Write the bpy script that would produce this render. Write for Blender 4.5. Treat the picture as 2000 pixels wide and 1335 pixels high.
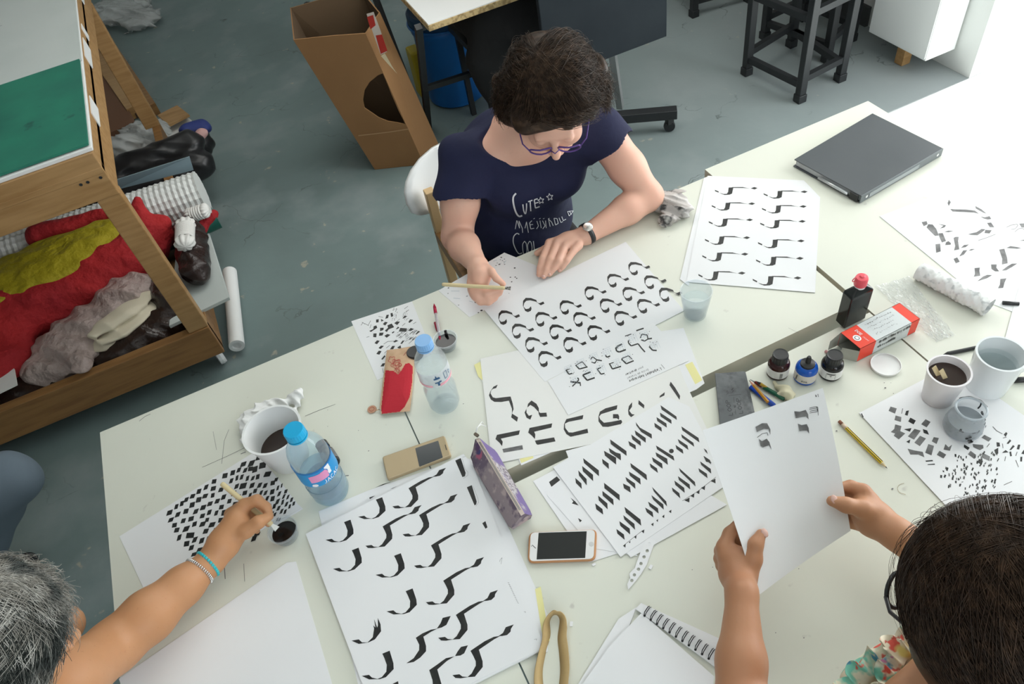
import bpy, bmesh, math, random
import numpy as np
from mathutils import Vector, Matrix
from mathutils.bvhtree import BVHTree
from mathutils.geometry import tessellate_polygon
random.seed(7); rng=np.random.default_rng(7)
for o in list(bpy.data.objects): bpy.data.objects.remove(o)
SC=bpy.context.scene; COL=SC.collection

# ---------------------------------------------------------------- camera
CR=Vector((0.89953922,-0.41257449,-0.14356697)); CU=Vector((0.39923413,0.64303418,0.65354354)); CF=Vector((0.17731692,0.64520488,-0.74314828))
CP=Vector((0,0,2.085)); FPX=1466.4
cam=bpy.data.cameras.new('camera'); camo=bpy.data.objects.new('camera',cam); COL.objects.link(camo)
cam.sensor_width=36; cam.lens=FPX/2000*36; cam.clip_start=.02
camo.matrix_world=Matrix(((CR.x,CU.x,-CF.x,CP.x),(CR.y,CU.y,-CF.y,CP.y),(CR.z,CU.z,-CF.z,CP.z),(0,0,0,1)))
SC.camera=camo
SC.view_settings.view_transform='Standard'; SC.view_settings.look='None'; SC.view_settings.gamma=1; SC.view_settings.use_curve_mapping=False
SC.view_settings.exposure=-0.12

# ---------------------------------------------------------------- light
W=bpy.data.worlds.new('world'); SC.world=W; W.use_nodes=True
W.node_tree.nodes['Background'].inputs[0].default_value=(.80,.90,1,1); W.node_tree.nodes['Background'].inputs[1].default_value=1.6
def area(name,loc,target,sx,sy,power,color):
    l=bpy.data.lights.new(name,'AREA'); l.shape='RECTANGLE'; l.size=sx; l.size_y=sy; l.energy=power; l.color=color
    o=bpy.data.objects.new(name,l); COL.objects.link(o); o.location=loc
    o.rotation_euler=(Vector(target)-Vector(loc)).to_track_quat('-Z','Y').to_euler(); return o
area('ceiling_fill',(1.2,2.4,2.95),(.9,1.5,0),2.6,2.2,66,(1,.99,.95))  # added overhead fill, because the closed ceiling shuts out the sky
area('window_daylight',(2.95,1.0,1.35),(0,1.0,.9),2.0,1.9,60,(1,.99,.97))
area('rear_fill',(-.2,-2.2,2.2),(.2,1.2,.6),2.6,1.4,36,(.93,.97,1))  # added fill lamp behind the camera, for an unseen source
S=bpy.data.lights.new('sun','SUN'); S.energy=34; S.angle=.03; S.color=(1,.96,.9)
so=bpy.data.objects.new('sun',S); COL.objects.link(so)
so.rotation_euler=Vector((-1,-.02,-1.45)).to_track_quat('-Z','Y').to_euler()

# ---------------------------------------------------------------- helpers
def ray(px,py):
    return (CF*FPX+CR*(px-1000)-CU*(py-667.5)).normalized()
def P(px,py,z):
    d=ray(px,py); return CP+d*((z-CP.z)/d.z)
def PD(px,py,dist):            # a point at a depth (metres along the viewing axis)
    d=ray(px,py); return CP+d*(dist/d.dot(CF))
def tag(o,label=None,cat=None,group=None,kind=None):
    if label: o['label']=label
    if cat: o['category']=cat
    if group: o['group']=group
    if kind: o['kind']=kind
    return o
def empty(name,loc,label,cat,group=None,rz=0):
    o=bpy.data.objects.new(name,None); COL.objects.link(o); o.location=loc; o.rotation_euler=(0,0,rz); o.empty_display_size=.05
    return tag(o,label,cat,group)
def setparent(o,par):
    if par is not None:
        o.parent=par
        m=Matrix.Identity(4); q=par
        chain=[]
        while q is not None: chain.append(q); q=q.parent
        for q in reversed(chain): m=m@Matrix.LocRotScale(q.location,q.rotation_euler,q.scale)
        return m
    return Matrix.Identity(4)
def obj(name,verts,faces,mats,parent=None,mi=None,smooth=False,label=None,world=True):
    """one mesh object; verts in world space unless world=False"""
    me=bpy.data.meshes.new(name)
    o=bpy.data.objects.new(name,me); COL.objects.link(o)
    inv=None
    if parent is not None:
        m=setparent(o,parent)
        if world: inv=m.inverted()
    vs=[Vector(v) for v in verts]
    if parent is None and world and vs:
        c=Vector((sum(v.x for v in vs)/len(vs),sum(v.y for v in vs)/len(vs),min(v.z for v in vs)))
        o.location=c; vs=[v-c for v in vs]
    elif inv is not None: vs=[inv@v for v in vs]
    me.from_pydata([tuple(v) for v in vs],[],[tuple(f) for f in faces])
    if not isinstance(mats,(list,tuple)): mats=[mats]
    for m in mats: me.materials.append(m)
    if mi is not None: me.polygons.foreach_set('material_index',mi)
    if smooth: me.polygons.foreach_set('use_smooth',[True]*len(me.polygons))
    me.update(); 
    if label: o['label']=label
    return o
class G:
    """collects geometry for one mesh"""
    def __init__(s): s.v=[]; s.f=[]; s.m=[]
    def add(s,v,f,m=0):
        n=len(s.v); s.v+= [Vector(p) for p in v]; s.f+=[tuple(i+n for i in q) for q in f]; s.m+=[m]*len(f); return s
    def box(s,c,d,rz=0,m=0,M=None):
        v=[]
        for x in (-.5,.5):
            for y in (-.5,.5):
                for z in (-.5,.5): v.append(Vector((x*d[0],y*d[1],z*d[2])))
        R=M if M is not None else Matrix.Rotation(rz,3,'Z')
        v=[R@p+Vector(c) for p in v]
        return s.add(v,[(0,1,3,2),(4,6,7,5),(0,4,5,1),(2,3,7,6),(0,2,6,4),(1,5,7,3)],m)
    def bar(s,a,b,w,h,up=(0,0,1),m=0):
        a=Vector(a);b=Vector(b); d=(b-a); L=d.length; d.normalize(); u=Vector(up)
        if abs(d.dot(u))>.98: u=Vector((0,1,0))
        x=d.cross(u).normalized(); u=x.cross(d).normalized()
        M=Matrix((x,d,u)).transposed()
        return s.box((a+b)/2,(w,L,h),M=M,m=m)
    def tube(s,pts,r,n=8,m=0,cap=True,closed=False):
        pts=[Vector(p) for p in pts]; N=len(pts)
        if not hasattr(r,'__len__'): r=[r]*N
        t0=(pts[1]-pts[0]).normalized(); a=t0.orthogonal().normalized(); v=[]
        for i,p in enumerate(pts):
            if closed: t=(pts[(i+1)%N]-pts[i-1])
            else: t=pts[min(i+1,N-1)]-pts[max(i-1,0)]
            if t.length<1e-9: t=t0
            t=t.normalized(); a=(a-t*a.dot(t)); a=a.normalized() if a.length>1e-6 else t.orthogonal().normalized(); b=t.cross(a)
            for k in range(n):
                an=2*math.pi*k/n; v.append(p+(a*math.cos(an)+b*math.sin(an))*r[i])
        f=[]
        for i in range(N if closed else N-1):
            j=(i+1)%N
            for k in range(n): f.append((i*n+k,i*n+(k+1)%n,j*n+(k+1)%n,j*n+k))
        if cap and not closed: f.append(tuple(range(n))[::-1]); f.append(tuple((N-1)*n+k for k in range(n)))
        return s.add(v,f,m)
    def lathe(s,prof,base,axis=(0,0,1),n=32,m=0,sx=1,sy=1,rz=0,cap=True):
        """prof: (r,z) list"""
        ax=Vector(axis).normalized(); M=ax.to_track_quat('Z','Y').to_matrix(); v=[];f=[]
        for r,z in prof:
            for k in range(n):
                an=2*math.pi*k/n+rz; v.append(M@Vector((r*math.cos(an)*sx,r*math.sin(an)*sy,z))+Vector(base))
        for i in range(len(prof)-1):
            for k in range(n): f.append((i*n+k,i*n+(k+1)%n,(i+1)*n+(k+1)%n,(i+1)*n+k))
        if cap and prof[0][0]>1e-6: f.append(tuple(range(n))[::-1])
        if cap and prof[-1][0]>1e-6: f.append(tuple((len(prof)-1)*n+k for k in range(n)))
        return s.add(v,f,m)
    def prism(s,poly,z0,z1,m=0):
        """poly world xy, extruded"""
        n=len(poly); A=sum(poly[i][0]*poly[(i+1)%n][1]-poly[(i+1)%n][0]*poly[i][1] for i in range(n))
        if A<0: poly=poly[::-1]
        v=[Vector((p[0],p[1],z0)) for p in poly]+[Vector((p[0],p[1],z1)) for p in poly]
        f=[tuple(range(n))[::-1],tuple(range(n,2*n))]+[(i,(i+1)%n,(i+1)%n+n,i+n) for i in range(n)]
        return s.add(v,f,m)
    def flat(s,poly,z,m=1):
        """a flat polygon, any outline"""
        v=[Vector((p[0],p[1],z)) for p in poly]; tr=tessellate_polygon([v])
        f=[]
        for t in tr:
            a,b,c=[v[i] for i in t]
            f.append(tuple(t) if (b-a).cross(c-a).z>0 else tuple(t)[::-1])
        return s.add(v,f,m)
    def out(s,name,mats,parent=None,smooth=False,label=None):
        return obj(name,s.v,s.f,mats,parent,s.m,smooth,label)
def bevel(o,w=.003,n=2):
    b=o.modifiers.new('bevel','BEVEL'); b.width=w; b.segments=n; b.limit_method='ANGLE'; return o
def autosmooth(o,ang=40):
    me=o.data; me.polygons.foreach_set('use_smooth',[True]*len(me.polygons))
    bm=bmesh.new(); bm.from_mesh(me); lim=math.radians(ang)
    for e in bm.edges:
        if len(e.link_faces)==2 and e.calc_face_angle(0)>lim: e.smooth=False
    bm.to_mesh(me); bm.free(); return o

# ---------------------------------------------------------------- materials
def mat(name,color,rough=.6,metal=0,noise=None,bump=None,spec=.5,trans=0,ior=1.45,sss=0,alpha=1,coat=0,emit=None):
    """noise=(scale,color2,lo,hi[,detail]) mixes in a second colour; bump=(scale,strength,dist)"""
    m=bpy.data.materials.new(name); m.use_nodes=True; nt=m.node_tree; b=nt.nodes['Principled BSDF']
    b.inputs['Base Color'].default_value=(*color,1); b.inputs['Roughness'].default_value=rough; b.inputs['Metallic'].default_value=metal
    b.inputs['Specular IOR Level'].default_value=spec; b.inputs['Transmission Weight'].default_value=trans; b.inputs['IOR'].default_value=ior
    b.inputs['Alpha'].default_value=alpha; b.inputs['Coat Weight'].default_value=coat
    if sss:
        b.inputs['Subsurface Weight'].default_value=sss; b.inputs['Subsurface Radius'].default_value=(1,.35,.2); b.inputs['Subsurface Scale'].default_value=.008
    tc=nt.nodes.new('ShaderNodeTexCoord')
    if noise:
        layers=noise if isinstance(noise,list) else [noise]
        prev=None
        for ly in layers:
            sc,c2,lo,hi=ly[:4]; det=ly[4] if len(ly)>4 else 4; st=ly[5] if len(ly)>5 else None
            mp=nt.nodes.new('ShaderNodeMapping'); nt.links.new(tc.outputs['Object'],mp.inputs[0])
            if st: mp.inputs['Scale'].default_value=st
            n=nt.nodes.new('ShaderNodeTexNoise'); n.inputs['Scale'].default_value=sc; n.inputs['Detail'].default_value=det
            nt.links.new(mp.outputs[0],n.inputs['Vector'])
            r=nt.nodes.new('ShaderNodeMapRange'); r.inputs[1].default_value=lo; r.inputs[2].default_value=hi; nt.links.new(n.outputs[0],r.inputs[0])
            mx=nt.nodes.new('ShaderNodeMix'); mx.data_type='RGBA'
            nt.links.new(r.outputs[0],mx.inputs[0])
            if prev is None: mx.inputs[6].default_value=(*color,1)
            else: nt.links.new(prev,mx.inputs[6])
            mx.inputs[7].default_value=(*c2,1); prev=mx.outputs[2]
        nt.links.new(prev,b.inputs['Base Color'])
    if bump:
        n=nt.nodes.new('ShaderNodeTexNoise'); n.inputs['Scale'].default_value=bump[0]; n.inputs['Detail'].default_value=5
        nt.links.new(tc.outputs['Object'],n.inputs['Vector'])
        bp=nt.nodes.new('ShaderNodeBump'); bp.inputs['Strength'].default_value=bump[1]; bp.inputs['Distance'].default_value=bump[2]
        nt.links.new(n.outputs[0],bp.inputs['Height']); nt.links.new(bp.outputs[0],b.inputs['Normal'])
    return m
def glassmat(name,color=(1,1,1),rough=.02,mixt=.75,ior=1.45):
    """thin clear plastic or glass: transparent film with a glossy coat, no heavy refraction"""
    m=bpy.data.materials.new(name); m.use_nodes=True; nt=m.node_tree; nt.nodes.clear()
    out=nt.nodes.new('ShaderNodeOutputMaterial'); t=nt.nodes.new('ShaderNodeBsdfTransparent'); t.inputs[0].default_value=(*color,1)
    g=nt.nodes.new('ShaderNodeBsdfGlossy'); g.inputs['Roughness'].default_value=rough
    d=nt.nodes.new('ShaderNodeBsdfDiffuse'); d.inputs[0].default_value=(.85,.9,.93,1)
    fr=nt.nodes.new('ShaderNodeLayerWeight'); fr.inputs[0].default_value=.5
    pw=nt.nodes.new('ShaderNodeMath'); pw.operation='POWER'; pw.inputs[1].default_value=3; nt.links.new(fr.outputs['Facing'],pw.inputs[0])
    ma=nt.nodes.new('ShaderNodeMath'); ma.operation='MULTIPLY_ADD'; ma.inputs[1].default_value=.45; ma.inputs[2].default_value=.04; nt.links.new(pw.outputs[0],ma.inputs[0])
    m1=nt.nodes.new('ShaderNodeMixShader'); m2=nt.nodes.new('ShaderNodeMixShader')
    nt.links.new(ma.outputs[0],m1.inputs[0]); nt.links.new(t.outputs[0],m1.inputs[1]); nt.links.new(g.outputs[0],m1.inputs[2])
    m2.inputs[0].default_value=1-mixt
    nt.links.new(m1.outputs[0],m2.inputs[1]); nt.links.new(d.outputs[0],m2.inputs[2]); nt.links.new(m2.outputs[0],out.inputs[0])
    return m
M={}
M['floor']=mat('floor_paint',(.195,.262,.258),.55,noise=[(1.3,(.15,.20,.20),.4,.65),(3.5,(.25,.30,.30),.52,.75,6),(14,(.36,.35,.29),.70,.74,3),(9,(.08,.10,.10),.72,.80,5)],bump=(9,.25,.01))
def worn_daylit_floor(m):
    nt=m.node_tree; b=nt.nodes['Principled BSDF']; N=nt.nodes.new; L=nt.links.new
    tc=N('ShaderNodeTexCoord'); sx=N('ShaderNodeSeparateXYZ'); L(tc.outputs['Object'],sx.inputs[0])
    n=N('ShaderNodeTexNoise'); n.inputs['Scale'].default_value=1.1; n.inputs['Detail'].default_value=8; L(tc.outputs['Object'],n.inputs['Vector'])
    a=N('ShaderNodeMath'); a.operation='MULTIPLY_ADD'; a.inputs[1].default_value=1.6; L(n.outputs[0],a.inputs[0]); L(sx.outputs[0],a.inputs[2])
    r=N('ShaderNodeMapRange'); r.inputs[1].default_value=.0; r.inputs[2].default_value=2.4; L(a.outputs[0],r.inputs[0])  # worn grey patches; the paling toward the doorway is daylight painted in
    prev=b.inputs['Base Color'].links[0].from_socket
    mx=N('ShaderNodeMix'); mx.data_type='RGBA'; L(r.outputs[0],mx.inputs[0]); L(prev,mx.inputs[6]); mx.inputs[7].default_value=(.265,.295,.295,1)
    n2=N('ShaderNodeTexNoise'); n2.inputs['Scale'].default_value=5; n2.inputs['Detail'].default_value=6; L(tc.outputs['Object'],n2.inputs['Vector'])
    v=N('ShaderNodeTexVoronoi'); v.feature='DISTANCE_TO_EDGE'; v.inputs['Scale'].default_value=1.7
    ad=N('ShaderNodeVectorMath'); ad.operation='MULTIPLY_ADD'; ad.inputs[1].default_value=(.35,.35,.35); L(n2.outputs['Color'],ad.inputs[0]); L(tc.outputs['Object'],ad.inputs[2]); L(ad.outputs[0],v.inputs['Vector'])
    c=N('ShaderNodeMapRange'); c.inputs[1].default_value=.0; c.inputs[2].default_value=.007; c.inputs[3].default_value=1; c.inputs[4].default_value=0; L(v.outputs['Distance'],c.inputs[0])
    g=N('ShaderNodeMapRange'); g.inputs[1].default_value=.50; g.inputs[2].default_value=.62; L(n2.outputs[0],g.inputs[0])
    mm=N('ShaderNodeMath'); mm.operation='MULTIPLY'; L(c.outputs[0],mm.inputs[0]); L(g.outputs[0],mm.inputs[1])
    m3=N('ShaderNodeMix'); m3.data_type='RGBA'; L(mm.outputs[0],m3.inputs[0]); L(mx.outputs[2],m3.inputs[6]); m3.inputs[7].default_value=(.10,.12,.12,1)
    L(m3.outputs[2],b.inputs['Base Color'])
worn_daylit_floor(M['floor'])
M['table']=mat('cream_laminate',(.71,.725,.635),.38,noise=[(2.2,(.67,.69,.61),.4,.7),(30,(.55,.55,.49),.72,.8,2)])
M['tedge']=mat('laminate_edge',(.62,.58,.47),.6)
M['legmetal']=mat('grey_steel',(.35,.36,.36),.4,.6)
M['paper']=mat('white_paper',(.80,.81,.82),.75,noise=(3,(.77,.785,.80),.4,.7))
M['paperw']=mat('warm_white_paper',(.80,.80,.775),.75,noise=(3,(.76,.77,.75),.4,.7))
M['ink']=mat('black_ink',(.010,.011,.011),.45,noise=(60,(.03,.031,.028),.45,.75))
M['inkgrey']=mat('thin_grey_ink',(.10,.10,.10),.5,noise=(40,(.22,.22,.22),.4,.7))
M['pale']=mat('pale_blue_ink',(.45,.52,.58),.7)
M['yellow']=mat('yellow_paper',(.80,.76,.36),.7)
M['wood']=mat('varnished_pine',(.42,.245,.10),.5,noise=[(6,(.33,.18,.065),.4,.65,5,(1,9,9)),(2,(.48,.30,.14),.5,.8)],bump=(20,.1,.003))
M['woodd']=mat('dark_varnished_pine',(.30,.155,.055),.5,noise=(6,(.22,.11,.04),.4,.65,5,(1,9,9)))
M['card']=mat('brown_cardboard',(.28,.145,.058),.8,noise=(3,(.235,.12,.046),.35,.7),bump=(8,.1,.01))
M['cardd']=mat('inner_cardboard',(.24,.16,.09),.85)
M['black']=mat('black_metal',(.018,.02,.022),.45,bump=(40,.1,.002))
M['blackp']=mat('black_plastic',(.02,.021,.022),.4)
M['white']=mat('white_paint',(.80,.81,.80),.4)
M['wplastic']=mat('white_plastic',(.82,.83,.82),.3,coat=.2)
M['blue']=mat('blue_barrel_plastic',(.010,.145,.46),.4,noise=(4,(.008,.11,.36),.4,.7))
M['blackcloth']=mat('black_cloth',(.014,.014,.015),.9,bump=(30,.4,.01))
M['pale_plastic']=mat('translucent_plastic_film',(.62,.64,.63),.25,alpha=.55,bump=(14,.6,.02))
M['pinkp']=mat('pinkish_plastic_bag',(.62,.50,.46),.3,alpha=.66,bump=(26,1,.03))
M['red']=mat('red_fabric',(.40,.014,.016),.8,noise=(4,(.30,.010,.016),.4,.7),bump=(16,.9,.03))
M['yel']=mat('yellow_fabric',(.42,.35,.010),.7,noise=(3,(.34,.28,.01),.4,.7),bump=(15,.9,.03))
M['green']=mat('green_cutting_surface',(.02,.20,.13),.6,noise=[(5,(.015,.14,.10),.4,.7),(12,(.01,.05,.045),.66,.78,6)])
M['skin1']=mat('light_skin',(.76,.46,.345),.5,sss=.12,noise=[(5,(.74,.40,.295),.4,.7),(90,(.71,.42,.32),.6,.8)],bump=(160,.12,.001))
M['skin2']=mat('tanned_skin',(.50,.25,.135),.5,sss=.08,noise=[(6,(.44,.20,.105),.4,.7),(120,(.46,.22,.12),.66,.8,2)],bump=(150,.15,.001))
M['skin3']=mat('freckled_skin',(.50,.245,.115),.5,sss=.08,noise=[(6,(.56,.29,.15),.4,.7),(120,(.46,.22,.105),.66,.8,2)],bump=(150,.15,.001))
M['nail']=mat('nail',(.72,.45,.38),.3,coat=.4)
# ---------------------------------------------------------------- signed-distance modelling (one continuous surface)
def smin(a,b,k):
    h=np.clip(.5+.5*(b-a)/k,0,1); return b*(1-h)+a*h-k*h*(1-h)
def sdf_surface(prims,h=.004,disp=None,smooth=1):
    """prims: ('cap',a,b,ra,rb,k) ('ell',c,(rx,ry,rz),R3x3 or None,k) and 'sub'+same. returns verts,faces"""
    lo=np.full(3,1e9); hi=-lo
    for p in prims:
        if p[0].startswith('sub'): continue
        if p[0]=='cap':
            for q,r in ((p[1],p[3]),(p[2],p[4])): lo=np.minimum(lo,np.array(q)-r); hi=np.maximum(hi,np.array(q)+r)
        else: r=max(p[2]); lo=np.minimum(lo,np.array(p[1])-r); hi=np.maximum(hi,np.array(p[1])+r)
    lo-=.012+2*h; hi+=.012+2*h; n=np.ceil((hi-lo)/h).astype(int)+1
    D=np.full(n,.05,np.float32); ax=[lo[i]+h*np.arange(n[i]) for i in range(3)]
    for p in prims:
        kind=p[0]; sub=kind.startswith('sub'); kd=kind[3:] if sub else kind; k=p[-1]
        if kd=='cap':
            a=np.array(p[1],float); b=np.array(p[2],float); ra,rb=p[3],p[4]; l=np.minimum(a-ra,b-rb); u=np.maximum(a+ra,b+rb)
        else:
            c=np.array(p[1],float); r=np.array(p[2],float); l=c-r.max(); u=c+r.max()
        pad=max(.03,2*k)
        i0=np.maximum(((l-pad-lo)/h).astype(int),0); i1=np.minimum(((u+pad-lo)/h).astype(int)+2,n)
        if (i1<=i0).any(): continue
        X,Y,Z=np.meshgrid(*[ax[i][i0[i]:i1[i]] for i in range(3)],indexing='ij')
        Q=np.stack([X,Y,Z],-1).astype(np.float32)
        if kd=='cap':
            ab=b-a; t=np.clip(((Q-a)@ab)/max(ab@ab,1e-9),0,1); d=np.linalg.norm(Q-(a+t[...,None]*ab),axis=-1)-(ra+(rb-ra)*t)
        else:
            q=Q-c
            if p[3] is not None: q=q@np.array(p[3])      # columns = local axes
            k0=np.linalg.norm(q/r,axis=-1); k1=np.linalg.norm(q/(r*r),axis=-1); d=k0*(k0-1)/np.maximum(k1,1e-6)
        s=tuple(slice(i0[i],i1[i]) for i in range(3))
        if sub: D[s]=-smin(-D[s],d,k)
        else: D[s]=smin(D[s],d,k)
    if disp is not None:
        X,Y,Z=np.meshgrid(*ax,indexing='ij'); D+=disp(X,Y,Z).astype(np.float32)
    # surface nets
    S_=D<0; nx,ny,nz=D.shape
    c=S_.astype(np.int8); cnt=sum(c[i:nx-1+i,j:ny-1+j,k:nz-1+k] for i in (0,1) for j in (0,1) for k in (0,1))
    act=(cnt>0)&(cnt<8); idx=np.full(act.shape,-1,np.int64); A=np.argwhere(act); idx[act]=np.arange(len(A))
    cor=np.array([(i,j,k) for i in (0,1) for j in (0,1) for k in (0,1)])
    vals=np.stack([D[A[:,0]+q[0],A[:,1]+q[1],A[:,2]+q[2]] for q in cor],1)
    acc=np.zeros((len(A),3)); num=np.zeros(len(A))
    for e0 in range(8):
        for bit in (4,2,1):
            if e0&bit: continue
            e1=e0|bit; v0=vals[:,e0]; v1=vals[:,e1]; m=(v0<0)!=(v1<0)
            t=np.where(m,v0/np.where(v0-v1==0,1,v0-v1),0); pt=cor[e0]+t[:,None]*(cor[e1]-cor[e0])
            acc+=pt*m[:,None]; num+=m
    V=(A+acc/num[:,None])*h+lo; F=[]
    for a in range(3):
        b,c2=[(1,2),(2,0),(0,1)][a]
        s0=[slice(None)]*3; s1=[slice(None)]*3; s0[a]=slice(0,-1); s1[a]=slice(1,None)
        x=S_[tuple(s0)]!=S_[tuple(s1)]; E=np.argwhere(x); E=E[(E[:,b]>0)&(E[:,c2]>0)&(E[:,b]<D.shape[b]-1)&(E[:,c2]<D.shape[c2]-1)]
        ins=S_[E[:,0],E[:,1],E[:,2]]
        q=[]
        for db,dc in ((1,1),(0,1),(0,0),(1,0)):
            w=E.copy(); w[:,b]-=db; w[:,c2]-=dc; q.append(idx[w[:,0],w[:,1],w[:,2]])
        q=np.stack(q,1); q[~ins]=q[~ins][:,::-1]; F.append(q)
    F=np.concatenate(F); F=F[(F>=0).all(1)]
    for _ in range(smooth):
        s=np.zeros_like(V); w=np.zeros(len(V))
        for i in range(4):
            a_,b_=F[:,i],F[:,(i+1)%4]; np.add.at(s,a_,V[b_]); np.add.at(w,a_,1)
        V=.45*V+.55*s/np.maximum(w,1)[:,None]
    return V,F
def npobj(name,V,F,mats,parent=None,smooth=True,loc=None,label=None,mi=None):
    me=bpy.data.meshes.new(name); o=bpy.data.objects.new(name,me); COL.objects.link(o)
    V=np.array(V,float); F=np.array(F)
    if parent is not None:
        inv=np.array(setparent(o,parent).inverted()); V=V@inv[:3,:3].T+inv[:3,3]
    else:
        c=np.array([V[:,0].mean(),V[:,1].mean(),V[:,2].min()]) if loc is None else np.array(loc); o.location=c; V=V-c
    me.vertices.add(len(V)); me.vertices.foreach_set('co',V.ravel().astype(np.float32))
    k=F.shape[1]; me.loops.add(F.size); me.loops.foreach_set('vertex_index',F.ravel().astype(np.int32))
    me.polygons.add(len(F)); me.polygons.foreach_set('loop_start',np.arange(0,F.size,k).astype(np.int32))
    me.polygons.foreach_set('use_smooth',[smooth]*len(F))
    for m in (mats if isinstance(mats,(list,tuple)) else [mats]): me.materials.append(m)
    if mi is not None: me.polygons.foreach_set('material_index',np.array(mi,np.int32))
    me.update(calc_edges=True); me.validate()
    if label: o['label']=label
    return o
def wob(amp,*w):
    """sum of sine ripples, for cloth and crumples: w=(kx,ky,kz,phase)"""
    def f(X,Y,Z):
        s=0
        for kx,ky,kz,ph in w: s=s+np.sin(kx*X+ky*Y+kz*Z+ph+1.2*np.sin(.6*ky*X-.7*kx*Z+.4*kz*Y))
        return amp*s/len(w)
    return f

def ridge(amp,*w):
    """sharp creases, for crumpled film and tissue"""
    def f(X,Y,Z):
        s=0
        for kx,ky,kz,ph in w: s=s+1-1.6*np.abs(np.sin(kx*X+ky*Y+kz*Z+ph+1.5*np.sin(.5*ky*X-.6*kx*Z+.4*kz*Y+ph)))
        return -amp*s/len(w)
    return f
# ---------------------------------------------------------------- room
def struct(name,g,m): return tag(g.out(name,m),kind='structure')
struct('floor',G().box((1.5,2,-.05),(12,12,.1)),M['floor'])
M['wall']=mat('white_wall_paint',(.72,.73,.71),.8,noise=(2,(.64,.65,.63),.4,.7),bump=(12,.2,.01))
struct('wall_right',G().box((3.09,4.58,1.5),(.18,4.86,3)).box((3.09,.775,2.6),(.18,2.75,.8)).box((3.09,-1.8,1.5),(.18,2.4,3)),M['wall'])
struct('wall_back',G().box((-.5,7.05,1.5),(7,.1,3)),M['wall'])
struct('wall_left',G().box((-4.05,2,1.5),(.1,10,3)),M['wall'])
struct('wall_front',G().box((-2.6,-3.05,1.5),(2.8,.1,3)).box((2.1,-3.05,1.5),(1.8,.1,3)).box((0,-3.05,.5),(2.4,.1,1)).box((0,-3.05,2.9),(2.4,.1,.2)),M['wall'])
struct('ceiling',G().box((-.4,2,3.05),(7.2,10.2,.1)),M['white'])
struct('baseboard_right',G().box((2.99,4.9,.05),(.02,4.2,.1)),mat('dark_baseboard',(.06,.065,.065),.7))

# ---------------------------------------------------------------- white cabinet by the wall on timber blocks
e=empty('white_cabinet',(2.9,2.42,.1),'white box cabinet against the wall, standing on small timber blocks','cabinet')
bevel(G().box((2.905,2.44,.65),(.17,.36,1.1)).out('body',M['white'],e),.003)
G().box((2.818,2.44,.65),(.004,.35,1.08)).out('door',M['white'],e)
for i,(y,l) in enumerate(((2.43,'timber block under the middle of the white cabinet'),)):
    tag(bevel(G().box((2.875,y,.05),(.05,.05,.1)).out('timber_block',M['wood']),.003),l,'block')

# ---------------------------------------------------------------- black stools
def stool(c,feet,h,label):
    e=empty('black_stool',(c[0],c[1],0),label,'stool',)
    for x,y in feet:
        g=G().box((x,y,h/2+.02),(.036,.036,h-.04)).box((x,y,.02),(.044,.044,.04)); bevel(g.out('leg',M['black'],e),.003)
    for i in range(4):
        a=feet[i]; b=feet[(i+1)%4]
        for z in (.085,h*.55): G().bar((*a,z+(.03 if i%2 else 0)),(*b,z+(.03 if i%2 else 0)),.026,.03).out('stretcher',M['black'],e)
    xs=[f[0] for f in feet]; ys=[f[1] for f in feet]
    bevel(G().box((sum(xs)/4,sum(ys)/4,h+.014),(max(xs)-min(xs)+.05,max(ys)-min(ys)+.05,.03)).out('seat',M['black'],e),.006)
stool((2.42,2.65),[(2.255,2.80),(2.30,2.455),(2.555,2.485),(2.585,2.88)],.72,'black square-legged stool nearest the table, its low stretchers close to the floor')
stool((2.72,2.83),[(2.535,3.03),(2.62,2.655),(2.84,2.74),(2.80,3.06)],.72,'black square-legged stool standing behind the nearer one, by the white cabinet')
stool((2.62,3.66),[(2.394,3.473),(2.72,3.42),(2.78,3.78),(2.44,3.84)],.72,'farther black stool, only one slim leg seen at the top edge')

# ---------------------------------------------------------------- board on a rolling frame
e=empty('rolling_board',(1.45,2.72,0),'dark grey panel on a rolling metal frame behind the seated person','board')
M['panel']=mat('charcoal_panel',(.015,.020,.025),.8,spec=.2,noise=(5,(.020,.026,.031),.4,.7))
bevel(G().box((1.445,2.735,.83),(.59,.025,.85)).out('panel',M['panel'],e),.004)
G().bar((1.57,2.86,.05),(1.47,2.765,.60),.03,.03).out('post',M['legmetal'],e)
G().bar((1.13,2.80,.09),(1.10,2.765,.60),.03,.03).out('post',M['legmetal'],e)
bevel(G().bar((1.12,2.93,.095),(1.72,2.60,.095),.05,.045).out('foot_bar',M['black'],e),.003)
for x,y in ((1.69,2.615),(1.16,2.91)):
    c=G().lathe([(0,-.012),(.025,-.012),(.027,0),(.025,.012),(0,.012)],(x,y,.028),axis=(.5,1,0),n=20).out('castor',M['black'],e); autosmooth(c)
    G().box((x,y,.058),(.03,.03,.03)).out('castor_fork',M['blackp'],c)
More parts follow.
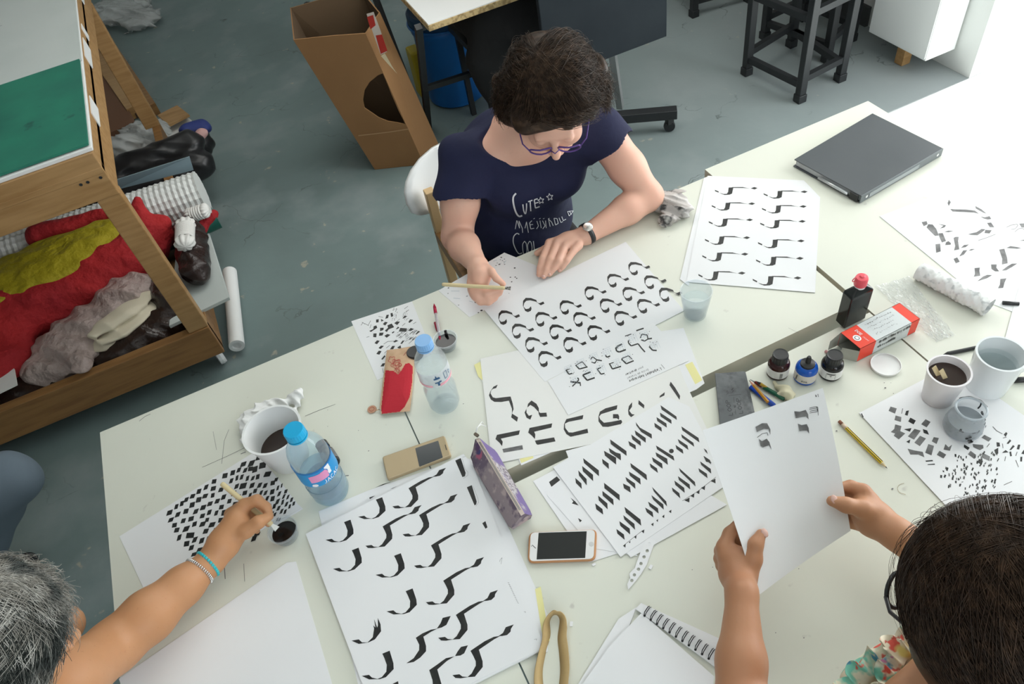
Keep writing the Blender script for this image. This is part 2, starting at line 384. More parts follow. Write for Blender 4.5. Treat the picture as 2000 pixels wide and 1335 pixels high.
# coat draped on a chair
e=empty('metal_chair',(1.1,3.15,0),'dark metal chair hidden under a black coat behind the seated person','chair')
for x,y in ((.98,3.02),(1.28,3.02),(.98,3.34),(1.28,3.34)): G().bar((x,y,0),(x,y,.45),.025,.025).out('leg',M['black'],e)
G().box((1.13,3.18,.46),(.36,.38,.03)).out('seat',M['black'],e)
G().box((1.13,3.37,.72),(.34,.02,.3)).out('backrest',M['black'],e)
V,F=sdf_surface([('ell',(1.12,3.14,.56),(.20,.2,.12),None,.05),('ell',(1.05,3.02,.42),(.13,.07,.26),None,.06),('ell',(1.22,3.04,.5),(.14,.08,.2),None,.05),('cap',(1.0,3.05,.5),(1.02,3.0,.2),.07,.05,.04),('ell',(1.13,3.33,.75),(.19,.06,.18),None,.06)],.01,wob(.014,(28,9,6,0),(13,22,17,1)))
tag(npobj('black_coat',V,F,M['blackcloth']),'black coat heaped over the chair beside the blue barrel','coat')

# ---------------------------------------------------------------- far work table with trestle, carton
e=empty('trestle_table',(1.1,3.4,0),'white-topped chipboard table with dark trestle legs, at the top edge over the blue barrel','table')
M['chip']=mat('chipboard_edge',(.55,.40,.20),.9,noise=(60,(.32,.22,.1),.45,.6))
bevel(G().box((1.09,3.4,.705),(.70,.98,.026)).out('tabletop',M['chip'],e),.002)
G().box((1.09,3.4,.720),(.695,.975,.004)).out('laminate_sheet',M['white'],e)
for a,b in (((.72,2.99,.69),(.739,3.377,0)),((1.0,3.0,.69),(1.155,3.34,0)),((.72,3.8,.69),(.739,3.5,0)),((1.0,3.8,.69),(1.155,3.55,0))):
    G().bar(a,b,.028,.028).out('leg',M['black'],e)
for a,b in (((.730,3.21,.30),(1.085,3.18,.30)),((1.06,3.16,.33),(1.155,3.35,.02)),((.72,3.02,.67),(1.0,3.02,.67))):
    G().bar(a,b,.024,.024).out('cross_bar',M['black'],e)
tag(bevel(G().box((1.17,3.46,.782),(.48,.8,.12)).out('flat_cardboard_box',M['card']),.003),'closed brown cardboard box lying on the far white table','box')

# ---------------------------------------------------------------- blue barrel
e=empty('plastic_barrel',(.985,3.57,0),'blue plastic barrel with a dark lid under the trestle table','barrel')
b=G().lathe([(.13,0),(.15,.015),(.155,.04),(.158,.38),(.165,.39),(.165,.41),(.158,.42),(.15,.45)],(.985,3.57,0),n=40).out('body',M['blue'],e); autosmooth(b)
b=G().lathe([(.168,.43),(.17,.44),(.17,.475),(.16,.485),(.14,.478),(0,.48)],(.985,3.57,0),n=40).out('lid',mat('dark_blue_lid',(.006,.05,.13),.5),e); autosmooth(b)
b=G().tube([(.985+.172*math.cos(t),3.57+.172*math.sin(t),.425) for t in [i*math.pi/20 for i in range(40)]],.006,8,closed=True).out('rim_ring',M['blue'],e)
G().tube([(.91,3.43,.47),(.93,3.41,.53),(.985,3.40,.55),(1.04,3.41,.53),(1.06,3.43,.47)],.006).out('handle',M['blue'],e)
G().box((1.005,3.409,.26),(.03,.004,.022)).out('sticker',M['white'],e)
tag(bevel(G().box((.835,3.70,.13),(.06,.10,.26)).out('yellow_container',mat('yellow_plastic',(.5,.38,.02),.5)),.01),'narrow yellow container peeking out beside the blue barrel','container')
tag(npobj('pink_bag',*sdf_surface([('ell',(1.20,3.62,.28),(.05,.06,.26),None,.02)],.01,wob(.01,(20,14,30,0)))[:2],mat('magenta_bag',(.55,.03,.14),.6)),'magenta bag squeezed between the blue barrel and the black coat','bag')

# ---------------------------------------------------------------- tall open cardboard carton with a torn hole
e=empty('cardboard_carton',(.55,3.2,0),'tall open brown cardboard carton with a torn dark hole, leaning slightly','box')
b0=P(732,331,0.002); b1=P(828,321,.002); b2=P(864,298,.002); t0=P(573,78,.72); t1=P(722,31,.72); t2=P(742,24,.72)
b3=b2+Vector((.02,.25,0)); b4=b0+Vector((.0,.27,0)); t3=t2+Vector((0,.30,.0)); t4=t0+Vector((.06,.32,0))
def onplane(px,py,p,n):
    d=ray(px,py); return CP+d*((p-CP).dot(n)/d.dot(n))
nF=(b1-b0).cross(t0-b0).normalized()
t1p=t1-nF*((t1-b0).dot(nF)); 
hole=[(712,211),(709,196),(712,176),(722,160),(738,147),(748,143),(752,152),(765,185),(778,215),(792,243),(778,240),(758,237),(740,230),(727,221)]
outer=[b0,b1,onplane(800,240,b0,nF),onplane(757,143,b0,nF),t1p,onplane(650,70,b0,nF),onplane(610,72,b0,nF),t0]
hp=[onplane(x,y,b0,nF) for x,y in hole]
hc=sum(hp,Vector())/len(hp)
def planar(polys,g,m,n):
    fl=[v for p in polys for v in p]; u=(polys[0][1]-polys[0][0]).normalized(); w=n.cross(u)
    two=[[Vector(((v-polys[0][0]).dot(u),(v-polys[0][0]).dot(w),0)) for v in p] for p in polys]
    fs=[]
    for t in tessellate_polygon(two):
        a,b,c=[fl[i] for i in t]; fs.append(tuple(t) if (b-a).cross(c-a).dot(n)>0 else tuple(t)[::-1])
    g.add(fl,fs,m)
g=G(); nv=nF if nF.dot(CP-b0)>0 else -nF
# outer boundary without the inserted hole-side points, hole inside it
planar([[b0,b1,t1p,onplane(650,70,b0,nF),onplane(610,74,b0,nF),t0],hp],g,0,nv)
g.add([b1,b2,t2,t1p],[(0,1,2,3)]); g.add([b2,b3,t3,t2],[(0,1,2,3)]); g.add([b3,b4,t4,t3],[(0,1,2,3)]); g.add([b4,b0,t0,t4],[(0,1,2,3)])
g.add([b0,b1,b2,b3,b4],[(4,3,2,1,0)])
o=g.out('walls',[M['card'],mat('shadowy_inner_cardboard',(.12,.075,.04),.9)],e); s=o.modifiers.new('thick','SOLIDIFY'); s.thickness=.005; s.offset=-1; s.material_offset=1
g=G()
def strip(px4,off,m=0):
    v=[onplane(x,y,b0,nF)+nv*off for x,y in px4]; planar([v],g,m,nv)
strip([(716,26),(730,22),(744,60),(756,100),(744,106),(731,70)],.004,0)
strip([(717,32),(729,28),(734,48),(724,56)],.0045,1); strip([(734,68),(746,66),(757,98),(744,104)],.0045,1)
strip([(744,108),(752,103),(766,128),(776,143),(760,126)],.0042,2)
g.out('packing_tape',[mat('clear_tape',(.55,.48,.42),.2),mat('red_tape',(.42,.03,.02),.4),mat('torn_paper',(.66,.55,.36),.8)],e)
g=G()
v=[onplane(x,y,b0,nF)+nv*.003 for x,y in [(700,263),(760,256),(798,250),(798,252),(760,258),(700,265)]]; planar([v],g,0,nv)
g.out('fold_line',mat('card_crease',(.43,.26,.13),.8),e)
tag(G().tube([P(600,12,.02),P(616,22,.02),P(640,8,.02)],.03,10).out('black_case',M['blackp']),'black item on the floor behind the cardboard carton','case')
# ---------------------------------------------------------------- wooden workbench at left with its loaded lower shelf
e=empty('workbench',(-1.2,3.1,.0),'wooden workbench with a white and green top, left of the tables','workbench')
BX=-.49; BY=2.262
bevel(G().box((-1.24,3.1,.94),(1.5-.0,1.68,.02)).out('underlay',M['wood'],e),.002)
bevel(G().box((-1.24,BY+.016,.925),(1.5,.032,.15)).out('front_apron',M['wood'],e),.003)
bevel(G().box((BX-.024,3.12,.925),(.048,1.66,.15)).out('side_apron',M['wood'],e),.003)
bevel(G().box((-1.23,3.12,1.006),(1.49,1.70,.012)).out('tabletop',M['white'],e),.002)
M['greywhite']=mat('grey_white_top',(.56,.60,.58),.6,noise=[(3,(.50,.55,.53),.4,.7),(25,(.36,.38,.38),.76,.80,2)])
G().box((-1.22,3.43,1.016),(1.47,1.08,.006)).out('white_sheet',M['greywhite'],e)
G().box((-1.23,2.585,1.0185),(1.48,.61,.007)).out('green_mat',M['green'],e)
for y,l in ((3.72,.10),(3.3,.05),(3.1,.17),(2.62,.13)): G().box((BX+.0015,y,.955),(.003,l,.05)).out('masking_tape',M['white'],e)
for x,y in ((-.525,BY+.03),(-.525,3.9),(-1.95,BY+.03),(-1.95,3.9)):
    bevel(G().box((x,y,.545),(.072,.045,.61)).out('leg',M['wood'],e),.003)
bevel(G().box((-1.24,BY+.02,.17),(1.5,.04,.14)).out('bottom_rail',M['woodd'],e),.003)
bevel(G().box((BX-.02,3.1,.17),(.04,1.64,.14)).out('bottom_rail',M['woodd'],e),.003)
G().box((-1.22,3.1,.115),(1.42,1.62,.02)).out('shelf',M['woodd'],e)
for x,y in ((-.53,2.33),(-.53,3.85),(-1.9,2.33),(-1.9,3.85)):
    c=G().lathe([(0,-.012),(.042,-.012),(.045,0),(.042,.012),(0,.012)],(x,y,.046),axis=(1,.3,0),n=20).out('castor',M['white'],e)
for px,py in ((155,325),(172,362),(198,360)):
    q=P(px,py,.92); G().lathe([(0,0),(.004,.0005),(.005,0)],(q.x,BY-.0015,q.z),axis=(0,-1,0),n=10).out('screw',M['black'],e)

def cylroll(g,a,b,r,m=0,n=22,inner=.35):
    a=Vector(a);b=Vector(b); L=(b-a).length; ax=(b-a)
    return g.lathe([(r*inner,.012),(r*inner,0),(r,0),(r,L),(r*inner,L),(r*inner,L-.012)],a,axis=ax,n=n,m=m)
# long rolls lying on the shelf, sticking out of the open side
M['mesh']=mat('white_bubble_mesh',(.66,.68,.66),.45)
def meshroll(a,b,r,label):
    a=Vector(a);b=Vector(b); ax=(b-a).normalized(); L=(b-a).length; R=ax.to_track_quat('Z','Y').to_matrix()
    nz=int(L/.0115); nt=38; v=[];f=[]
    for i in range(nz+1):
        for k in range(nt):
            rr=r+.0045*(1 if (i%2 and k%2) else 0)-.003*(0 if (i%2 or k%2) else 1); an=2*math.pi*k/nt
            v.append(R@Vector((rr*math.cos(an),rr*math.sin(an),L*i/nz))+a)
    for i in range(nz):
        for k in range(nt): f.append((i*nt+k,i*nt+(k+1)%nt,(i+1)*nt+(k+1)%nt,(i+1)*nt+k))
    f.append(tuple(range(nt))[::-1]); f.append(tuple(nz*nt+k for k in range(nt)))
    o=obj('mesh_roll',v,f,[M['mesh']]); return tag(o,label,'roll')
meshroll((-1.85,3.10,.33),(-.36,2.99,.33),.088,'white roll of gridded netting with end sticking out under the workbench')
o=cylroll(G(),(-1.8,2.86,.20),(-.36,2.99,.20),.055).out('green_roll',mat('dark_green_sheet',(.01,.10,.075),.4)); tag(autosmooth(o),'dark green roll below the white netting roll','roll')
o=G(); o.add([P(222,372,.36),P(378,332,.36),P(370,306,.42),P(225,352,.42)],[(0,1,2,3)]); o=o.out('grey_blue_sheet',mat('grey_blue_plastic',(.22,.30,.34),.4)); o.modifiers.new('t','SOLIDIFY').thickness=.004
tag(o,'stiff grey-blue sheet leaning behind the white netting roll','sheet')
V,F=sdf_surface([('cap',(-1.5,3.40,.20),(-.37,3.46,.20),.075,.075,.03),('cap',(-1.5,3.58,.19),(-.34,3.66,.19),.075,.07,.03),('cap',(-1.4,3.48,.28),(-.36,3.54,.27),.06,.06,.03)],.009,ridge(.010,(3,26,20,0),(7,34,29,1),(12,20,44,2)))
tag(npobj('black_fabric_roll',V,F,mat('shiny_black_sheet',(.012,.012,.013),.35)),'bundle of black sheeting sticking out beside the workbench','fabric roll')
V,F=sdf_surface([('cap',(-.37,3.56,.25),(-.30,3.58,.27),.04,.025,.02)],.006,wob(.006,(40,30,50,0)))
tag(npobj('pink_cloth',V,F,mat('pink_cloth',(.55,.33,.31),.7)),'small pink cloth tucked at the tip of the black bundle','cloth')
V,F=sdf_surface([('cap',(-.36,3.66,.28),(-.29,3.66,.27),.035,.04,.02)],.006,wob(.006,(30,40,50,0)))
tag(npobj('blue_cloth',V,F,mat('navy_cloth',(.02,.035,.16),.7)),'dark blue cloth beside the pink cloth on the black bundle','cloth')
V,F=sdf_surface([('cap',(-1.2,2.88,.30),(-.44,2.93,.21),.05,.03,.04),('ell',(-.385,2.955,.225),(.045,.03,.03),None,.03)],.008,wob(.01,(10,40,30,0),(30,20,10,2)))
tag(npobj('red_cloth_strip',V,F,M['red']),'thin red fabric with a gathered end beside the rope hank','fabric')
# red and yellow fabric heap
V,F=sdf_surface([('cap',(-1.7,2.64,.30),(-.72,2.74,.29),.13,.10,.08),('cap',(-.8,2.78,.29),(-.585,2.80,.33),.10,.07,.06),('cap',(-.64,2.80,.33),(-.575,2.86,.47),.065,.022,.05),('cap',(-.66,2.78,.30),(-.52,2.78,.385),.07,.025,.05),('ell',(-1.4,2.52,.24),(.3,.14,.12),None,.06),('cap',(-1.0,3.0,.40),(-.72,2.98,.37),.05,.04,.04)],.009,ridge(.013,(7,17,12,0),(15,8,20,1.4),(4,26,9,2)))
tag(npobj('red_fabric',V,F,M['red']),'bright red fabric heap under the yellow cloth on the bench shelf','fabric')
V,F=sdf_surface([('ell',(-1.05,2.80,.385),(.42,.145,.055),Matrix.Rotation(.10,3,'Z'),.03),('ell',(-1.42,2.70,.37),(.22,.16,.06),None,.05),('ell',(-.78,2.85,.38),(.12,.07,.045),Matrix.Rotation(.4,3,'Z'),.04)],.008,ridge(.010,(4,26,7,0),(12,10,9,1.4),(6,38,12,2)))
tag(npobj('yellow_fabric',V,F,M['yel']),'mustard yellow cloth draped over the red fabric on the bench shelf','fabric')
# bags at the front of the shelf
V,F=sdf_surface([('ell',(-.92,2.50,.23),(.22,.13,.085),Matrix.Rotation(.25,3,'Z'),.05),('ell',(-.74,2.58,.27),(.12,.11,.07),None,.05),('cap',(-1.12,2.42,.22),(-1.05,2.36,.20),.05,.04,.04),('cap',(-.97,2.40,.24),(-.93,2.30,.27),.06,.03,.04)],.006,ridge(.016,(15,20,18,0),(30,12,20,1.4),(20,36,14,2)))
tag(npobj('clear_plastic_bag',V,F,M['pinkp']),'cloudy pinkish plastic bag crumpled at the front of the bench shelf','bag')
V,F=sdf_surface([('ell',(-.76,2.45,.30),(.14,.05,.016),Matrix.Rotation(.42,3,'Z'),.02),('ell',(-.75,2.43,.275),(.13,.06,.014),Matrix.Rotation(.5,3,'Z'),.01),('ell',(-.86,2.40,.25),(.06,.05,.016),None,.02)],.005,ridge(.006,(30,22,16,0),(14,40,20,1.4)))
tag(npobj('folded_cream_cloth',V,F,mat('cream_cloth',(.66,.60,.46),.8)),'folded cream cloth lying on the dark bag at the bench front','cloth')
V,F=sdf_surface([('ell',(-.74,2.42,.20),(.20,.11,.075),Matrix.Rotation(.2,3,'Z'),.05),('ell',(-1.15,2.42,.17),(.30,.11,.06),None,.05),('ell',(-.60,2.52,.24),(.06,.13,.10),None,.05)],.006,ridge(.012,(20,26,18,0),(34,16,24,1.4),(14,38,28,.3)))
tag(npobj('brown_plastic_bag',V,F,mat('dark_brown_plastic',(.03,.018,.014),.22,bump=(20,.6,.02))),'glossy dark brown plastic bag along the front rail of the bench','bag')
V,F=sdf_surface([('ell',(-.46,2.66,.31),(.05,.15,.055),Matrix.Rotation(-.1,3,'Z'),.05),('cap',(-.46,2.80,.31),(-.47,2.52,.30),.05,.05,.05)],.005,ridge(.010,(26,18,28,0),(36,10,24,1.4),(14,36,24,2)))
tag(npobj('brown_plastic_bag',V,F,mat('dark_brown_plastic_side',(.03,.018,.016),.22,bump=(20,.6,.02))),'dark brown bag under the rope at the open side of the bench','bag')
tag(G().box((-1.38,2.37,.262),(.42,.11,.006),rz=.12).out('printed_paper',M['paperw']),'white printed paper slipped behind the front rail of the bench','paper')
# board and paper tube on the open side
o=G().prism([tuple(P(x,y,.25))[:2] for x,y in ((330,636),(447,580),(408,455),(345,480))],.236,.25)
tag(bevel(o.out('white_board',[M['greywhite']]),.001),'white faced board sticking out of the bench beside the rope','board')
# shelf under that board
o=cylroll(G(),(-.452,2.32,.055),(-.40,2.78,.055),.03,inner=.6).out('paper_roll',M['white']); tag(autosmooth(o),'white paper tube on the floor under the bench corner','tube')
# rope hanks
def hank(name,c,ax,r,L,turns,rt,label,bulb):
    ax=Vector(ax).normalized(); R=ax.to_track_quat('Z','Y').to_matrix(); c=Vector(c)
    e=empty(name,c,label,'rope')
    pts=[c+R@Vector((r*math.cos(t*2*math.pi*turns),r*.8*math.sin(t*2*math.pi*turns),L*(t-.5))) for t in np.linspace(0,1,turns*14)]
    G().tube(pts,rt,6).out('wrapped_cord',mat(name+'_fibre',(.74,.73,.70),.7,bump=(300,.4,.001)),e,True)
    z=R@Vector((0,0,1)); fib=bpy.data.materials[name+'_fibre']
    for sgn in (-1,1):
        n=bulb*6; prof=[(r*.75,.40),(r*1.02,.52),(r*1.12,.66),(r*1.0,.84),(r*.7,.97),(0,1.0)]; v=[];f=[]
        for q,zz_ in prof:
            for i in range(n):
                an=2*math.pi*i/n; rr=q*(1+.10*math.sin(bulb*an)); v.append(c+R@Vector((rr*math.cos(an),rr*.8*math.sin(an),sgn*L*zz_)))
        for j in range(len(prof)-1):
            for i in range(n): f.append((j*n+i,j*n+(i+1)%n,(j+1)*n+(i+1)%n,(j+1)*n+i))
        obj('loop_bundle',v,f,[fib],e,smooth=True)
hank('rope_hank',(-.455,2.66,.385),(-.10,-1,.1),.034,.10,13,.0042,'white braided rope hank wrapped tightly, on the brown bag',9)
hank('pale_rope_hank',(-.40,2.83,.345),(1,-.25,.1),.030,.05,5,.005,'cream rope hank, farther one beside the red strip',12)
# frames and plastic on the floor beyond
for (a,b,w,l) in (((-.80,6.0,0),(-.565,4.50,0),.07,'outer wooden stretcher bar leaning on the floor beyond the bench'),((-.87,5.7,0),(-.66,4.55,0),.07,'inner wooden stretcher bar beside the outer one beyond the bench')):
    a=Vector(a)+Vector((0,0,.04)); b=Vector(b)+Vector((0,0,.04))
    tag(bevel(G().bar(a,b,w,.07).out('timber_batten',M['wood'] if 'inner' in l else M['woodd']),.003),l,'timber')
tag(G().bar((-.80,5.7,.02),(-.62,4.55,.02),.09,.03).out('dark_timber_panel',mat('dark_brown_board',(.08,.045,.03),.7)),'dark brown board between the two wooden bars on the floor','board')
tag(bevel(G().box((-.95,5.1,.04),(.36,1.5,.05),rz=.15).out('wooden_crate_side',mat('reddish_wood',(.16,.075,.04),.7)),.003),'reddish wooden panel on the floor behind the bench','board')
o=G().lathe([(0,0),(.16,0),(.20,.02),(.20,.03),(.15,.012),(0,.01)],(-.56,4.10,.06),n=40,sy=.85).out('white_tray',M['white']); tag(autosmooth(o),'round white plastic tray at the far side of the bench','tray')
V,F=sdf_surface([('ell',(-.62,4.02,.14),(.15,.15,.05),None,.03),('ell',(-.70,3.93,.18),(.10,.08,.06),None,.03)],.008,ridge(.024,(30,30,26,0),(50,18,30,1.4),(20,60,40,2)))
tag(npobj('plastic_wrap',V,F,M['pale_plastic']),'crumpled translucent plastic wrap over the round white tray','plastic')
tag(G().box((-.44,4.18,.12),(.12,.16,.012),rz=.3).out('picture_frame',M['wood']),'small white-edged wooden frame behind the black bundle','frame')
V,F=sdf_surface([('ell',(-.62,6.10,.07),(.22,.18,.07),None,.05),('ell',(-.50,5.85,.05),(.14,.12,.05),None,.05)],.010,ridge(.03,(24,20,26,0),(40,18,30,1.4),(20,50,40,2)))
tag(npobj('plastic_sack',V,F,M['pale_plastic']),'pale plastic sack lying on the floor at the top left','plastic')
# ---------------------------------------------------------------- the four work tables pushed together
TZ=.75
def table(x0,x1,y0,y1,z,label,legs,th=.029):
    e=empty('work_table',((x0+x1)/2,(y0+y1)/2,0),label,'table','cream work tables pushed together')
    o=G().box(((x0+x1)/2,(y0+y1)/2,z-th/2),(x1-x0,y1-y0,th)).out('tabletop',[M['table'],M['tedge']],e)
    me=o.data
    for p in me.polygons:
        if abs(p.normal.z)<.5: p.material_index=1
    for x,y in legs: bevel(G().box((x,y,(z-th)/2),(.045,.045,z-th)).out('leg',M['legmetal'],e),.003)
    for (a,b) in zip(legs,legs[1:]+legs[:1]): G().bar((*a,z-th-.024),(*b,z-th-.024),.02,.045).out('frame_rail',M['legmetal'],e)
    return e
def four(x0,x1,y0,y1): return [(x0,y0),(x1,y0),(x1,y1),(x0,y1)]
table(-.655,.0185,.2,1.427,TZ,'cream table at the left end, carrying the checkered sheet and the blue-capped bottle',four(-.60,-.03,.26,1.37))
table(.0215,1.048,.842,1.425,TZ,'cream table in front of the person in the navy T-shirt',four(.06,1.0,.89,1.38),.068)
table(.0215,1.0565,.2,.806,TZ-.001,'cream table nearest the camera, under the two phones and pouches',four(.06,1.0,.25,.76))
table(1.0595,1.624,.2,1.455,TZ+.0005,'cream table at the right end, carrying the black binder',four(1.11,1.57,.26,1.40))
g=G()
def scr(pts,w,z=TZ+.0003,m=0):
    ps=[P(x,y,z) for x,y in pts]
    for a,b in zip(ps,ps[1:]):
        d=(b-a).normalized(); n=Vector((-d.y,d.x,0))*w/2; g.add([a-n,b-n,b+n,a+n],[(0,1,2,3)],m)
scr([(395,912),(440,892),(482,872)],.0010); scr([(596,812),(625,800),(655,789)],.0011); scr([(272,822),(283,813),(294,808)],.0014)
scr([(433,905),(438,860),(447,838)],.0008); scr([(416,842),(423,878)],.0006); scr([(476,1100),(478,1135)],.0008); scr([(438,1105),(440,1130)],.0014)
scr([(470,886),(480,882)],.002); scr([(668,929),(681,928)],.002);scr([(1540,640),(1560,650)],.0005)
for x,y,r in ((1729,757,.0022),(1634,841,.002),(1743,954,.0022),(1727,747,.0012),(1740,747,.0008),(1560,1110,.001),(1392,1107,.001),(1352,1112,.001),(1570,1245,.0012),(1515,1235,.001),(1355,1234,.001),(780,760,.001),(640,800,.001),(700,840,.001),(1018,700,.001),(935,575,.001),(720,880,.0015),(1050,1218,.0012),(640,832,.001),(880,775,.001),(905,788,.0015),(1745,768,.0012)):
    q=P(x,y,TZ+.0004); g.add([q+Vector((r*math.cos(a),r*math.sin(a)*.7,0)) for a in [i*math.pi/4 for i in range(8)]],[tuple(range(8))])
o=g.out('ink_specks',M['inkgrey']); tag(o,'scattered ink specks and knife scratches on the cream tabletops','marks',kind='stuff')

# ---------------------------------------------------------------- sheets of paper with their lettering
class Z:     # converts coordinates read in an enlarged view of the photograph to its own pixels
    def __init__(s,x0,y0,k): s.x0=x0;s.y0=y0;s.k=k
    def __call__(s,pts): return [(s.x0+x/s.k,s.y0+y/s.k) for x,y in pts]
def smooth_path(pts,n=6):
    P_=[np.array(p,float) for p in pts]; P_=[2*P_[0]-P_[1]]+P_+[2*P_[-1]-P_[-2]]; out=[]
    for i in range(1,len(P_)-2):
        a,b,c,d=P_[i-1:i+3]
        for t in np.linspace(0,1,n,endpoint=False): out.append(.5*((2*b)+(-a+c)*t+(2*a-5*b+4*c-d)*t*t+(-a+3*b-3*c+d)*t**3))
    out.append(P_[-2]); return [tuple(p) for p in out]
def nib(pts,nv,n=6,sm=True):
    """broad-nib stroke: quads along the path; nv the nib vector"""
    p=smooth_path(pts,n) if sm else pts; q=[]
    for a,b in zip(p,p[1:]):
        q.append([(a[0]-nv[0]/2,a[1]-nv[1]/2),(b[0]-nv[0]/2,b[1]-nv[1]/2),(b[0]+nv[0]/2,b[1]+nv[1]/2),(a[0]+nv[0]/2,a[1]+nv[1]/2)])
    return q
def pen(pts,w,sm=False):
    """line of an even width"""
    p=smooth_path(pts) if sm else pts; q=[]
    for a,b in zip(p,p[1:]):
        dx,dy=b[0]-a[0],b[1]-a[1]; L=math.hypot(dx,dy) or 1; nx,ny=-dy/L*w/2,dx/L*w/2
        q.append([(a[0]-nx,a[1]-ny),(b[0]-nx,b[1]-ny),(b[0]+nx,b[1]+ny),(a[0]+nx,a[1]+ny)])
    return q
def area2(p): return sum(p[i][0]*p[(i+1)%len(p)][1]-p[(i+1)%len(p)][0]*p[i][1] for i in range(len(p)))/2
def sheet(name,corners,z,th,inks,label,cat='paper',mats=None,group=None,wz=None):
    """corners in photo pixels; inks = [(pixel polygon, material index)]"""
    g=G(); zt=z+th; cs=[tuple(P(x,y,zt))[:2] for x,y in corners]; g.prism(cs,z,zt,0)
    for i,(p,m) in enumerate(inks):
        w=[tuple(P(x,y,zt))[:2] for x,y in p]
        if abs(area2(w))<1e-9: continue
        g.flat(w,zt+.00015+.00002*(i%9),m)
    o=g.out(name,mats or [M['paper'],M['ink'],M['inkgrey'],M['pale'],M['yellow']])
    return tag(o,label,cat,group)
def I(polys,m=1): return [(p,m) for p in polys]
def shift_in_plane(polys,a,b,z):
    """copies polygons drawn at photo point a to photo point b on the plane z"""
    A=P(*a,z);B=P(*b,z); d=B-A; out=[]
    for p in polys:
        q=[]
        for x,y in p:
            w=P(x,y,z)+d; v=w-CP; k=FPX/v.dot(CF); q.append((1000+v.dot(CR)*k,667.5-v.dot(CU)*k))
        out.append(q)
    return out

# --- large sheet of curled letters under the brush hand
zz=Z(940,460,6.675)
q1=[zz([(222,1075),(226,1010),(262,970),(330,972),(400,1000),(410,1035),(396,1022),(320,1003),(268,1010),(240,1040),(230,1085),(248,1110),(262,1120),(300,1112),(328,1082),(334,1120),(322,1145),(285,1160),(250,1145),(236,1110)]),
    zz([(400,1022),(430,1050),(455,1070),(505,1048),(490,1020),(450,1038),(432,1042),(412,1030)])]
q1a=zz([(222,1075)])[0]
qz=.7525
aq=[(973,621),(1021,596),(1045,627),(998,651)]
g_=Z(900,440,2.902)
# left-most point of every letter in the enlarged view
anch=g_([(213,527),(352,455),(423,537),(290,604),(366,682),(440,762),(503,609),(583,682),(562,470),(639,538),(719,614),(703,390),(790,460),(872,532),(832,318),(919,394),(1002,463),(952,250),(1042,327),(1127,398)])
ink=[]
for (x,y) in anch: ink+=I(shift_in_plane(q1,q1a,(x,y),qz))
sheet('lettering_sheet',[(946,605),(1222,472),(1336,606),(1064,745)],.7508,.0017,ink,'large white sheet with rows of black curled letters under the brush hand','paper')
# --- alphabet worksheet
z2=Z(1060,620,5.882)
ink=[]
def L(pts,w): return I(pen(z2(pts),w/5.882))
ink+=L([(840,350),(860,330),(912,305)],20)+L([(838,345),(850,385),(880,395),(955,368)],18)
ink+=L([(985,262),(985,290),(1015,325),(1095,300),(1130,345),(1175,395)],15)+L([(1120,235),(1140,190),(1200,200),(1210,245),(1170,270),(1130,255)],13)+L([(1210,245),(1255,238)],16)
ink+=L([(1222,332),(1262,375),(1310,378)],16)+L([(1075,150),(1160,122)],16)+L([(945,212),(1018,188)],9)
ink+=L([(905,475),(960,530),(1045,495)],16)+L([(905,470),(985,438),(1030,480)],9)+L([(765,525),(800,590),(900,560)],16)+L([(770,530),(815,515)],10)
ink+=L([(720,435),(740,455),(775,440)],16)+L([(550,480),(575,450),(620,485),(600,525),(560,510)],11)+L([(620,485),(680,495)],14)
ink+=L([(625,590),(670,650),(710,640)],14)+L([(630,590),(670,572)],12)+L([(378,545),(420,590),(515,565)],15)+L([(385,545),(455,505),(500,560)],9)
ink+=L([(460,660),(550,625)],18)+L([(460,660),(510,720),(598,690)],18)+L([(268,600),(300,650),(340,640)],14)+L([(272,600),(310,590)],9)
ink+=L([(318,735),(435,750)],20)+L([(400,690),(415,715),(340,790)],14)+L([(430,750),(435,785)],12)
for cx,cy in ((1290,330),(1165,215),(1035,250),(890,340),(970,470),(840,540),(740,410),(590,470),(440,540),(300,610),(530,660),(670,600),(370,740)):
    for k in range(4):
        ink+=[(q,3) for q in pen(z2([(cx-55,cy+k*22-40),(cx+35,cy+k*22-75)]),.35)]
        ink+=[(q,3) for q in pen(z2([(cx-50+k*26,cy-30-k*10),(cx-15+k*26,cy+45-k*10)]),.35)]
    for k in range(6):
        x=cx+random.uniform(-70,60); y=cy+random.uniform(-60,60); ink+=I(pen(z2([(x,y),(x+9,y-3)]),1.0))
ink+=L([(1360,538),(1400,585)],4)
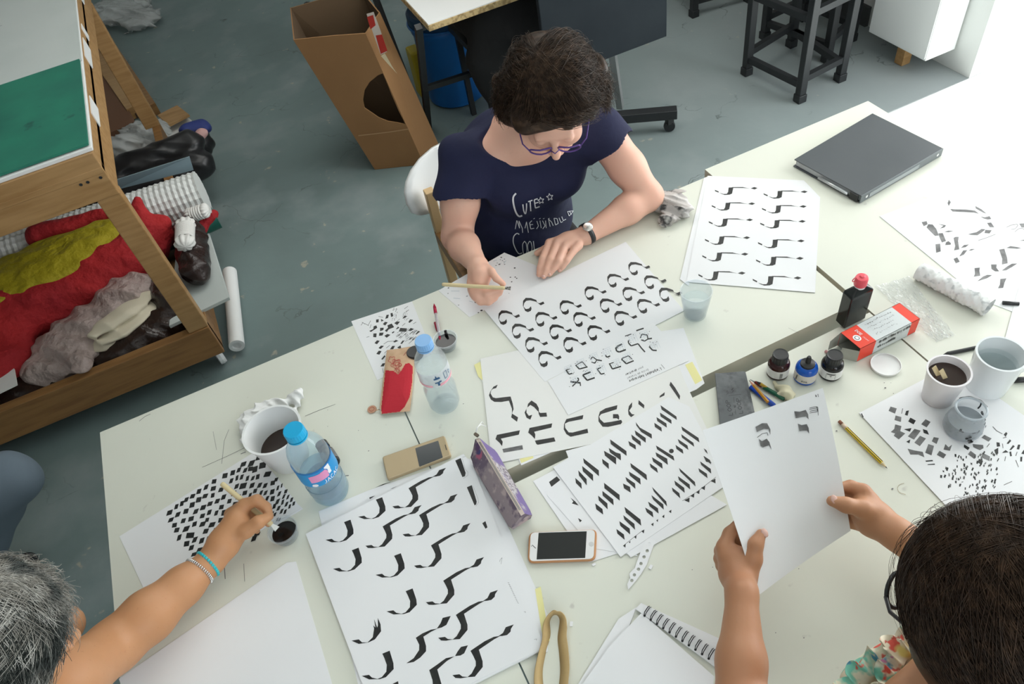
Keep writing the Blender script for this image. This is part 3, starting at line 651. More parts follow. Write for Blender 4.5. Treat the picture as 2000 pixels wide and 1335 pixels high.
# --- text helper: simple stroke letters
GL={'A':[[(0,0),(.5,1),(1,0)],[(.2,.4),(.8,.4)]],'B':[[(0,0),(0,1),(.7,.95),(.75,.6),(0,.5),(.8,.45),(.85,.08),(0,0)]],'C':[[(.9,.85),(.5,1),(.1,.75),(.05,.3),(.4,0),(.9,.15)]],'E':[[(.85,1),(0,1),(0,0),(.85,0)],[(0,.5),(.7,.5)]],'I':[[(.5,0),(.5,1)]],'L':[[(0,1),(0,0),(.8,0)]],
'O':[[(.5,1),(.05,.7),(.05,.3),(.5,0),(.95,.3),(.95,.7),(.5,1)]],'P':[[(0,0),(0,1),(.8,.95),(.85,.6),(0,.5)]],'R':[[(0,0),(0,1),(.8,.95),(.8,.6),(0,.5),(.9,0)]],'S':[[(.9,.85),(.5,1),(.1,.8),(.2,.55),(.8,.42),(.9,.15),(.5,0),(.05,.15)]],'T':[[(0,1),(1,1)],[(.5,1),(.5,0)]],'U':[[(0,1),(.05,.2),(.5,0),(.95,.2),(1,1)]],'N':[[(0,0),(0,1),(1,0),(1,1)]],'J':[[(.2,.1),(.5,0),(.8,.2),(.8,1)]],'D':[[(0,0),(0,1),(.7,.9),(.95,.5),(.7,.1),(0,0)]],'V':[[(0,1),(.5,0),(1,1)]],'M':[[(0,0),(0,1),(.5,.4),(1,1),(1,0)]],
'a':[[(.1,.6),(.5,.68),(.8,.5),(.8,0)],[(.8,.35),(.3,.38),(.1,.15),(.4,0),(.8,.15)]],'b':[[(.1,1),(.1,0),(.6,0),(.85,.3),(.6,.65),(.1,.55)]],'d':[[(.85,1),(.85,0),(.4,0),(.1,.3),(.4,.65),(.85,.55)]],'e':[[(.1,.35),(.85,.35),(.7,.62),(.4,.68),(.1,.4),(.3,.03),(.8,.05)]],'g':[[(.85,.6),(.4,.65),(.1,.3),(.4,0),(.85,.1),(.85,.65),(.85,-.2),(.5,-.35),(.1,-.25)]],'h':[[(.1,0),(.1,1)],[(.1,.45),(.5,.65),(.8,.5),(.8,0)]],'i':[[(.5,0),(.5,.65)],[(.5,.85),(.5,.95)]],'l':[[(.5,0),(.5,1)]],'n':[[(.1,0),(.1,.65)],[(.1,.45),(.5,.65),(.8,.5),(.8,0)]],'o':[[(.5,.65),(.1,.45),(.1,.2),(.5,0),(.9,.2),(.9,.45),(.5,.65)]],'p':[[(.1,-.35),(.1,.65),(.6,.65),(.85,.35),(.6,0),(.1,.05)]],'q':[[(.85,-.35),(.85,.65),(.4,.65),(.1,.35),(.4,0),(.85,.1)]],'r':[[(.2,0),(.2,.65)],[(.2,.4),(.5,.65),(.8,.6)]],'t':[[(.4,1),(.4,.1),(.7,0)],[(.1,.65),(.7,.65)]],'u':[[(.1,.65),(.1,.2),(.4,0),(.8,.15),(.8,.65)]],'v':[[(.05,.65),(.45,0),(.9,.65)]],"'":[[(.5,1),(.4,.75)]],'G':[[(.9,.85),(.5,1),(.1,.75),(.05,.3),(.4,0),(.9,.15),(.9,.45),(.55,.45)]],'-':[[(.1,.4),(.9,.4)]],'s':[[(.8,.6),(.4,.66),(.15,.5),(.75,.2),(.5,0),(.1,.05)]]}
def text(s,o,ux,uy,w,gap=1.3):
    """stroke text: origin o, ux = one letter advance vector, uy = letter height vector (any 2D frame)"""
    out=[]; x=0
    for ch in s:
        if ch!=' ':
            k=.45 if ch in "lI'i" else 1
            for st in GL.get(ch,[[(0,0),(1,.6)]]):
                pts=[(o[0]+ux[0]*(x+(px-.5*(1-k))*.78)+uy[0]*py,o[1]+ux[1]*(x+(px-.5*(1-k))*.78)+uy[1]*py) for px,py in st]
                out+=pen(pts,w)
            x+=.6 if k<1 else 1
        else: x+=.6
    return out
def fit(s): return sum(.6 if c in " lI'i" else 1 for c in s)
def tline(s,a,b,hv,w,zc=None):
    a,b=(zc([a])[0],zc([b])[0]) if zc else (a,b); k=fit(s); hv=(hv[0]/(zc.k if zc else 1),hv[1]/(zc.k if zc else 1))
    return text(s,a,((b[0]-a[0])/k,(b[1]-a[1])/k),hv,w)
ink+=I(tline("L'alphabet hebraique",(1355,575),(985,720),(9,27),.85,z2))+I(tline("Grille de travail",(1210,585),(965,690),(8,22),.5,z2),2)+I(tline("pour",(1150,560),(1085,588),(8,22),.5,z2),2)+I(tline("droitier",(1075,590),(940,650),(8,22),.9,z2))
sheet('worksheet',[(1070,744),(1276,630),(1345,704),(1110,810)],.7526,.0004,ink,'printed Hebrew alphabet worksheet lying between the curled-letter sheet and the big letters','paper')
# --- big-letter sheet on a yellow-bordered pad
sheet('pad_with_yellow_border',[(927,712),(1010,688),(1335,640),(1376,748),(1360,760),(1018,908)],.7505,.0009,[([(1338,712),(1352,706),(1372,742),(1358,750)],4),([(926,712),(938,706),(945,745),(934,735)],4),([(1014,893),(1040,884),(1042,894),(1018,904)],4)],'pad with yellow border strips beneath the big-letter sheet','pad')
z3=Z(940,720,6.677); z4=Z(1150,720,7.416)
ink=[]
ink+=I([z3([(215,205),(160,232),(120,290),(100,345),(125,400),(170,430),(260,432),(360,415),(400,520),(400,590),(408,560),(422,525),(410,450),(382,360),(300,368),(190,382),(150,370),(122,320),(128,285),(150,262),(195,250)]),z3([(400,582),(480,632),(466,690),(390,632)]),
 z3([(655,412),(610,455),(600,505),(640,470),(690,500),(745,560),(750,590),(768,628),(858,622),(850,570),(770,575),(752,560),(750,510),(720,455)]),z3([(600,505),(565,570),(590,635),(640,662),(665,598),(620,612),(590,570),(590,520)]),
 z3([(505,800),(205,860),(185,915),(240,965),(272,1008),(280,950),(255,910),(490,858)]),
 z3([(925,710),(630,770),(612,830),(660,870),(700,915),(705,855),(690,820),(915,765)]),z3([(700,935),(950,893),(968,945),(735,990),(715,975)]),
 z3([(1332,602),(1110,655),(1080,720),(1076,790),(1110,850),(1165,885),(1395,835),(1385,780),(1190,830),(1140,828),(1095,770),(1090,715),(1140,690),(1322,655)])])
ink+=I([z3([(275,1045),(535,995),(545,1050),(290,1092)])],2)
ink+=I([z4([(415,525),(240,572),(160,620),(140,690),(140,760),(200,838),(280,840),(465,800),(485,770),(470,738),(330,765),(220,780),(165,730),(150,690),(180,655),(405,585)]),z4([(350,655),(425,655),(440,690),(438,738),(425,730),(405,715),(350,718)]),
 z4([(628,482),(580,540),(570,600),(575,660),(612,700),(665,662),(625,655),(585,605),(625,550)]),z4([(722,452),(805,525),(800,575),(718,510)]),z4([(1022,420),(1030,390),(1100,338),(1095,385)]),z4([(1185,185),(1168,235),(1315,450),(1322,390),(1250,270)])])
ink+=I([z4([(1228,525),(1360,502),(1368,572),(1350,545),(1275,580)]),z4([(1445,692),(1505,682),(1525,720),(1498,738)])],2)
sheet('big_letter_sheet',[(938,700),(1010,684),(1320,700),(1338,745),(1410,900),(1180,862),(975,903),(960,902)],.7516,.0005,ink,'white sheet with large bold black letters under the slanted-stroke sheet','paper',mats=[M['paperw'],M['ink'],M['inkgrey'],M['pale'],M['yellow']])
# --- sheets beneath the slanted strokes
z5=Z(1040,880,5.263)
sheet('practice_sheet',[(1041,939),(1100,908),(1270,1060),(1150,1098)],.7500,.0004,I([z5([(170,320),(250,262),(285,300),(195,370)]),z5([(685,940),(740,895),(775,935),(712,995)]),z5([(660,860),(690,850),(665,875)])]),'lowest white practice sheet fanned out left of the slanted-stroke sheet','paper')
sheet('practice_sheet',[(1068,966),(1107,930),(1190,985),(1245,1085),(1160,1070)],.7506,.0004,I([z5([(390,480),(440,520),(475,562),(405,540),(420,520)]),z5([(468,690),(508,715),(488,735)])]),'middle practice sheet fanned out between the phone and the slanted-stroke sheet','paper')
sheet('practice_sheet',[(1105,880),(1200,855),(1420,985),(1232,1088),(1150,1000)],.7512,.0004,[],'blank lower sheet directly beneath the slanted-stroke sheet','paper')
# --- slanted stroke sheet
def para(zc,*ps): return I([zc(p) for p in ps])
ink=[]
ink+=para(z4,[(1038,525),(1270,690),(1275,740),(1055,590)],[(1030,632),(1195,740),(1200,798),(1040,690)],[(980,698),(1125,790),(1130,852),(992,755)],[(948,780),(1052,850),(1058,910),(958,840)],
 [(680,772),(740,850),(910,945),(915,1010),(760,915),(690,820)],[(665,890),(825,1000),(825,1070),(680,955)],[(615,950),(750,1050),(755,1118),(630,1020)],[(572,1045),(678,1105),(683,1168),(590,1110)],
 [(308,1020),(545,1190),(548,1260),(320,1090)],[(290,1145),(465,1255),(465,1325),(305,1205)],
 [(1340,832),(1590,1000),(1602,1065),(1355,890)],[(1338,945),(1515,1070),(1528,1128),(1350,995)],[(1288,1015),(1430,1110),(1443,1175),(1310,1075)],[(1255,1100),(1360,1170),(1370,1230),(1270,1160)],
 [(972,1108),(1225,1265),(1240,1330),(990,1165)],[(1665,1150),(1705,1180),(1725,1235),(1690,1200)],[(1660,1262),(1720,1300),(1780,1360),(1700,1345)])
cx,cy=z4([(1197,1190)])[0]; ink.append(([(cx+4.6*math.cos(a),cy+4.3*math.sin(a)) for a in np.linspace(0,2*math.pi,16,endpoint=False)],1))
ink+=para(z5,[(520,75),(682,200),(684,262),(530,125)],[(510,155),(622,245),(624,312),(518,210)],[(470,200),(556,290),(558,355),(478,255)],[(440,278),(503,335),(507,392),(446,330)],
 [(735,0),(860,70),(860,142),(745,50)],[(795,0),(905,30),(908,98),(800,20)],[(900,0),(965,0),(967,50)],[(715,82),(783,130),(786,188),(722,130)],
 [(1005,125),(1172,245),(1178,302),(1015,170)],[(990,212),(1108,285),(1113,348),(1000,255)],[(955,268),(1055,335),(1058,392),(968,310)],[(930,335),(1003,370),(1010,430),(940,385)],
 [(735,328),(895,452),(897,512),(740,385)],[(718,412),(830,498),(835,560),(722,460)],[(675,460),(770,540),(773,602),(682,510)],[(645,540),(720,598),(727,655),(655,600)],
 [(945,575),(1110,705),(1118,770),(960,635)],[(932,660),(1048,750),(1055,812),(945,705)],[(893,722),(1000,798),(1004,860),(902,770)],[(862,802),(940,858),(948,915),(872,850)],
 [(1265,15),(1385,80),(1392,145),(1275,55)],[(1228,65),(1333,130),(1338,185),(1240,110)],[(1205,128),(1280,180),(1290,228),(1215,170)],[(1505,0),(1550,30),(1545,0)],
 [(1228,370),(1375,520),(1383,572),(1250,420)],[(1222,455),(1345,550),(1350,605),(1240,500)],[(1188,522),(1290,590),(1297,645),(1205,570)],[(1157,582),(1235,628),(1243,685),(1175,630)],
 [(1505,175),(1670,320),(1676,366),(1520,215)],[(1495,260),(1615,345),(1622,398),(1505,300)],[(1458,305),(1560,380),(1565,432),(1468,350)],[(1432,375),(1510,435),(1520,490),(1442,415)],
 [(1760,52),(1825,95),(1838,140),(1775,90)],[(1722,108),(1832,185),(1838,235),(1735,145)],[(1705,178),(1793,235),(1800,282),(1715,215)],
 [(930,975),(958,958),(955,995)],[(990,938),(1008,925),(1003,950)],[(1045,885),(1070,870),(1065,905)],[(1118,825),(1150,808),(1145,848)],[(1218,755),(1245,738),(1242,775)],[(1272,715),(1292,700),(1288,732)],[(1332,675),(1356,655),(1354,692)],[(1402,622),(1428,605),(1425,642)],
 [(1560,508),(1615,480),(1612,530)],[(1620,462),(1664,438),(1660,482)],[(1680,425),(1718,400),(1714,445)],[(1732,380),(1775,358),(1770,405)],[(1832,310),(1880,285),(1882,335)])
ink+=I(pen(z5([(945,965),(1045,885),(1130,820)]),.7))+I(pen(z5([(1540,515),(1700,415),(1885,270)]),.7))
sheet('slanted_stroke_sheet',[(1080,912),(1306,775),(1346,793),(1425,942),(1212,1087)],.7519,.0005,ink,'white sheet covered in groups of four slanted black strokes in front of the held page','paper')
# --- large pad with long descending letters
z6=Z(590,880,5.556); z7=Z(640,1080,4.762)
JS=[z7([(308,255),(372,230),(402,330),(404,378),(335,445),(280,462),(240,462),(190,465),(128,438),(190,428),(215,450),(262,460),(300,445),(340,400),(345,345),(325,290)])]
K=[z7([(1075,255),(1110,232),(1200,175),(1280,138),(1335,130),(1280,160),(1148,245),(1178,340),(1178,385),(1108,465),(1040,470),(985,480),(940,478),(914,455),(975,447),(1000,465),(1045,468),(1080,440),(1118,375),(1118,340),(1100,300)]),z7([(1320,132),(1360,105),(1385,58),(1455,35),(1430,70),(1425,95),(1395,122),(1355,130)])]
ja=z7([(128,438)])[0]; ka=z7([(914,455)])[0]; zp=.757
ink=[]
for a in z6([(255,965),(335,1280),(608,715)])+z7([(50,145),(445,200),(548,540),(318,1140)]): ink+=I(shift_in_plane(JS,ja,a,zp))
for a in z6([(980,602),(1090,905),(1215,1245),(688,1030)])+z7([(914,455),(1028,785),(1160,1132)]): ink+=I(shift_in_plane(K,ka,a,zp))
ink+=I([z7([(820,785),(880,745),(960,710),(1020,700),(960,730),(890,775),(915,860),(915,910),(860,970),(800,1010),(732,1022),(800,975),(850,900),(852,850)]),z7([(1015,700),(1050,650),(1070,600),(1145,582),(1105,665),(1060,690)]),
 z7([(945,1085),(1010,1040),(1100,975),(1180,958),(1110,1000),(1020,1080),(1060,1220),(1062,1330),(990,1330),(975,1180)]),z7([(1185,955),(1210,910),(1240,870),(1305,855),(1270,930),(1235,950)]),
 z7([(575,1230),(655,1188),(665,1260),(600,1330),(590,1280)]),
 z7([(222,812),(290,800),(320,828),(370,830),(420,780),(432,700),(425,670),(445,690),(432,610),(460,690),(468,670),(466,600),(492,660),(497,725),(440,800),(380,828),(290,842)])])
ink+=I([z6([(1662,105),(1722,78),(1775,240),(1768,275),(1740,285)]),z6([(1788,395),(1842,372),(1895,550),(1890,580),(1872,592)]),z6([(1955,785),(1990,762),(2012,830),(1990,845)]),z6([(730,505),(795,485),(735,525)]),z6([(955,415),(1040,378),(985,408)]),z6([(790,400),(880,360),(970,335),(870,375)])])
ink+=I(pen(z6([(1740,85),(1770,200),(1800,230),(1800,265),(1750,300)]),.35),2)+I(pen(z6([(1855,380),(1910,520),(1915,560),(1885,600)]),.35),2)+I(pen(z6([(1740,70),(1775,60)]),.4),2)
for k in range(12): x=1675+k*8; ink+=I(pen(z7([(x,270+k*17),(x+14,278+k*17)]),.6),2)
ink+=I(pen(z7([(1600,80),(1605,60),(1622,40),(1612,100)]),.5),2)+I(pen(z7([(1920,800),(1945,795),(1940,810)]),.5),2)+I(pen(z7([(1825,545),(1840,542),(1838,555)]),.5),2)
sheet('underlying_sheet',[(622,998),(720,957),(905,893),(935,900),(1070,1200),(1070,1272),(900,1300),(700,1340)],.7502,.0008,[([(1045,1150),(1056,1145),(1074,1250),(1062,1258)],4)],'lower sheets of the big pad peeking out above and right of it','paper')
e=empty('calligraphy_pad',P(830,1130,.751),'big pad filled with long descending black letters, nearest the camera','pad')
cs=[(597,1042),(905,886),(922,905),(1060,1252),(1056,1268),(740,1420)]
o=sheet('pad_block',[(600,1050),(915,900),(1062,1267),(745,1425)],.7512,.0045,[],'x'); 
for k in ('label','category'): del o[k]
inv=setparent(o,e); o.location=Vector(o.location)-e.location; o.name='page_block'
o=sheet('top_page',cs,.7557,.0006,ink,'x')
for k in ('label','category'): del o[k]
setparent(o,e); o.location=Vector(o.location)-e.location
# --- twelve-letter sheet at the upper right
z8=Z(1380,350,6.068)
zN=[z8([(262,98),(318,95),(302,170),(272,182),(215,186),(185,176),(150,158),(200,174),(240,172),(255,150)]),z8([(300,93),(430,92),(475,103),(520,110),(440,103),(315,102)]),z8([(98,125),(145,145),(142,158),(100,140)]),z8([(522,108),(565,92),(605,104),(570,120)])]
na=z8([(98,130)])[0]; ink=[]
for a in z8([(98,130),(60,312),(25,502),(-20,712),(-52,905),(-98,1128),(676,172),(655,345),(634,520),(608,750),(585,955),(546,1185)]): ink+=I(shift_in_plane(zN,na,a,.752))
sheet('underlying_sheet',[(1375,347),(1384,345),(1345,558),(1328,545)],.7512,.0004,[],'thin edge of sheets under the left side of the twelve-letter sheet','paper')
sheet('twelve_letter_sheet',[(1382,343),(1570,352),(1602,385),(1592,571),(1340,550)],.7517,.0006,ink,'white sheet with two columns of six long black letters near the binder','paper',mats=[M['paper'],M['ink'],M['inkgrey'],M['pale'],M['yellow']])
# --- checkered sheet at the left
z9=Z(310,870,5.803); ink=[]
cen=[(122,758,36,36),(200,690,22,36),(262,655,24,36),(312,612,26,34),(383,572,30,32),(455,518,28,36),(536,470,26,36),(627,405,30,32),(750,340,34,36),(838,306,30,36),(908,275,24,34),(958,210,36,34),(1050,200,36,44),(1128,138,28,34),(1176,222,46,44),(1040,262,32,32),(1090,268,34,44),(980,278,24,34),
(215,780,30,36),(308,742,32,36),(378,670,34,38),(452,612,34,38),(525,570,32,32),(612,562,24,32),(618,485,34,32),(706,498,30,32),(822,398,22,36),(886,365,18,36),(940,355,20,36),(1005,370,20,36),(1066,368,20,32),(1122,352,24,36),(1232,322,42,38),(1292,422,30,32),(1330,385,22,28),
(138,840,32,32),(178,900,32,32),(204,955,32,34),(278,850,28,34),(366,828,36,34),(420,745,30,36),(503,700,34,36),(580,658,32,32),(663,628,28,34),(735,582,28,36),(800,628,26,32),(866,662,34,34),(955,455,44,42),(883,460,26,34),(1057,450,30,36),(1143,448,24,36),(1206,452,24,34),(975,535,30,32),(1035,562,18,34),(1092,512,24,32),(1158,535,18,36),(1210,535,20,32),(1286,522,28,36),(1350,478,14,34),(1394,452,10,28),(1440,518,20,28),
(495,795,30,32),(573,755,26,36),(652,762,22,36),(710,695,30,32),(752,755,50,40),(548,840,24,30),(405,888,30,34),(497,888,36,36),(310,942,38,40),(603,895,38,36),(706,842,36,34),(858,745,26,20),(232,1040,26,42),(355,1015,54,40),(533,968,32,36),(645,955,32,36),(316,1110,36,38),(408,1065,28,40),(487,1075,30,40),(558,1050,18,36),(640,1030,24,36),(370,1155,30,36),(470,1180,44,36),(543,1120,26,30),
(1228,598,18,36),(1290,600,26,36),(1366,545,18,34),(1418,575,14,34),(1464,582,14,32),(1505,612,16,32),(1530,655,16,28),(1240,690,30,36),(1310,685,20,36),(1345,635,22,40),(1404,640,16,36),(1448,662,16,34),(1484,688,14,30),(1358,708,18,34),(1392,742,16,34),(1432,748,16,32),(1285,770,18,32),(1315,780,16,28),(1345,835,14,24),(1370,835,12,24),(1115,1000,36,24),(1080,1050,30,40),(850,540,30,34),(900,580,30,30),(1150,620,28,30),(400,1230,34,28)]
for cx,cy,w,h in cen:
    w=w*.90;h=h*.90; s=random.uniform(-.22,.10)
    a=[(-w*.72,-h*.62),(w*.86,-h*1.0),(w*.80,h*.62),(-w*.80,h*1.0)]
    r=random.uniform(-.12,.12); a=[(x*1.12+y*(-.22+s),y*1.08+x*r) for x,y in a]
    ink+=I([z9([(cx+x,cy+y) for x,y in a])])
sheet('checkered_sheet',[(233,1047),(500,880),(588,992),(285,1158)],.7504,.0006,ink,'white sheet covered with small black lozenges under the tanned painting hand','paper')
sheet('underlying_sheet',[(520,1010),(575,978),(592,993),(540,1025)],.7499,.0004,[],'sheet corner peeking out below the checkered sheet by the ink cup','paper')
# --- small marks sheet at the table edge, upper left
zA=Z(680,580,8.344); ink=[]
for p in ([(455,365),(500,360),(495,410),(455,415)],[(535,355),(580,380),(540,400)],[(605,355),(625,290),(665,285),(650,340)],[(690,265),(722,255),(735,310),(700,325)],[(565,440),(600,402),(645,410),(605,462)],[(750,425),(790,395),(845,400),(800,455)],[(640,460),(710,430),(750,490),(660,525),(630,570),(598,545),(650,500)],[(778,520),(815,480),(835,500),(790,525)],[(825,560),(850,502),(960,510),(945,565)],[(345,550),(410,520),(415,475),(460,460),(475,500),(420,535),(370,568)],[(520,500),(580,498),(575,535),(520,555)],[(408,650),(412,592),(465,590),(458,655)],[(502,630),(510,580),(580,578),(560,625)],[(590,630),(640,600),(690,615),(628,662)],[(430,750),(470,703),(515,712),(470,768)],[(495,830),(535,790),(585,795),(530,845)],[(458,925),(500,872),(545,880),(510,938)],[(540,1010),(590,948),(610,965),(560,1020)],[(525,1130),(560,1080),(605,1075),(580,1128)],[(680,850),(720,795),(765,795),(735,848)],[(798,820),(855,785),(865,835),(840,845)],[(850,760),(890,705),(915,712),(880,760)],[(980,410),(1010,362),(1060,372),(1005,418)],[(885,350),(920,300),(965,310),(910,345)],[(975,548),(1020,502),(1075,520),(1020,552)],[(1095,608),(1140,550),(1175,560),(1115,608)],[(710,580),(740,558),(760,565),(725,592)],[(735,730),(775,695),(820,712),(760,738)]):
    ink+=I([zA(p)])
for k in range(46):
    x=random.uniform(780,1080);y=random.uniform(560,760); l=random.uniform(25,70); ink+=I(pen(zA([(x,y),(x+l,y-l*.75)]),random.uniform(.3,.8)))
for k in range(24):
    x=random.uniform(700,960);y=random.uniform(190,400); l=random.uniform(20,60); a=random.uniform(-1.8,-.4); ink+=I(pen(zA([(x,y),(x+l*math.cos(a),y+l*math.sin(a))]),random.uniform(.3,.7)))
for a,b in (((210,460),(245,410)),((225,410),(275,440)),((270,430),(335,465)),((325,460),(368,382)),((355,505),(375,445)),((300,655),(345,642)),((580,765),(650,720)),((650,720),(780,715)),((590,910),(650,860)),((620,830),(680,785)),((560,1160),(575,1235)),((935,250),(990,205)),((915,192),(975,148)),((880,470),(930,425)),((1060,435),(1110,405)),((495,315),(570,330))): ink+=I(pen(zA([a,b]),.7))
sheet('small_marks_sheet',[(686,627),(805,588),(845,690),(737,742)],.7502,.0005,ink,'small sheet of scattered dashes and lozenges under the red pouch at the table edge','paper')
# --- spotted sheet under the hand
ink=[]
zB=Z(840,480,8.345)
for x,y,r in ((1160,188,12),(1212,215,8),(1145,225,7),(1205,260,7),(1130,300,14),(1215,300,9),(1380,360,12),(1075,495,9),(1310,512,10),(1388,508,10),(1412,528,10),(1330,585,10),(300,685,10),(292,775,8),(745,918,16),(838,1052,16),(788,1088,10),(465,965,8),(1285,772,6),(1022,935,9),(1075,320,8),(600,820,10),(1180,240,8),(1095,280,7)):
    m=1 if r>9 and y>330 else 2
    cx,cy=zB([(x,y)])[0]; ink.append(([(cx+r/8.3*1.25*math.cos(a)+r/20*math.sin(a),cy+r/8.3*.7*math.sin(a)-r/22*math.cos(a)) for a in np.linspace(0,6.28,8,endpoint=False)],m))
for a,b in (((340,735),(480,735)),((380,850),(490,860)),((590,830),(620,800)),((1120,310),(1160,280)),((1200,290),(1240,240)),((640,900),(700,915)),((1030,250),(1090,230))): ink+=I(pen(zB([a,b]),.8),3)
sheet('spotted_sheet',[(856,567),(985,493),(1052,520),(1075,545),(946,605),(917,619)],.7501,.0004,ink,'white scrap sheet with ink spots under the pale brush hand','paper')
# --- sheet of loose lozenges at the right
zC=Z(1680,740,5.5625); ink=[]
for p in ([(330,298),(398,318),(378,375),(308,345)],[(385,395),(448,412),(442,465),(372,445)],[(545,418),(605,450),(580,492),(522,460)],[(500,345),(530,340),(515,398),(485,388)],[(710,435),(765,465),(722,525),(662,490)],[(380,492),(448,510),(435,565),(490,590),(420,655),(365,615),(380,590),(332,575),(370,540)],[(475,545),(558,532),(540,572)],[(590,540),(658,560),(585,658),(518,622)],[(680,542),(728,558),(748,605),(690,585)],[(650,615),(715,645),(648,728),(588,690)],[(800,630),(855,640),(830,705),(778,675)],[(740,705),(802,725),(775,828),(706,800)],[(925,705),(960,740),(998,712),(975,778),(905,765)],[(862,778),(935,820),(905,862),(832,822)],[(515,755),(590,775),(680,790),(698,850),(630,820),(545,820)],[(708,885),(785,878),(792,892),(715,898)],[(730,925),(810,918),(812,930),(735,933)],[(500,680),(545,655),(535,698)],[(8,375),(20,372),(38,412),(28,418)],
 [(1350,605),(1428,645),(1395,680),(1318,635)],[(1200,778),(1262,825),(1230,860),(1170,815)],[(1325,798),(1410,840),(1405,890),(1318,850)],[(1290,865),(1335,885),(1320,930),(1275,905)],[(1220,705),(1335,715),(1340,750),(1300,772),(1230,740)],[(1130,710),(1190,745),(1170,772),(1125,740)],[(1560,600),(1585,575),(1600,590),(1580,628)],[(1590,700),(1625,655),(1642,670),(1610,705)],[(1620,770),(1660,715),(1680,730),(1640,770)],[(1700,760),(1715,710),(1740,712),(1728,765)],[(1620,790),(1640,785),(1648,835),(1630,840)],[(1738,895),(1740,845),(1762,842),(1758,895)],[(1480,685),(1515,690),(1520,730),(1485,735)],[(1455,770),(1500,745),(1500,810),(1470,810)],[(1540,800),(1580,770),(1612,795),(1560,800)],[(1750,810),(1775,770),(1800,775),(1780,815)]):
    ink+=I([zC(p)],2 if area2(p)<-3800 or abs(area2(p))>3300 else 1)
random.seed(5)
for k in range(115):
    t=random.random(); x=random.uniform(850,1500); y=random.uniform(800,1270)
    if y<900+ (1000-x)*.2 and x<1000: continue
    if x+y*.2>1720 or x<850+max(0,(y-1000))*.4: continue
    w=random.uniform(8,17);h=random.uniform(22,34); a=random.uniform(-.1,.5) if x<1250 else random.uniform(.1,.8)
    ca,sa=math.cos(a),math.sin(a); q=[(-w,-h),(w,-h*.8),(w,h),(-w,h*.8)]
    if t<.3: q=[(-w,-h),(w*.2,-h*.3),(w,-h*.8),(w*.8,h),(-w*.4,h*.3),(-w,h*.7)]
    ink+=I([zC([(x+(px*ca-py*sa)*.62,y+(px*sa+py*ca)*.62) for px,py in q])],2 if t>.75 else 1)
random.seed(11)
for a,b in (((1440,515),(1480,560)),((1480,560),(1545,595)),((450,375),(462,318)),((1100,1120),(1120,1115)),((1550,640),(1590,630)),((1545,700),(1552,750)),((1375,740),(1405,700)),((1690,880),(1720,955)),((1570,890),(1580,840)),((1690,835),(1705,790)),((1560,1150),(1650,1110))): ink+=I(pen(zC([a,b]),1.4),2)
sheet('loose_lozenge_sheet',[(1678,806),(1870,706),(1905,745),(2100,880),(2060,1010),(1860,1000)],.7512,.0007,ink,'white sheet with loose black and grey lozenges under the glass jar','paper')
# --- calligraphy sheet far right
zD=Z(1750,370,6.356); ink=[]
for p in ([(640,170),(655,125),(680,155),(655,205)],[(672,240),(720,245),(860,248),(980,262),(1030,300),(960,285),(860,280),(700,272)],[(985,205),(1060,245),(1125,300),(1080,285),(990,235)],[(1048,335),(1100,345),(1160,330),(1182,365),(1140,372),(1090,360)],[(1130,415),(1180,410),(1220,468),(1165,468)],[(318,405),(380,392),(392,430),(345,455)],[(380,470),(400,430),(455,435),(500,490),(530,570),(485,575),(430,520)],[(520,425),(622,445),(600,470),(545,485),(590,450)],[(525,545),(580,540),(620,640),(570,655),(545,600)],[(600,525),(650,510),(715,515),(650,530)],[(610,690),(620,655),(650,640),(682,665),(678,685)],[(490,680),(548,672),(555,768),(498,785)],[(715,600),(740,588),(778,588),(770,640),(785,742),(720,755),(735,700)],[(805,725),(845,688),(905,682),(865,715)],[(785,830),(835,755),(885,752),(840,810)],[(715,860),(760,842),(790,895),(742,915)],[(900,760),(930,740),(980,738),(940,755)],[(895,555),(930,545),(1000,530),(1060,490),(1110,495),(1060,535),(1010,568),(930,562)],[(1098,540),(1110,500),(1188,505),(1160,545)],[(1280,745),(1345,735),(1380,850),(1385,915),(1315,930),(1320,860)],[(1370,725),(1420,702),(1500,712),(1555,728),(1500,735)],[(1180,930),(1250,930),(1245,970),(1280,1015),(1230,1015),(1185,985)],[(1315,1005),(1380,955),(1440,920),(1505,918),(1450,955),(1370,1000)],[(975,975),(1040,968),(1035,1010),(1045,1070),(965,1080),(980,1050)],[(1010,1138),(1080,1080),(1130,1060),(1192,1062),(1130,1100)],[(1295,1110),(1370,1102),(1345,1160),(1330,1220),(1265,1225),(1290,1180)],[(1530,425),(1600,420),(1600,470),(1560,470)],[(1530,632),(1600,622),(1600,636)]): ink+=I([zD(p)],2)
for l in ([(1370,468),(1440,440),(1510,435),(1480,485),(1430,492)],[(1475,525),(1520,490),(1560,480),(1600,500)],[(1020,632),(1120,600),(1235,555)]): ink+=I(pen(zD(l),.8,True),2)
sheet('calligraphy_sheet',[(1718,422),(1850,372),(2150,500),(2060,640),(1920,586)],.7512,.0006,ink,'white sheet with loose grey calligraphic strokes at the far right, beyond the bubble wrap','paper')
sheet('blank_sheet',[(1990,560),(2080,600),(2080,730),(1962,664)],.7520,.0006,[],'blank white sheet cut by the right edge beside the white mug','paper')
# --- blank sheets near the camera
sheet('blank_sheet',[(232,1325),(560,1098),(578,1096),(668,1400),(300,1500)],.7502,.0008,[],'large blank sheet beside the tanned forearm at the bottom left','paper')
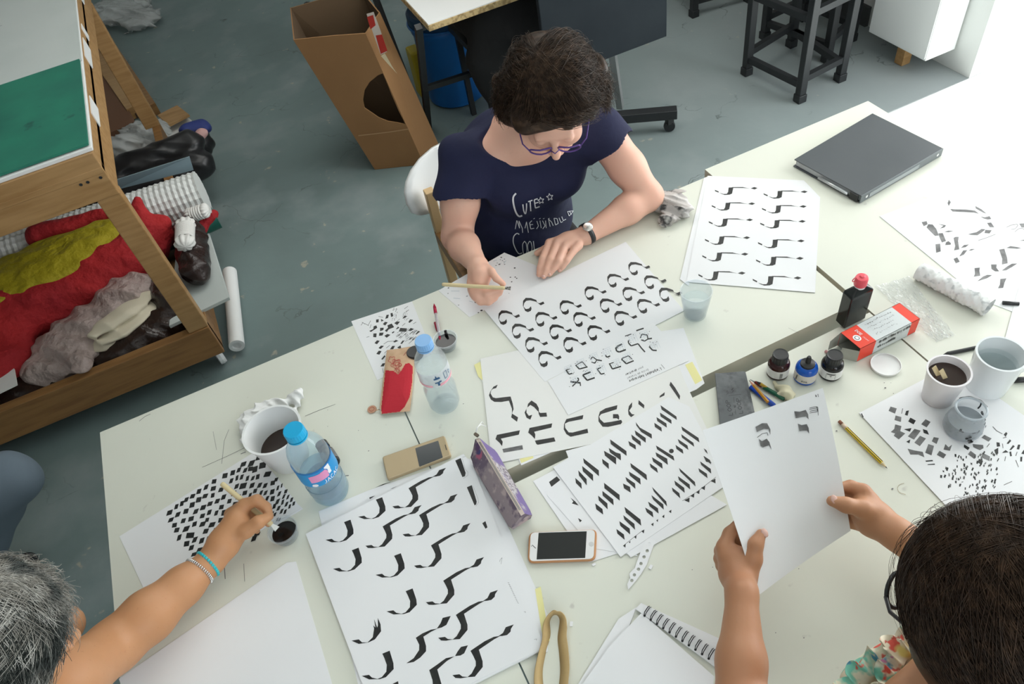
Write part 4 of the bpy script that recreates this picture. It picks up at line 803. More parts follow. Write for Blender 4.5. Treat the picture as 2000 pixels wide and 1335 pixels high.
# --- spiral notebook
e=empty('spiral_notebook',P(1260,1290,.751),'open spiral notebook with blank pages at the bottom edge','notebook')
def kid(o,e):
    for k in ('label','category'):
        if k in o: del o[k]
    setparent(o,e); o.location=Vector(o.location)-e.location; return o
kid(sheet('left_page',[(1253,1196),(1190,1262),(1120,1360),(1380,1440),(1395,1320),(1360,1290)],.7503,.004,[],'x'),e)
kid(sheet('back_cover',[(1208,1208),(1243,1185),(1225,1232),(1140,1355),(1120,1350)],.7501,.001,[],'x'),e)
kid(sheet('perforated_page',[(1241,1188),(1252,1177),(1440,1262),(1440,1318),(1412,1312)],.7512,.0036,[],'x'),e)
A=P(1262,1192,.757); B=P(1440,1310,.757); d=(B-A); L_=d.length; d.normalize(); n=Vector((-d.y,d.x,0))
if n.y<0: n=-n
for i in range(15):
    c=A+d*(i*.0125)
    g=G().tube([c-n*.008+d*.001+Vector((0,0,-.0022)),c-n*.005+Vector((0,0,.0045)),c+n*.006+Vector((0,0,.005)),c+n*.011+Vector((0,0,-.0022))],.0008,6)
    g.tube([c+d*.003-n*.008+Vector((0,0,-.0022)),c+d*.003-n*.005+Vector((0,0,.0045)),c+d*.003+n*.006+Vector((0,0,.005)),c+d*.003+n*.011+Vector((0,0,-.0022))],.0008,6)
    c2=c-n*.0085+d*.002; g.add([c2+Vector((.0022*math.cos(t),.0022*math.sin(t),-.0019)) for t in [k*math.pi/4 for k in range(8)]],[tuple(range(8))])
    g.out('wire_ring',M['black'],e,True)
# ---------------------------------------------------------------- things on the tables
GLS=glassmat('clear_plastic',(.93,.96,.98),.03,.88); GLB=glassmat('blue_tinted_plastic',(.80,.92,.98),.03,.88)
GLJ=glassmat('jar_glass',(.88,.91,.93),.02,.84); WAT=glassmat('water',(.95,.98,.98),.01,.94); WATB=glassmat('bluish_water',(.74,.88,.95),.02,.90)
GREYW=glassmat('inky_grey_water',(.30,.34,.38),.03,.72)
INKL=mat('wet_ink',(.008,.007,.007),.12); BRL=mat('brown_black_liquid',(.035,.02,.015),.08)
def top_xy(px,py,z): q=P(px,py,z); return q.x,q.y
def lat(prof,x,y,z,name,m,e,n=36,smooth=True,**k):
    o=G().lathe(prof,(x,y,z),n=n,**k).out(name,m,e)
    if smooth: autosmooth(o)
    return o
def gridfill(poly,step):
    xs=[p[0] for p in poly]; ys=[p[1] for p in poly]; out=[]
    def inside(x,y):
        c=False; n=len(poly)
        for i in range(n):
            x1,y1=poly[i];x2,y2=poly[(i+1)%n]
            if (y1>y)!=(y2>y) and x<(x2-x1)*(y-y1)/(y2-y1)+x1: c=not c
        return c
    y=min(ys)
    while y<max(ys):
        x=min(xs)
        while x<max(xs):
            if inside(x+step/2,y+step/2): out.append([(x,y),(x+step,y),(x+step,y+step),(x,y+step)])
            x+=step
        y+=step
    return out
def wrapstrokes(name,polys,x,y,r,phi,m,e,z0):
    """polygons in (arc length, height) wrapped round a cylinder; phi = azimuth of s=0"""
    g=G(); pl=[]
    for p in polys:
        if max(q[0] for q in p)-min(q[0] for q in p)>.007: pl+=gridfill(p,.0012)
        else: pl.append(p)
    for p in pl:
        v=[]
        for s,h in p: a=phi+s/r; v.append(Vector((x+(r+.0006)*math.cos(a),y+(r+.0006)*math.sin(a),z0+h)))
        g.add(v,[tuple(range(len(v)))])
    return g.out(name,m,e)
def camphi(x,y): return math.atan2(-y,-x)
# --- bottles
def bottle(x,y,z,h,r,rc,cap,capname,pl,wat,fill,label,waist):
    e=empty('water_bottle',(x,y,z),label,'bottle')
    pr=[(r*.30,.006),(r*.55,.002),(r*.86,0),(r*.97,.01*h/.2),(r,.05*h/.2)]
    if waist: pr+=[(r*.99,.30*h),(r*.86,.37*h),(r*.86,.41*h),(r*.97,.47*h),(r*.97,.64*h)]
    else: pr+=[(r*.95,.12*h),(r,.16*h),(r*.95,.20*h),(r,.24*h),(r*.94,.30*h),(r*.99,.35*h),(r*.99,.62*h)]
    pr+=[(r*.96,.70*h),(r*.86,.76*h),(r*.66,.82*h),(rc*1.02,.875*h),(rc*.86,.90*h),(rc*.86,.985*h)]
    lat([(a,b) for a,b in pr],x,y,z,'shell',pl,e)
    wr=[(a*.95,max(b,.003)) for a,b in pr if b<fill*h]; lat([(0,.004)]+wr+[(wr[-1][0],fill*h),(0,fill*h)],x,y,z,'water',wat,e)
    k=[]
    for i in range(48): k.append(i)
    g=G(); n=48; prof=[(rc*.985,.915*h),(rc,.92*h),(rc,.985*h),(rc*.93,h),(0,h)]
    v=[];f=[]
    for j,(a,b) in enumerate(prof):
        for i in range(n):
            rr=a*(1.0 if i%2 or j in (3,4) else .975); v.append((x+rr*math.cos(2*math.pi*i/n),y+rr*math.sin(2*math.pi*i/n),z+b))
    for j in range(len(prof)-1):
        for i in range(n): f.append((j*n+i,j*n+(i+1)%n,(j+1)*n+(i+1)%n,(j+1)*n+i))
    g.add(v,f); g.out('cap',cap,e)
    lat([(rc*1.01,.895*h),(rc*1.01,.910*h)],x,y,z,'cap_ring',cap,e)
    return e
h=.218; x,y=top_xy(826,664,TZ+h); e=bottle(x,y,TZ,h,.036,.0185,mat('pale_blue_cap',(.22,.45,.78),.35),'',GLS,WAT,.62,'small clear water bottle with pale blue cap and pink and white label',True)
BA=(x,y); ph=camphi(x,y); rl=.0353
lb=glassmat('clear_label',(.92,.90,.92),.2,.55)
g=G(); n=40
for i in range(n):
    a0=ph-1.5+3.0*i/n; a1=ph-1.5+3.0*(i+1)/n
    g.add([(x+rl*math.cos(a),y+rl*math.sin(a),TZ+zz_) for a,zz_ in ((a0,.102),(a1,.102),(a1,.145),(a0,.145))],[(0,1,2,3)],0)
    if i<15 or i>20: g.add([(x+(rl+.0005)*math.cos(a),y+(rl+.0005)*math.sin(a),TZ+zz_) for a,zz_ in ((a0,.104),(a1,.104),(a1,.111),(a0,.111))],[(0,1,2,3)],1)
g.out('label',[lb,mat('label_pink',(.85,.42,.48),.5)],e)
polys=[[(-.006,.128),(.008,.128),(.006,.134),(.001,.134),(.0,.140),(-.002,.140),(-.003,.133),(-.007,.132)],[(-.001,.108),(.003,.108),(.003,.116),(.009,.117),(.008,.121),(-.006,.120),(-.006,.116),(-.001,.116)]]+pen([(.018,.118),(.018,.138),(.026,.138),(.026,.118),(.018,.118)],.0012)
polys+=pen([(.033,.121),(.037,.127),(.033,.133),(.031,.127),(.033,.121)],.0012)
wrapstrokes('printed_marks',polys,x,y,rl+.0006,ph,mat('label_navy',(.03,.10,.22),.5),e,TZ)
h=.232; x,y=top_xy(572,838,TZ+h); e=bottle(x,y,TZ,h,.0405,.0205,mat('bright_blue_cap',(.01,.40,.72),.35),'',GLB,WATB,.40,'larger bluish water bottle with bright blue cap and blue label, left of the gold phone',False)
ph=camphi(x,y); rl=.0410; g=G()
for i in range(n):
    a0=ph-1.9+3.8*i/n; a1=ph-1.9+3.8*(i+1)/n
    g.add([(x+rl*math.cos(a),y+rl*math.sin(a),TZ+zz_) for a,zz_ in ((a0,.088),(a1,.088),(a1,.138),(a0,.138))],[(0,1,2,3)],0)
    g.add([(x+(rl+.0004)*math.cos(a),y+(rl+.0004)*math.sin(a),TZ+zz_) for a,zz_ in ((a0,.133),(a1,.133),(a1,.138),(a0,.138))],[(0,1,2,3)],1)
g.out('label',[mat('label_blue',(.02,.30,.66),.4),mat('label_deep_blue',(.01,.17,.50),.4)],e)
wrapstrokes('pink_sticker',[[(-.026,.104),(.012,.104),(.014,.120),(.010,.128),(-.026,.126)]],x,y,rl,ph,mat('pink_sticker',(.80,.32,.55),.5),e,TZ)
wt=mat('label_white',(.85,.86,.88),.5)
wrapstrokes('white_panel',[[(.013,.108),(.021,.108),(.022,.134),(.010,.134),(.010,.130),(.015,.124)],[(-.022+.006*math.cos(a),.094+.005*math.sin(a)) for a in np.linspace(0,6.28,14,endpoint=False)]],x,y,rl,ph,wt,e,TZ)
wrapstrokes('letters',text('JACAC',(-.006,.091),(.0085,0),(0,.0105),.0014),x,y,rl+.0004,ph+.05,wt,e,TZ)
# --- cups
def cup(name,cat,label,x,y,z,h,rt,rb,wall,m,liq=None,lf=.5,lip=.0015,parts=None):
    e=empty(name,(x,y,z),label,cat)
    lat([(0,0),(rb-.002,0),(rb,.002),(rt,h-.003),(rt+lip,h-.002),(rt+lip,h),(rt-wall,h),(rt-wall-.0005,h-.004),(rb-wall,.004),(0,.004)],x,y,z,'shell',m,e,44)
    if liq:
        r=rb+(rt-rb)*lf-wall; lat([(rb-wall-.001,.0045),(r,h*lf),(0,h*lf)],x,y,z,'liquid',liq,e,44)
    return e
x,y=top_xy(530,838,TZ+.112); cup('plastic_cup','cup','large white plastic cup with ink-specked rim and black water, behind the bright blue-capped bottle',x,y,TZ,.112,.061,.043,.0018,M['wplastic'],BRL,.42,.003)
x,y=top_xy(1360,567,TZ+.080); cup('drinking_glass','glass','clear tumbler half full of water by the twelve-letter sheet',x,y,TZ,.080,.0365,.0255,.0018,GLS,WAT,.62,.0004)
x,y=top_xy(869,661,TZ+.030); e=cup('ink_cup','cup','small clear cup of black ink behind the pale blue-capped bottle',x,y,TZ,.030,.0285,.0215,.0012,GLS,INKL,.66,.0015)
G().tube([(x+.008,y+.016,TZ+.02),(x+.010,y+.020,TZ+.034)],[.004,.0035],8).out('ink_blob',INKL,e,True)
x,y=top_xy(551,1033,TZ+.030); cup('ink_cup','cup','small clear cup of black ink under the nib of the tanned hand',x,y,TZ,.030,.0295,.0235,.0012,GLS,INKL,.55,.0015)
x,y=top_xy(1855,722,TZ+.092); e=cup('paper_cup','cup','pinkish-white cup of dark brown ink with two wooden sticks',x,y,TZ+.002,.088,.0385,.0290,.0016,mat('pinkish_cup',(.78,.76,.77),.35),BRL,.80,.0022)
CUPR=(x,y)
x0,y0=x,y
tag(bevel(G().bar(P(1840,746,TZ+.050),P(1824,716,TZ+.098),.0095,.002,up=(0,-1,0)).out('wooden_stick',mat('birch',(.66,.55,.33),.6)),.0008),'flat wooden stick in the ink cup, the one against the rim','stick')
tag(bevel(G().bar(P(1853,752,TZ+.050),P(1838,722,TZ+.098),.0095,.002,up=(0,-1,0)).out('wooden_stick',bpy.data.materials['birch']),.0008),'flat wooden stick in the ink cup, the one nearer the middle','stick')
x,y=top_xy(1957,690,TZ+.100); e=cup('mug','mug','white ceramic mug of water at the right edge',x,y,TZ,.100,.0455,.0385,.004,mat('white_ceramic',(.74,.78,.79),.25,coat=.3),WAT,.70,0)
pts=[Vector((x+.041+.030*math.sin(t)*1.0,y-.012-.010*math.sin(t),TZ+.050+.027*math.cos(t))) for t in np.linspace(0,math.pi,14)]
G().tube(pts,.0052,10).out('handle',bpy.data.materials['white_ceramic'],e,True)
# jar
x,y=top_xy(1898,797,TZ+.072); e=empty('glass_jar',(x,y,TZ+.002),'small round glass jar with inky grey water and smeared rim','jar')
pr=[(.024,.001),(.031,.002),(.0345,.010),(.035,.020),(.033,.034),(.0285,.047),(.0262,.053),(.0268,.058),(.0282,.064),(.0286,.068),(.0270,.069),(.0262,.064)]
lat(pr,x,y,TZ+.002,'shell',GLJ,e,cap=False); lat([(0,.003)]+[(a-.0015,b+.001) for a,b in pr[:4]]+[(.031,.034),(0,.034)],x,y,TZ+.002,'inky_water',GREYW,e)
lat([(.0262+.0022*math.cos(t),.0690+.0020*math.sin(t)) for t in np.linspace(0,6.283,9)],x,y,TZ+.002,'rim',glassmat('rim_glass',(.72,.77,.80),.05,.7),e,cap=False)
g=G(); random.seed(3)
for k in range(26):
    a=random.uniform(-2.8,.2); zz_=random.uniform(.006,.040); r=.0357 if zz_<.03 else .032; w=random.uniform(.05,.13); hh=random.uniform(.002,.005)
    g.add([(x+r*math.cos(a+dx*w),y+r*math.sin(a+dx*w),TZ+.002+zz_+dz*hh) for dx,dz in ((-1,-.3),(-.2,-1),(1,-.4),(.7,.8),(-.5,1))],[(0,1,2,3,4)])
g.tube([(x+.0284*math.cos(a),y+.0284*math.sin(a),TZ+.0705+.0008*math.sin(9*a)) for a in np.linspace(-.4,1.6,16)],.0011,6)
g.tube([(x+.0272*math.cos(.1),y+.0272*math.sin(.1),TZ+.070),(x+.0262,y+.001,TZ+.060),(x+.025,y+.002,TZ+.052)],.0014,6)
g.out('ink_smears',INKL,e)
# --- ink pots
def pot(px,py,label,glass,capk,lab,marks):
    h=.064; x,y=top_xy(px,py,TZ+h); e=empty('ink_bottle',(x,y,TZ),label,'bottle',)
    lat([(0,0),(.0205,0),(.0225,.002),(.0228,.034),(.0215,.040),(.016,.045),(.0125,.046),(.0125,.05)],x,y,TZ,'glass_body',glass,e)
    lat([(.0231,.007),(.0232,.0305)],x,y,TZ,'label',lab,e)
    if capk=='screw':
        n=40;v=[];f=[];prof=[(.0165,.041),(.0168,.042),(.0168,.060),(.0155,h),(.0125,h-.0008),(0,h-.001)]
        for j,(a,b) in enumerate(prof):
            for i in range(n):
                rr=a*(.96 if (i%2 and 0<j<3) else 1); v.append((x+rr*math.cos(2*math.pi*i/n),y+rr*math.sin(2*math.pi*i/n),TZ+b))
        for j in range(len(prof)-1):
            for i in range(n): f.append((j*n+i,j*n+(i+1)%n,(j+1)*n+(i+1)%n,(j+1)*n+i))
        obj('cap',v,f,M['blackp'],e)
    else:
        lat([(.0150,.038),(.0155,.039),(.0145,.050),(.008,.052),(.0055,.053),(.0050,.066),(.0035,.070),(0,.0705)],x,y,TZ,'dropper_cap',M['blackp'],e)
    ph=camphi(x,y)
    wrapstrokes('label_print',marks,x,y,.0233,ph,M['inkgrey'],e,TZ)
bar=[q for k in range(9) for q in pen([(.006,.010+k*.0019),(.012,.010+k*.0019)],.0009)]
pot(1525,691,'dark brown ink bottle with black cap, leftmost of the three in a row',mat('brown_ink_glass',(.035,.008,.008),.06),'screw',M['wplastic'],bar)
pot(1580,700,'bright blue ink bottle with a dropper cap, middle of the three',mat('blue_ink_glass',(.01,.10,.50),.06),'drop',mat('cream_label',(.72,.68,.64),.5),text('RINL',(-.004,.012),(.0038,0),(0,.0045),.0009)+pen([(-.018,.010),(-.016,.026)],.003))
pot(1631,692,'black ink bottle with black cap and white label, rightmost of the three',mat('black_ink_glass',(.008,.008,.009),.06),'screw',M['wplastic'],pen([(-.006,.026),(.012,.026),(.012,.010),(-.006,.010),(-.006,.026)],.0006)+pen([(-.005,.0245),(.011,.0245)],.002)+pen([(.001,.022),(.003,.018),(.005,.022)],.0012))
q=P(1729,714,TZ); e=G().lathe([(0,0),(.0285,0),(.030,.001),(.0305,.006),(.0295,.0062),(.0285,.0022),(0,.0018)],q,n=44).out('loose_lid',M['wplastic']); autosmooth(e); tag(e,'white round plastic lid lying beside the red and white carton','lid')
q=P(812,694,TZ); e=G().lathe([(0,0),(.019,0),(.0195,.002),(.0195,.014),(.018,.016),(0,.0155)],q,n=36).out('loose_cap',M['blackp']); autosmooth(e); tag(e,'black round cap between the red pouch and the bottle','cap')
# --- black plastic ink bottle with pink cap
zb=TZ+.001; Lb=P(1631,626,zb); Nb=P(1648,643,zb); Rb=P(1690,622,zb); Bb=Lb+Rb-Nb; cb=(Lb+Rb)/2
e=empty('ink_flask',cb,'tall black rectangular ink bottle with pink flip cap','bottle')
def ring(k,z,base=(Lb,Nb,Rb,Bb)): return [cb+(p-cb)*k+Vector((0,0,z)) for p in base]
g=G(); lv=[ring(.96,0),ring(1,.003),ring(1,.092),ring(.96,.096),ring(.42,.108)]; v=[p for l in lv for p in l]; f=[(3,2,1,0),(16,17,18,19)]
for j in range(4):
    for i in range(4): f.append((j*4+i,j*4+(i+1)%4,(j+1)*4+(i+1)%4,(j+1)*4+i))
o=g.add(v,f).out('body',mat('glossy_black_plastic',(.012,.014,.014),.14),e); bevel(o,.003,3)
lat([(.0115,.106),(.0115,.116)],cb.x,cb.y,zb,'neck',M['wplastic'],e)
pk=mat('pink_cap',(.80,.10,.13),.35); c=lat([(.0130,.112),(.0135,.113),(.0135,.130),(.012,.134),(.006,.135),(.004,.138),(0,.138)],cb.x,cb.y,zb,'flip_cap',pk,e)
pts=[cb+Vector((-.012-.009*math.sin(t),.004,.131+.003*math.cos(t)*2)) for t in np.linspace(0,math.pi,10)]; G().tube(pts,.0011,6).out('cap_strap',pk,e,True)
# --- red and white carton
zb=TZ+.0015
best=min((abs((lambda w:(667.5-(w-CP).dot(CU)*FPX/(w-CP).dot(CF)))(Vector((P(1678.6,705.8,zb).x,P(1678.6,705.8,zb).y,zb+hh)))-680.6),hh) for hh in [.0005*i for i in range(20,120)])[1]
zt=zb+best; A,B,C_,D=[P(*p,zt) for p in ((1642.5,649),(1757,591),(1797,622),(1681,680.6))]
dn=Vector((0,0,-best)); e=empty('ink_carton',(A+C_)/2+dn,'open red and white ink carton lying on its side','box')
rd=mat('carton_red',(.80,.055,.025),.45); wg=mat('carton_pale',(.62,.66,.66),.5); inn=mat('carton_inside',(.36,.36,.31),.8)
def lp(a,b,t): return a+(b-a)*t
g=G()
for t0_,t1_,m in ((0,.26,0),(.26,.86,1),(.86,1,0)):
    g.add([lp(A,B,t0_),lp(A,B,t1_),lp(D,C_,t1_),lp(D,C_,t0_)],[(0,3,2,1)],m)
    g.add([lp(D,C_,t0_),lp(D,C_,t1_),lp(D,C_,t1_)+dn,lp(D,C_,t0_)+dn],[(0,3,2,1)],m)
    g.add([lp(A,B,t0_),lp(A,B,t1_),lp(A,B,t1_)+dn,lp(A,B,t0_)+dn],[(0,1,2,3)],m)
g.add([B,C_,C_+dn,B+dn],[(0,1,2,3)],0); g.add([A+dn,B+dn,C_+dn,D+dn],[(0,1,2,3)],1)
ax=(A-B).normalized()
o=g.out('sleeve',[rd,wg,inn],e); s=o.modifiers.new('t','SOLIDIFY'); s.thickness=.0008; s.offset=-1; s.material_offset=2
ins=.0009; bm_=[lp(A,B,.01),lp(D,C_,.01)]
G().add([lp(D,C_,0)+dn,lp(D,C_,0)+dn*.2,lp(D,C_,0)+ax*.02-(D-A)*.5+dn*.25,lp(D,C_,0)+ax*.022-(D-A)*.5+dn],[(0,1,2,3)]).out('end_flap',inn,e)
G().add([lp(A,B,0)+dn,lp(A,B,0),lp(A,B,0)+ax*.026+dn*.3,lp(A,B,0)+ax*.026+dn*.98],[(0,1,2,3)]).out('end_flap',inn,e)
U_=(C_-D); V_=(A-D)
def onbox(polys,off,face='top'):
    g=G(); nz=Vector((0,0,1)) if face=='top' else (U_.cross(dn)).normalized()*(1 if (U_.cross(dn)).dot(CP-D)>0 else -1)
    Vv=V_ if face=='top' else -dn; O=D if face=='top' else D+dn
    for p in polys: g.add([O+U_*u+Vv*v+nz*off for u,v in p],[tuple(range(len(p)))])
    return g
def ell(c,a,b,n=18): return [(c[0]+a*math.cos(t),c[1]+b*math.sin(t)) for t in np.linspace(0,2*math.pi,n,endpoint=False)]
onbox([ell((.095,.47),.05,.16)],.0005).out('emblem',wt,e); onbox([ell((.095,.47),.032,.10)],.0007).out('emblem_centre',M['inkgrey'],e)
onbox([ell((.095,.47),.022,.07)],.0009).out('emblem_core',wt,e)
onbox(text('ENCRE',(.165,.80),(.0,-.062),(.035,0),.008)+text('1111',(.165,.40),(0,-.07),(.035,0),.006),.0006).out('white_print',wt,e)
random.seed(9); hw=[]
for r_ in range(4):
    u=.33+random.random()*.03; vv=.84-.19*r_
    while u<(.80-.04*r_):
        hw+=pen([(u,vv),(u+.012,vv+random.uniform(-.05,.05)),(u+.02,vv+random.uniform(-.03,.03))],.007 if r_==0 else .004); u+=random.uniform(.028,.04)
onbox(hw,.0006).out('small_print',M['inkgrey'],e)
hw=[]
for r_ in range(2):
    u=.32; vv=.72-.36*r_
    while u<(.84 if r_==0 else .62):
        w=random.uniform(.012,.02); hw+=pen([(u,vv),(u+w*.5,vv+random.uniform(.08,.20)),(u+w,vv-.06)],.006); u+=w+random.choice([0,0,.016])
onbox(hw,.0006,'side').out('handwriting',M['ink'],e)
# --- binder
e=empty('ring_binder',P(1695,300,.752),'black ring binder with clear spine pocket at the far right of the tables','binder')
zt=.775; TT=[P(*p,zt) for p in ((1551,311),(1704,221),(1841,289),(1681,382))]   # left, far, right, near
bl=mat('grey_black_vinyl',(.075,.085,.092),.42,noise=(4,(.06,.07,.078),.4,.7),bump=(5,.08,.01))
def slab(name,q,z0,z1,m,e,bw=.002):
    g=G(); g.prism([(p.x,p.y) for p in q],z0,z1); o=g.out(name,m,e); bevel(o,bw); return o
slab('front_cover',TT,.7725,.7755,bl,e); slab('back_cover',TT,.752,.7545,bl,e)
cn=sum(TT,Vector())/4; pg=[cn+(p-cn)*.965 for p in TT]; slab('page_stack',pg,.7546,.7720,mat('page_edges',(.50,.52,.53),.6),e,.001)
R_,N_=TT[2],TT[3]; d=(N_-R_).normalized(); nn=Vector((d.y,-d.x,0)); nn=nn if nn.dot(N_-TT[0])>0 else -nn
g=G(); g.prism([tuple((R_+nn*.0)[:2]),tuple(N_[:2]),tuple((N_+nn*.0035)[:2]),tuple((R_+nn*.0035)[:2])],.752,.7755); bevel(g.out('spine',mat('spine_grey',(.15,.17,.18),.35),e),.001)
L_=(N_-R_).length
G().bar(R_+d*L_*.30+nn*.004+Vector((0,0,-.0115)),N_-d*L_*.10+nn*.004+Vector((0,0,-.0115)),.001,.012).out('spine_pocket',mat('clear_pocket',(.34,.37,.38),.2),e)
for t in (.06,.93): G().lathe([(0,0),(.0035,.0002),(.004,0)],R_+d*L_*t+nn*.0037+Vector((0,0,-.0115)),axis=nn,n=16).out('rivet',M['white'],e)
g=G(); u=(TT[0]-N_).normalized(); g.bar(N_+u*.004-Vector((0,0,.012))+d*.002,N_+u*.030-Vector((0,0,.012))+d*.002,.004,.020); bevel(g.out('corner_tab',M['blackp'],e),.001)
G().tube([N_+u*.035+d*.003-Vector((0,0,.012)),N_+u*.13+d*.003-Vector((0,0,.012))],.0042,12).out('side_tube',mat('silver_pen',(.55,.57,.58),.25,.5),e,True)
# --- bubble wrap roll and loose film
def roll_bub(a,b,r):
    a=Vector(a);b=Vector(b);L=(b-a).length; Rm=(b-a).to_track_quat('Z','Y').to_matrix(); v=[];f=[];nz=60;nt=26
    for i in range(nz+1):
        for k in range(nt):
            rr=r*(1+.05*math.sin(i*.31+k*.9))+ (.0028*max(0,math.sin(i*1.05)*math.sin(k*2*math.pi/nt*6+(i//6)*1.5))); an=2*math.pi*k/nt
            v.append(Rm@Vector((rr*math.cos(an),rr*math.sin(an),L*i/nz))+a)
    for i in range(nz):
        for k in range(nt): f.append((i*nt+k,i*nt+(k+1)%nt,(i+1)*nt+(k+1)%nt,(i+1)*nt+k))
    return v,f
a=P(1795,528,TZ+.022); b=P(1932,600,TZ+.022); v,f=roll_bub(a,b,.020)
M['bub']=mat('bubble_film',(.80,.81,.80),.22,noise=(75,(.55,.57,.57),.54,.66,1),coat=.4)
o=obj('bubble_wrap_roll',v,f,[M['bub']],smooth=True); tag(o,'rolled-up bubble wrap lying beside the calligraphy sheet','bubble wrap')
def film(name,quad,z,n,amp,m,label,seed):
    rr=np.random.default_rng(seed); q=[P(*p,z) for p in quad]; v=[];f=[]
    for i in range(n+1):
        for j in range(n+1):
            s,t=i/n,j/n; p=q[0]*(1-s)*(1-t)+q[1]*s*(1-t)+q[2]*s*t+q[3]*(1-s)*t; v.append(p+Vector((rr.normal()*amp*.6,rr.normal()*amp*.6,abs(rr.normal())*amp)))
    for i in range(n):
        for j in range(n): f.append((i*(n+1)+j,(i+1)*(n+1)+j,(i+1)*(n+1)+j+1,i*(n+1)+j+1))
    return tag(obj(name,v,f,[m]),label,'bubble wrap')
fm=glassmat('clear_film',(.97,.97,.97),.15,.80)
film('bubble_wrap_sheet',[(1708,560),(1775,540),(1865,655),(1828,668)],TZ+.0015,26,.0022,fm,'flat crinkled clear bubble wrap between the carton and its roll',4)
# --- red and kraft pouch
kraft=mat('kraft_fabric',(.62,.42,.27),.8,noise=(60,(.55,.36,.22),.4,.7)); pr_=mat('red_canvas',(.47,.015,.03),.8,bump=(120,.2,.002))
def pillow(name,outline,z,th,m,parent=None,n=14):
    """puffed flat bag from a pixel outline"""
    c=[P(x,y,z) for x,y in outline]; cc=sum(c,Vector())/len(c); v=[];f=[]; N=len(c); R_=6
    for side in (1,-1):
        base=len(v)
        for k in range(R_+1):
            s=k/R_; hgt=th*(1-s**3.2)
            for p in c: q=cc+(p-cc)*s; v.append(Vector((q.x,q.y,z+th+side*hgt)))
        for k in range(R_):
            for i in range(N):
                w=(base+k*N+i,base+k*N+(i+1)%N,base+(k+1)*N+(i+1)%N,base+(k+1)*N+i); f.append(w if side<0 else w[::-1])
    return v,f,cc
ol=[(757,687),(780,684),(803,680),(811,700),(810,730),(807,765),(802,806),(772,809),(746,812),(743,800),(747,765),(752,725)]
e=empty('pencil_pouch',P(780,750,TZ+.001),'flat red and kraft pencil pouch printed with a flower, lying left of the bottle','pouch')
v,f,cc=pillow('body',ol,TZ+.001,.007,kraft); o=obj('body',v,f,[kraft],e,smooth=True)
bv=BVHTree.FromPolygons([tuple(x) for x in v],f)
def drape(polys,bv,off,name,m,e,sub=1,smooth=False):
    """drops pixel-drawn shapes onto a surface"""
    g=G()
    for p in polys:
        pts=[]
        for x,y in p:
            d_=ray(x,y); h_=bv.ray_cast(CP,d_)
            if h_[0] is None: pts=None; break
            n_=h_[1] if h_[1].dot(d_)<0 else -h_[1]; pts.append(h_[0]+n_*off)
        if pts: g.add(pts,[tuple(range(len(pts)))])
    return g.out(name,m,e,smooth)
redp=[(753,723),(768,724),(778,731),(785,722),(792,710),(800,709),(806,716),(805,745),(800,775),(790,795),(781,804),(746,811),(745,795),(749,760)]
drape(gridfill(redp,1.0),bv,.0005,'red_panel',pr_,e)
fl=[]
for rr,cx,cy in ((8,776,710),(6,774,708),(10,774,711),(4,776,711),(6,776,724),(3,777,724),(7,766,703)):
    pts=[(cx+rr*(1+.25*math.sin(5*t))*math.cos(t)*.9,cy+rr*(1+.25*math.sin(5*t))*math.sin(t)*.9) for t in np.linspace(0,2*math.pi,22)]; fl+=pen(pts,.9)
fl+=pen([(788,695),(793,688),(803,685)],.6)
drape(fl,bv,.0009,'flower_print',mat('flower_red',(.50,.10,.08),.8),e)
G().tube([P(745,801,TZ+.008),P(740,799,TZ+.006)],.0014,8).out('zip_pull',M['legmetal'],e,True)
G().tube([P(741,799,TZ+.006),P(734,801,TZ+.004)],.0012,6).out('pull_cord',kraft,e,True)
c=P(727,800,TZ); k_=G().lathe([(0,.001),(.0105,.001),(.0108,.002),(.0105,.0032),(0,.0032)],c,n=26).out('leather_tag',mat('leather_tag',(.50,.28,.18),.7),e)
g=G(); g.tube([c+Vector((.0058*math.cos(a),.0058*math.sin(a),.0036)) for a in [i*math.pi/8 for i in range(16)]],.0004,5,closed=True); g.out('tag_stamp',mat('stamp_red',(.40,.06,.05),.8),k_)
# --- patterned pouch standing on its side, ridge with the zip on top
e=empty('zip_pouch',P(985,960,TZ+.0015),'upright wedge-shaped zip pouch in purple and grey floral fabric, right of the big pad','pouch')
zb=TZ+.0085
A0,A1=P(920,903,zb),P(998,1036,zb); B0,B1=P(974,888,zb),P(1041,1009,zb); Rz=TZ+.058
R0,R1=P(932,855,Rz),P(1021,1004,Rz)
def lp(a,b,t): return a+(b-a)*t
nL=16; v=[];f=[];mi=[]; prof_n=11; crn=[]
for i in range(nL+1):
    t=i/nL; a=lp(A0,A1,t);b=lp(B0,B1,t); r=lp(R0,R1,t); s=.75 if i==0 else (.80 if i==nL else 1)
    m=(a+b)/2; w=.0052; side=(b-a).normalized()
    r=r-Vector((0,0,.003)) if i in (0,nL) else r
    row=[m+(a-m)*s, lp(a,r,.25)-side*.006*s, lp(a,r,.6)-side*.005*s, r-side*w, r-side*w*.8+Vector((0,0,.0015)), r+side*w*.8+Vector((0,0,.0015)), r+side*w, lp(b,r,.6)+side*.005*s, lp(b,r,.30)+side*.006*s, m+(b-m)*s]
    v+=row
n=10
for i in range(nL):
    for k in range(n):
        f.append((i*n+k,i*n+(k+1)%n,(i+1)*n+(k+1)%n,(i+1)*n+k)); mi.append(2 if k==4 else (1 if k in (5,6,7,8) else 0))
f.append(tuple(range(n))[::-1]); mi.append(0); f.append(tuple(nL*n+k for k in range(n))); mi.append(0)
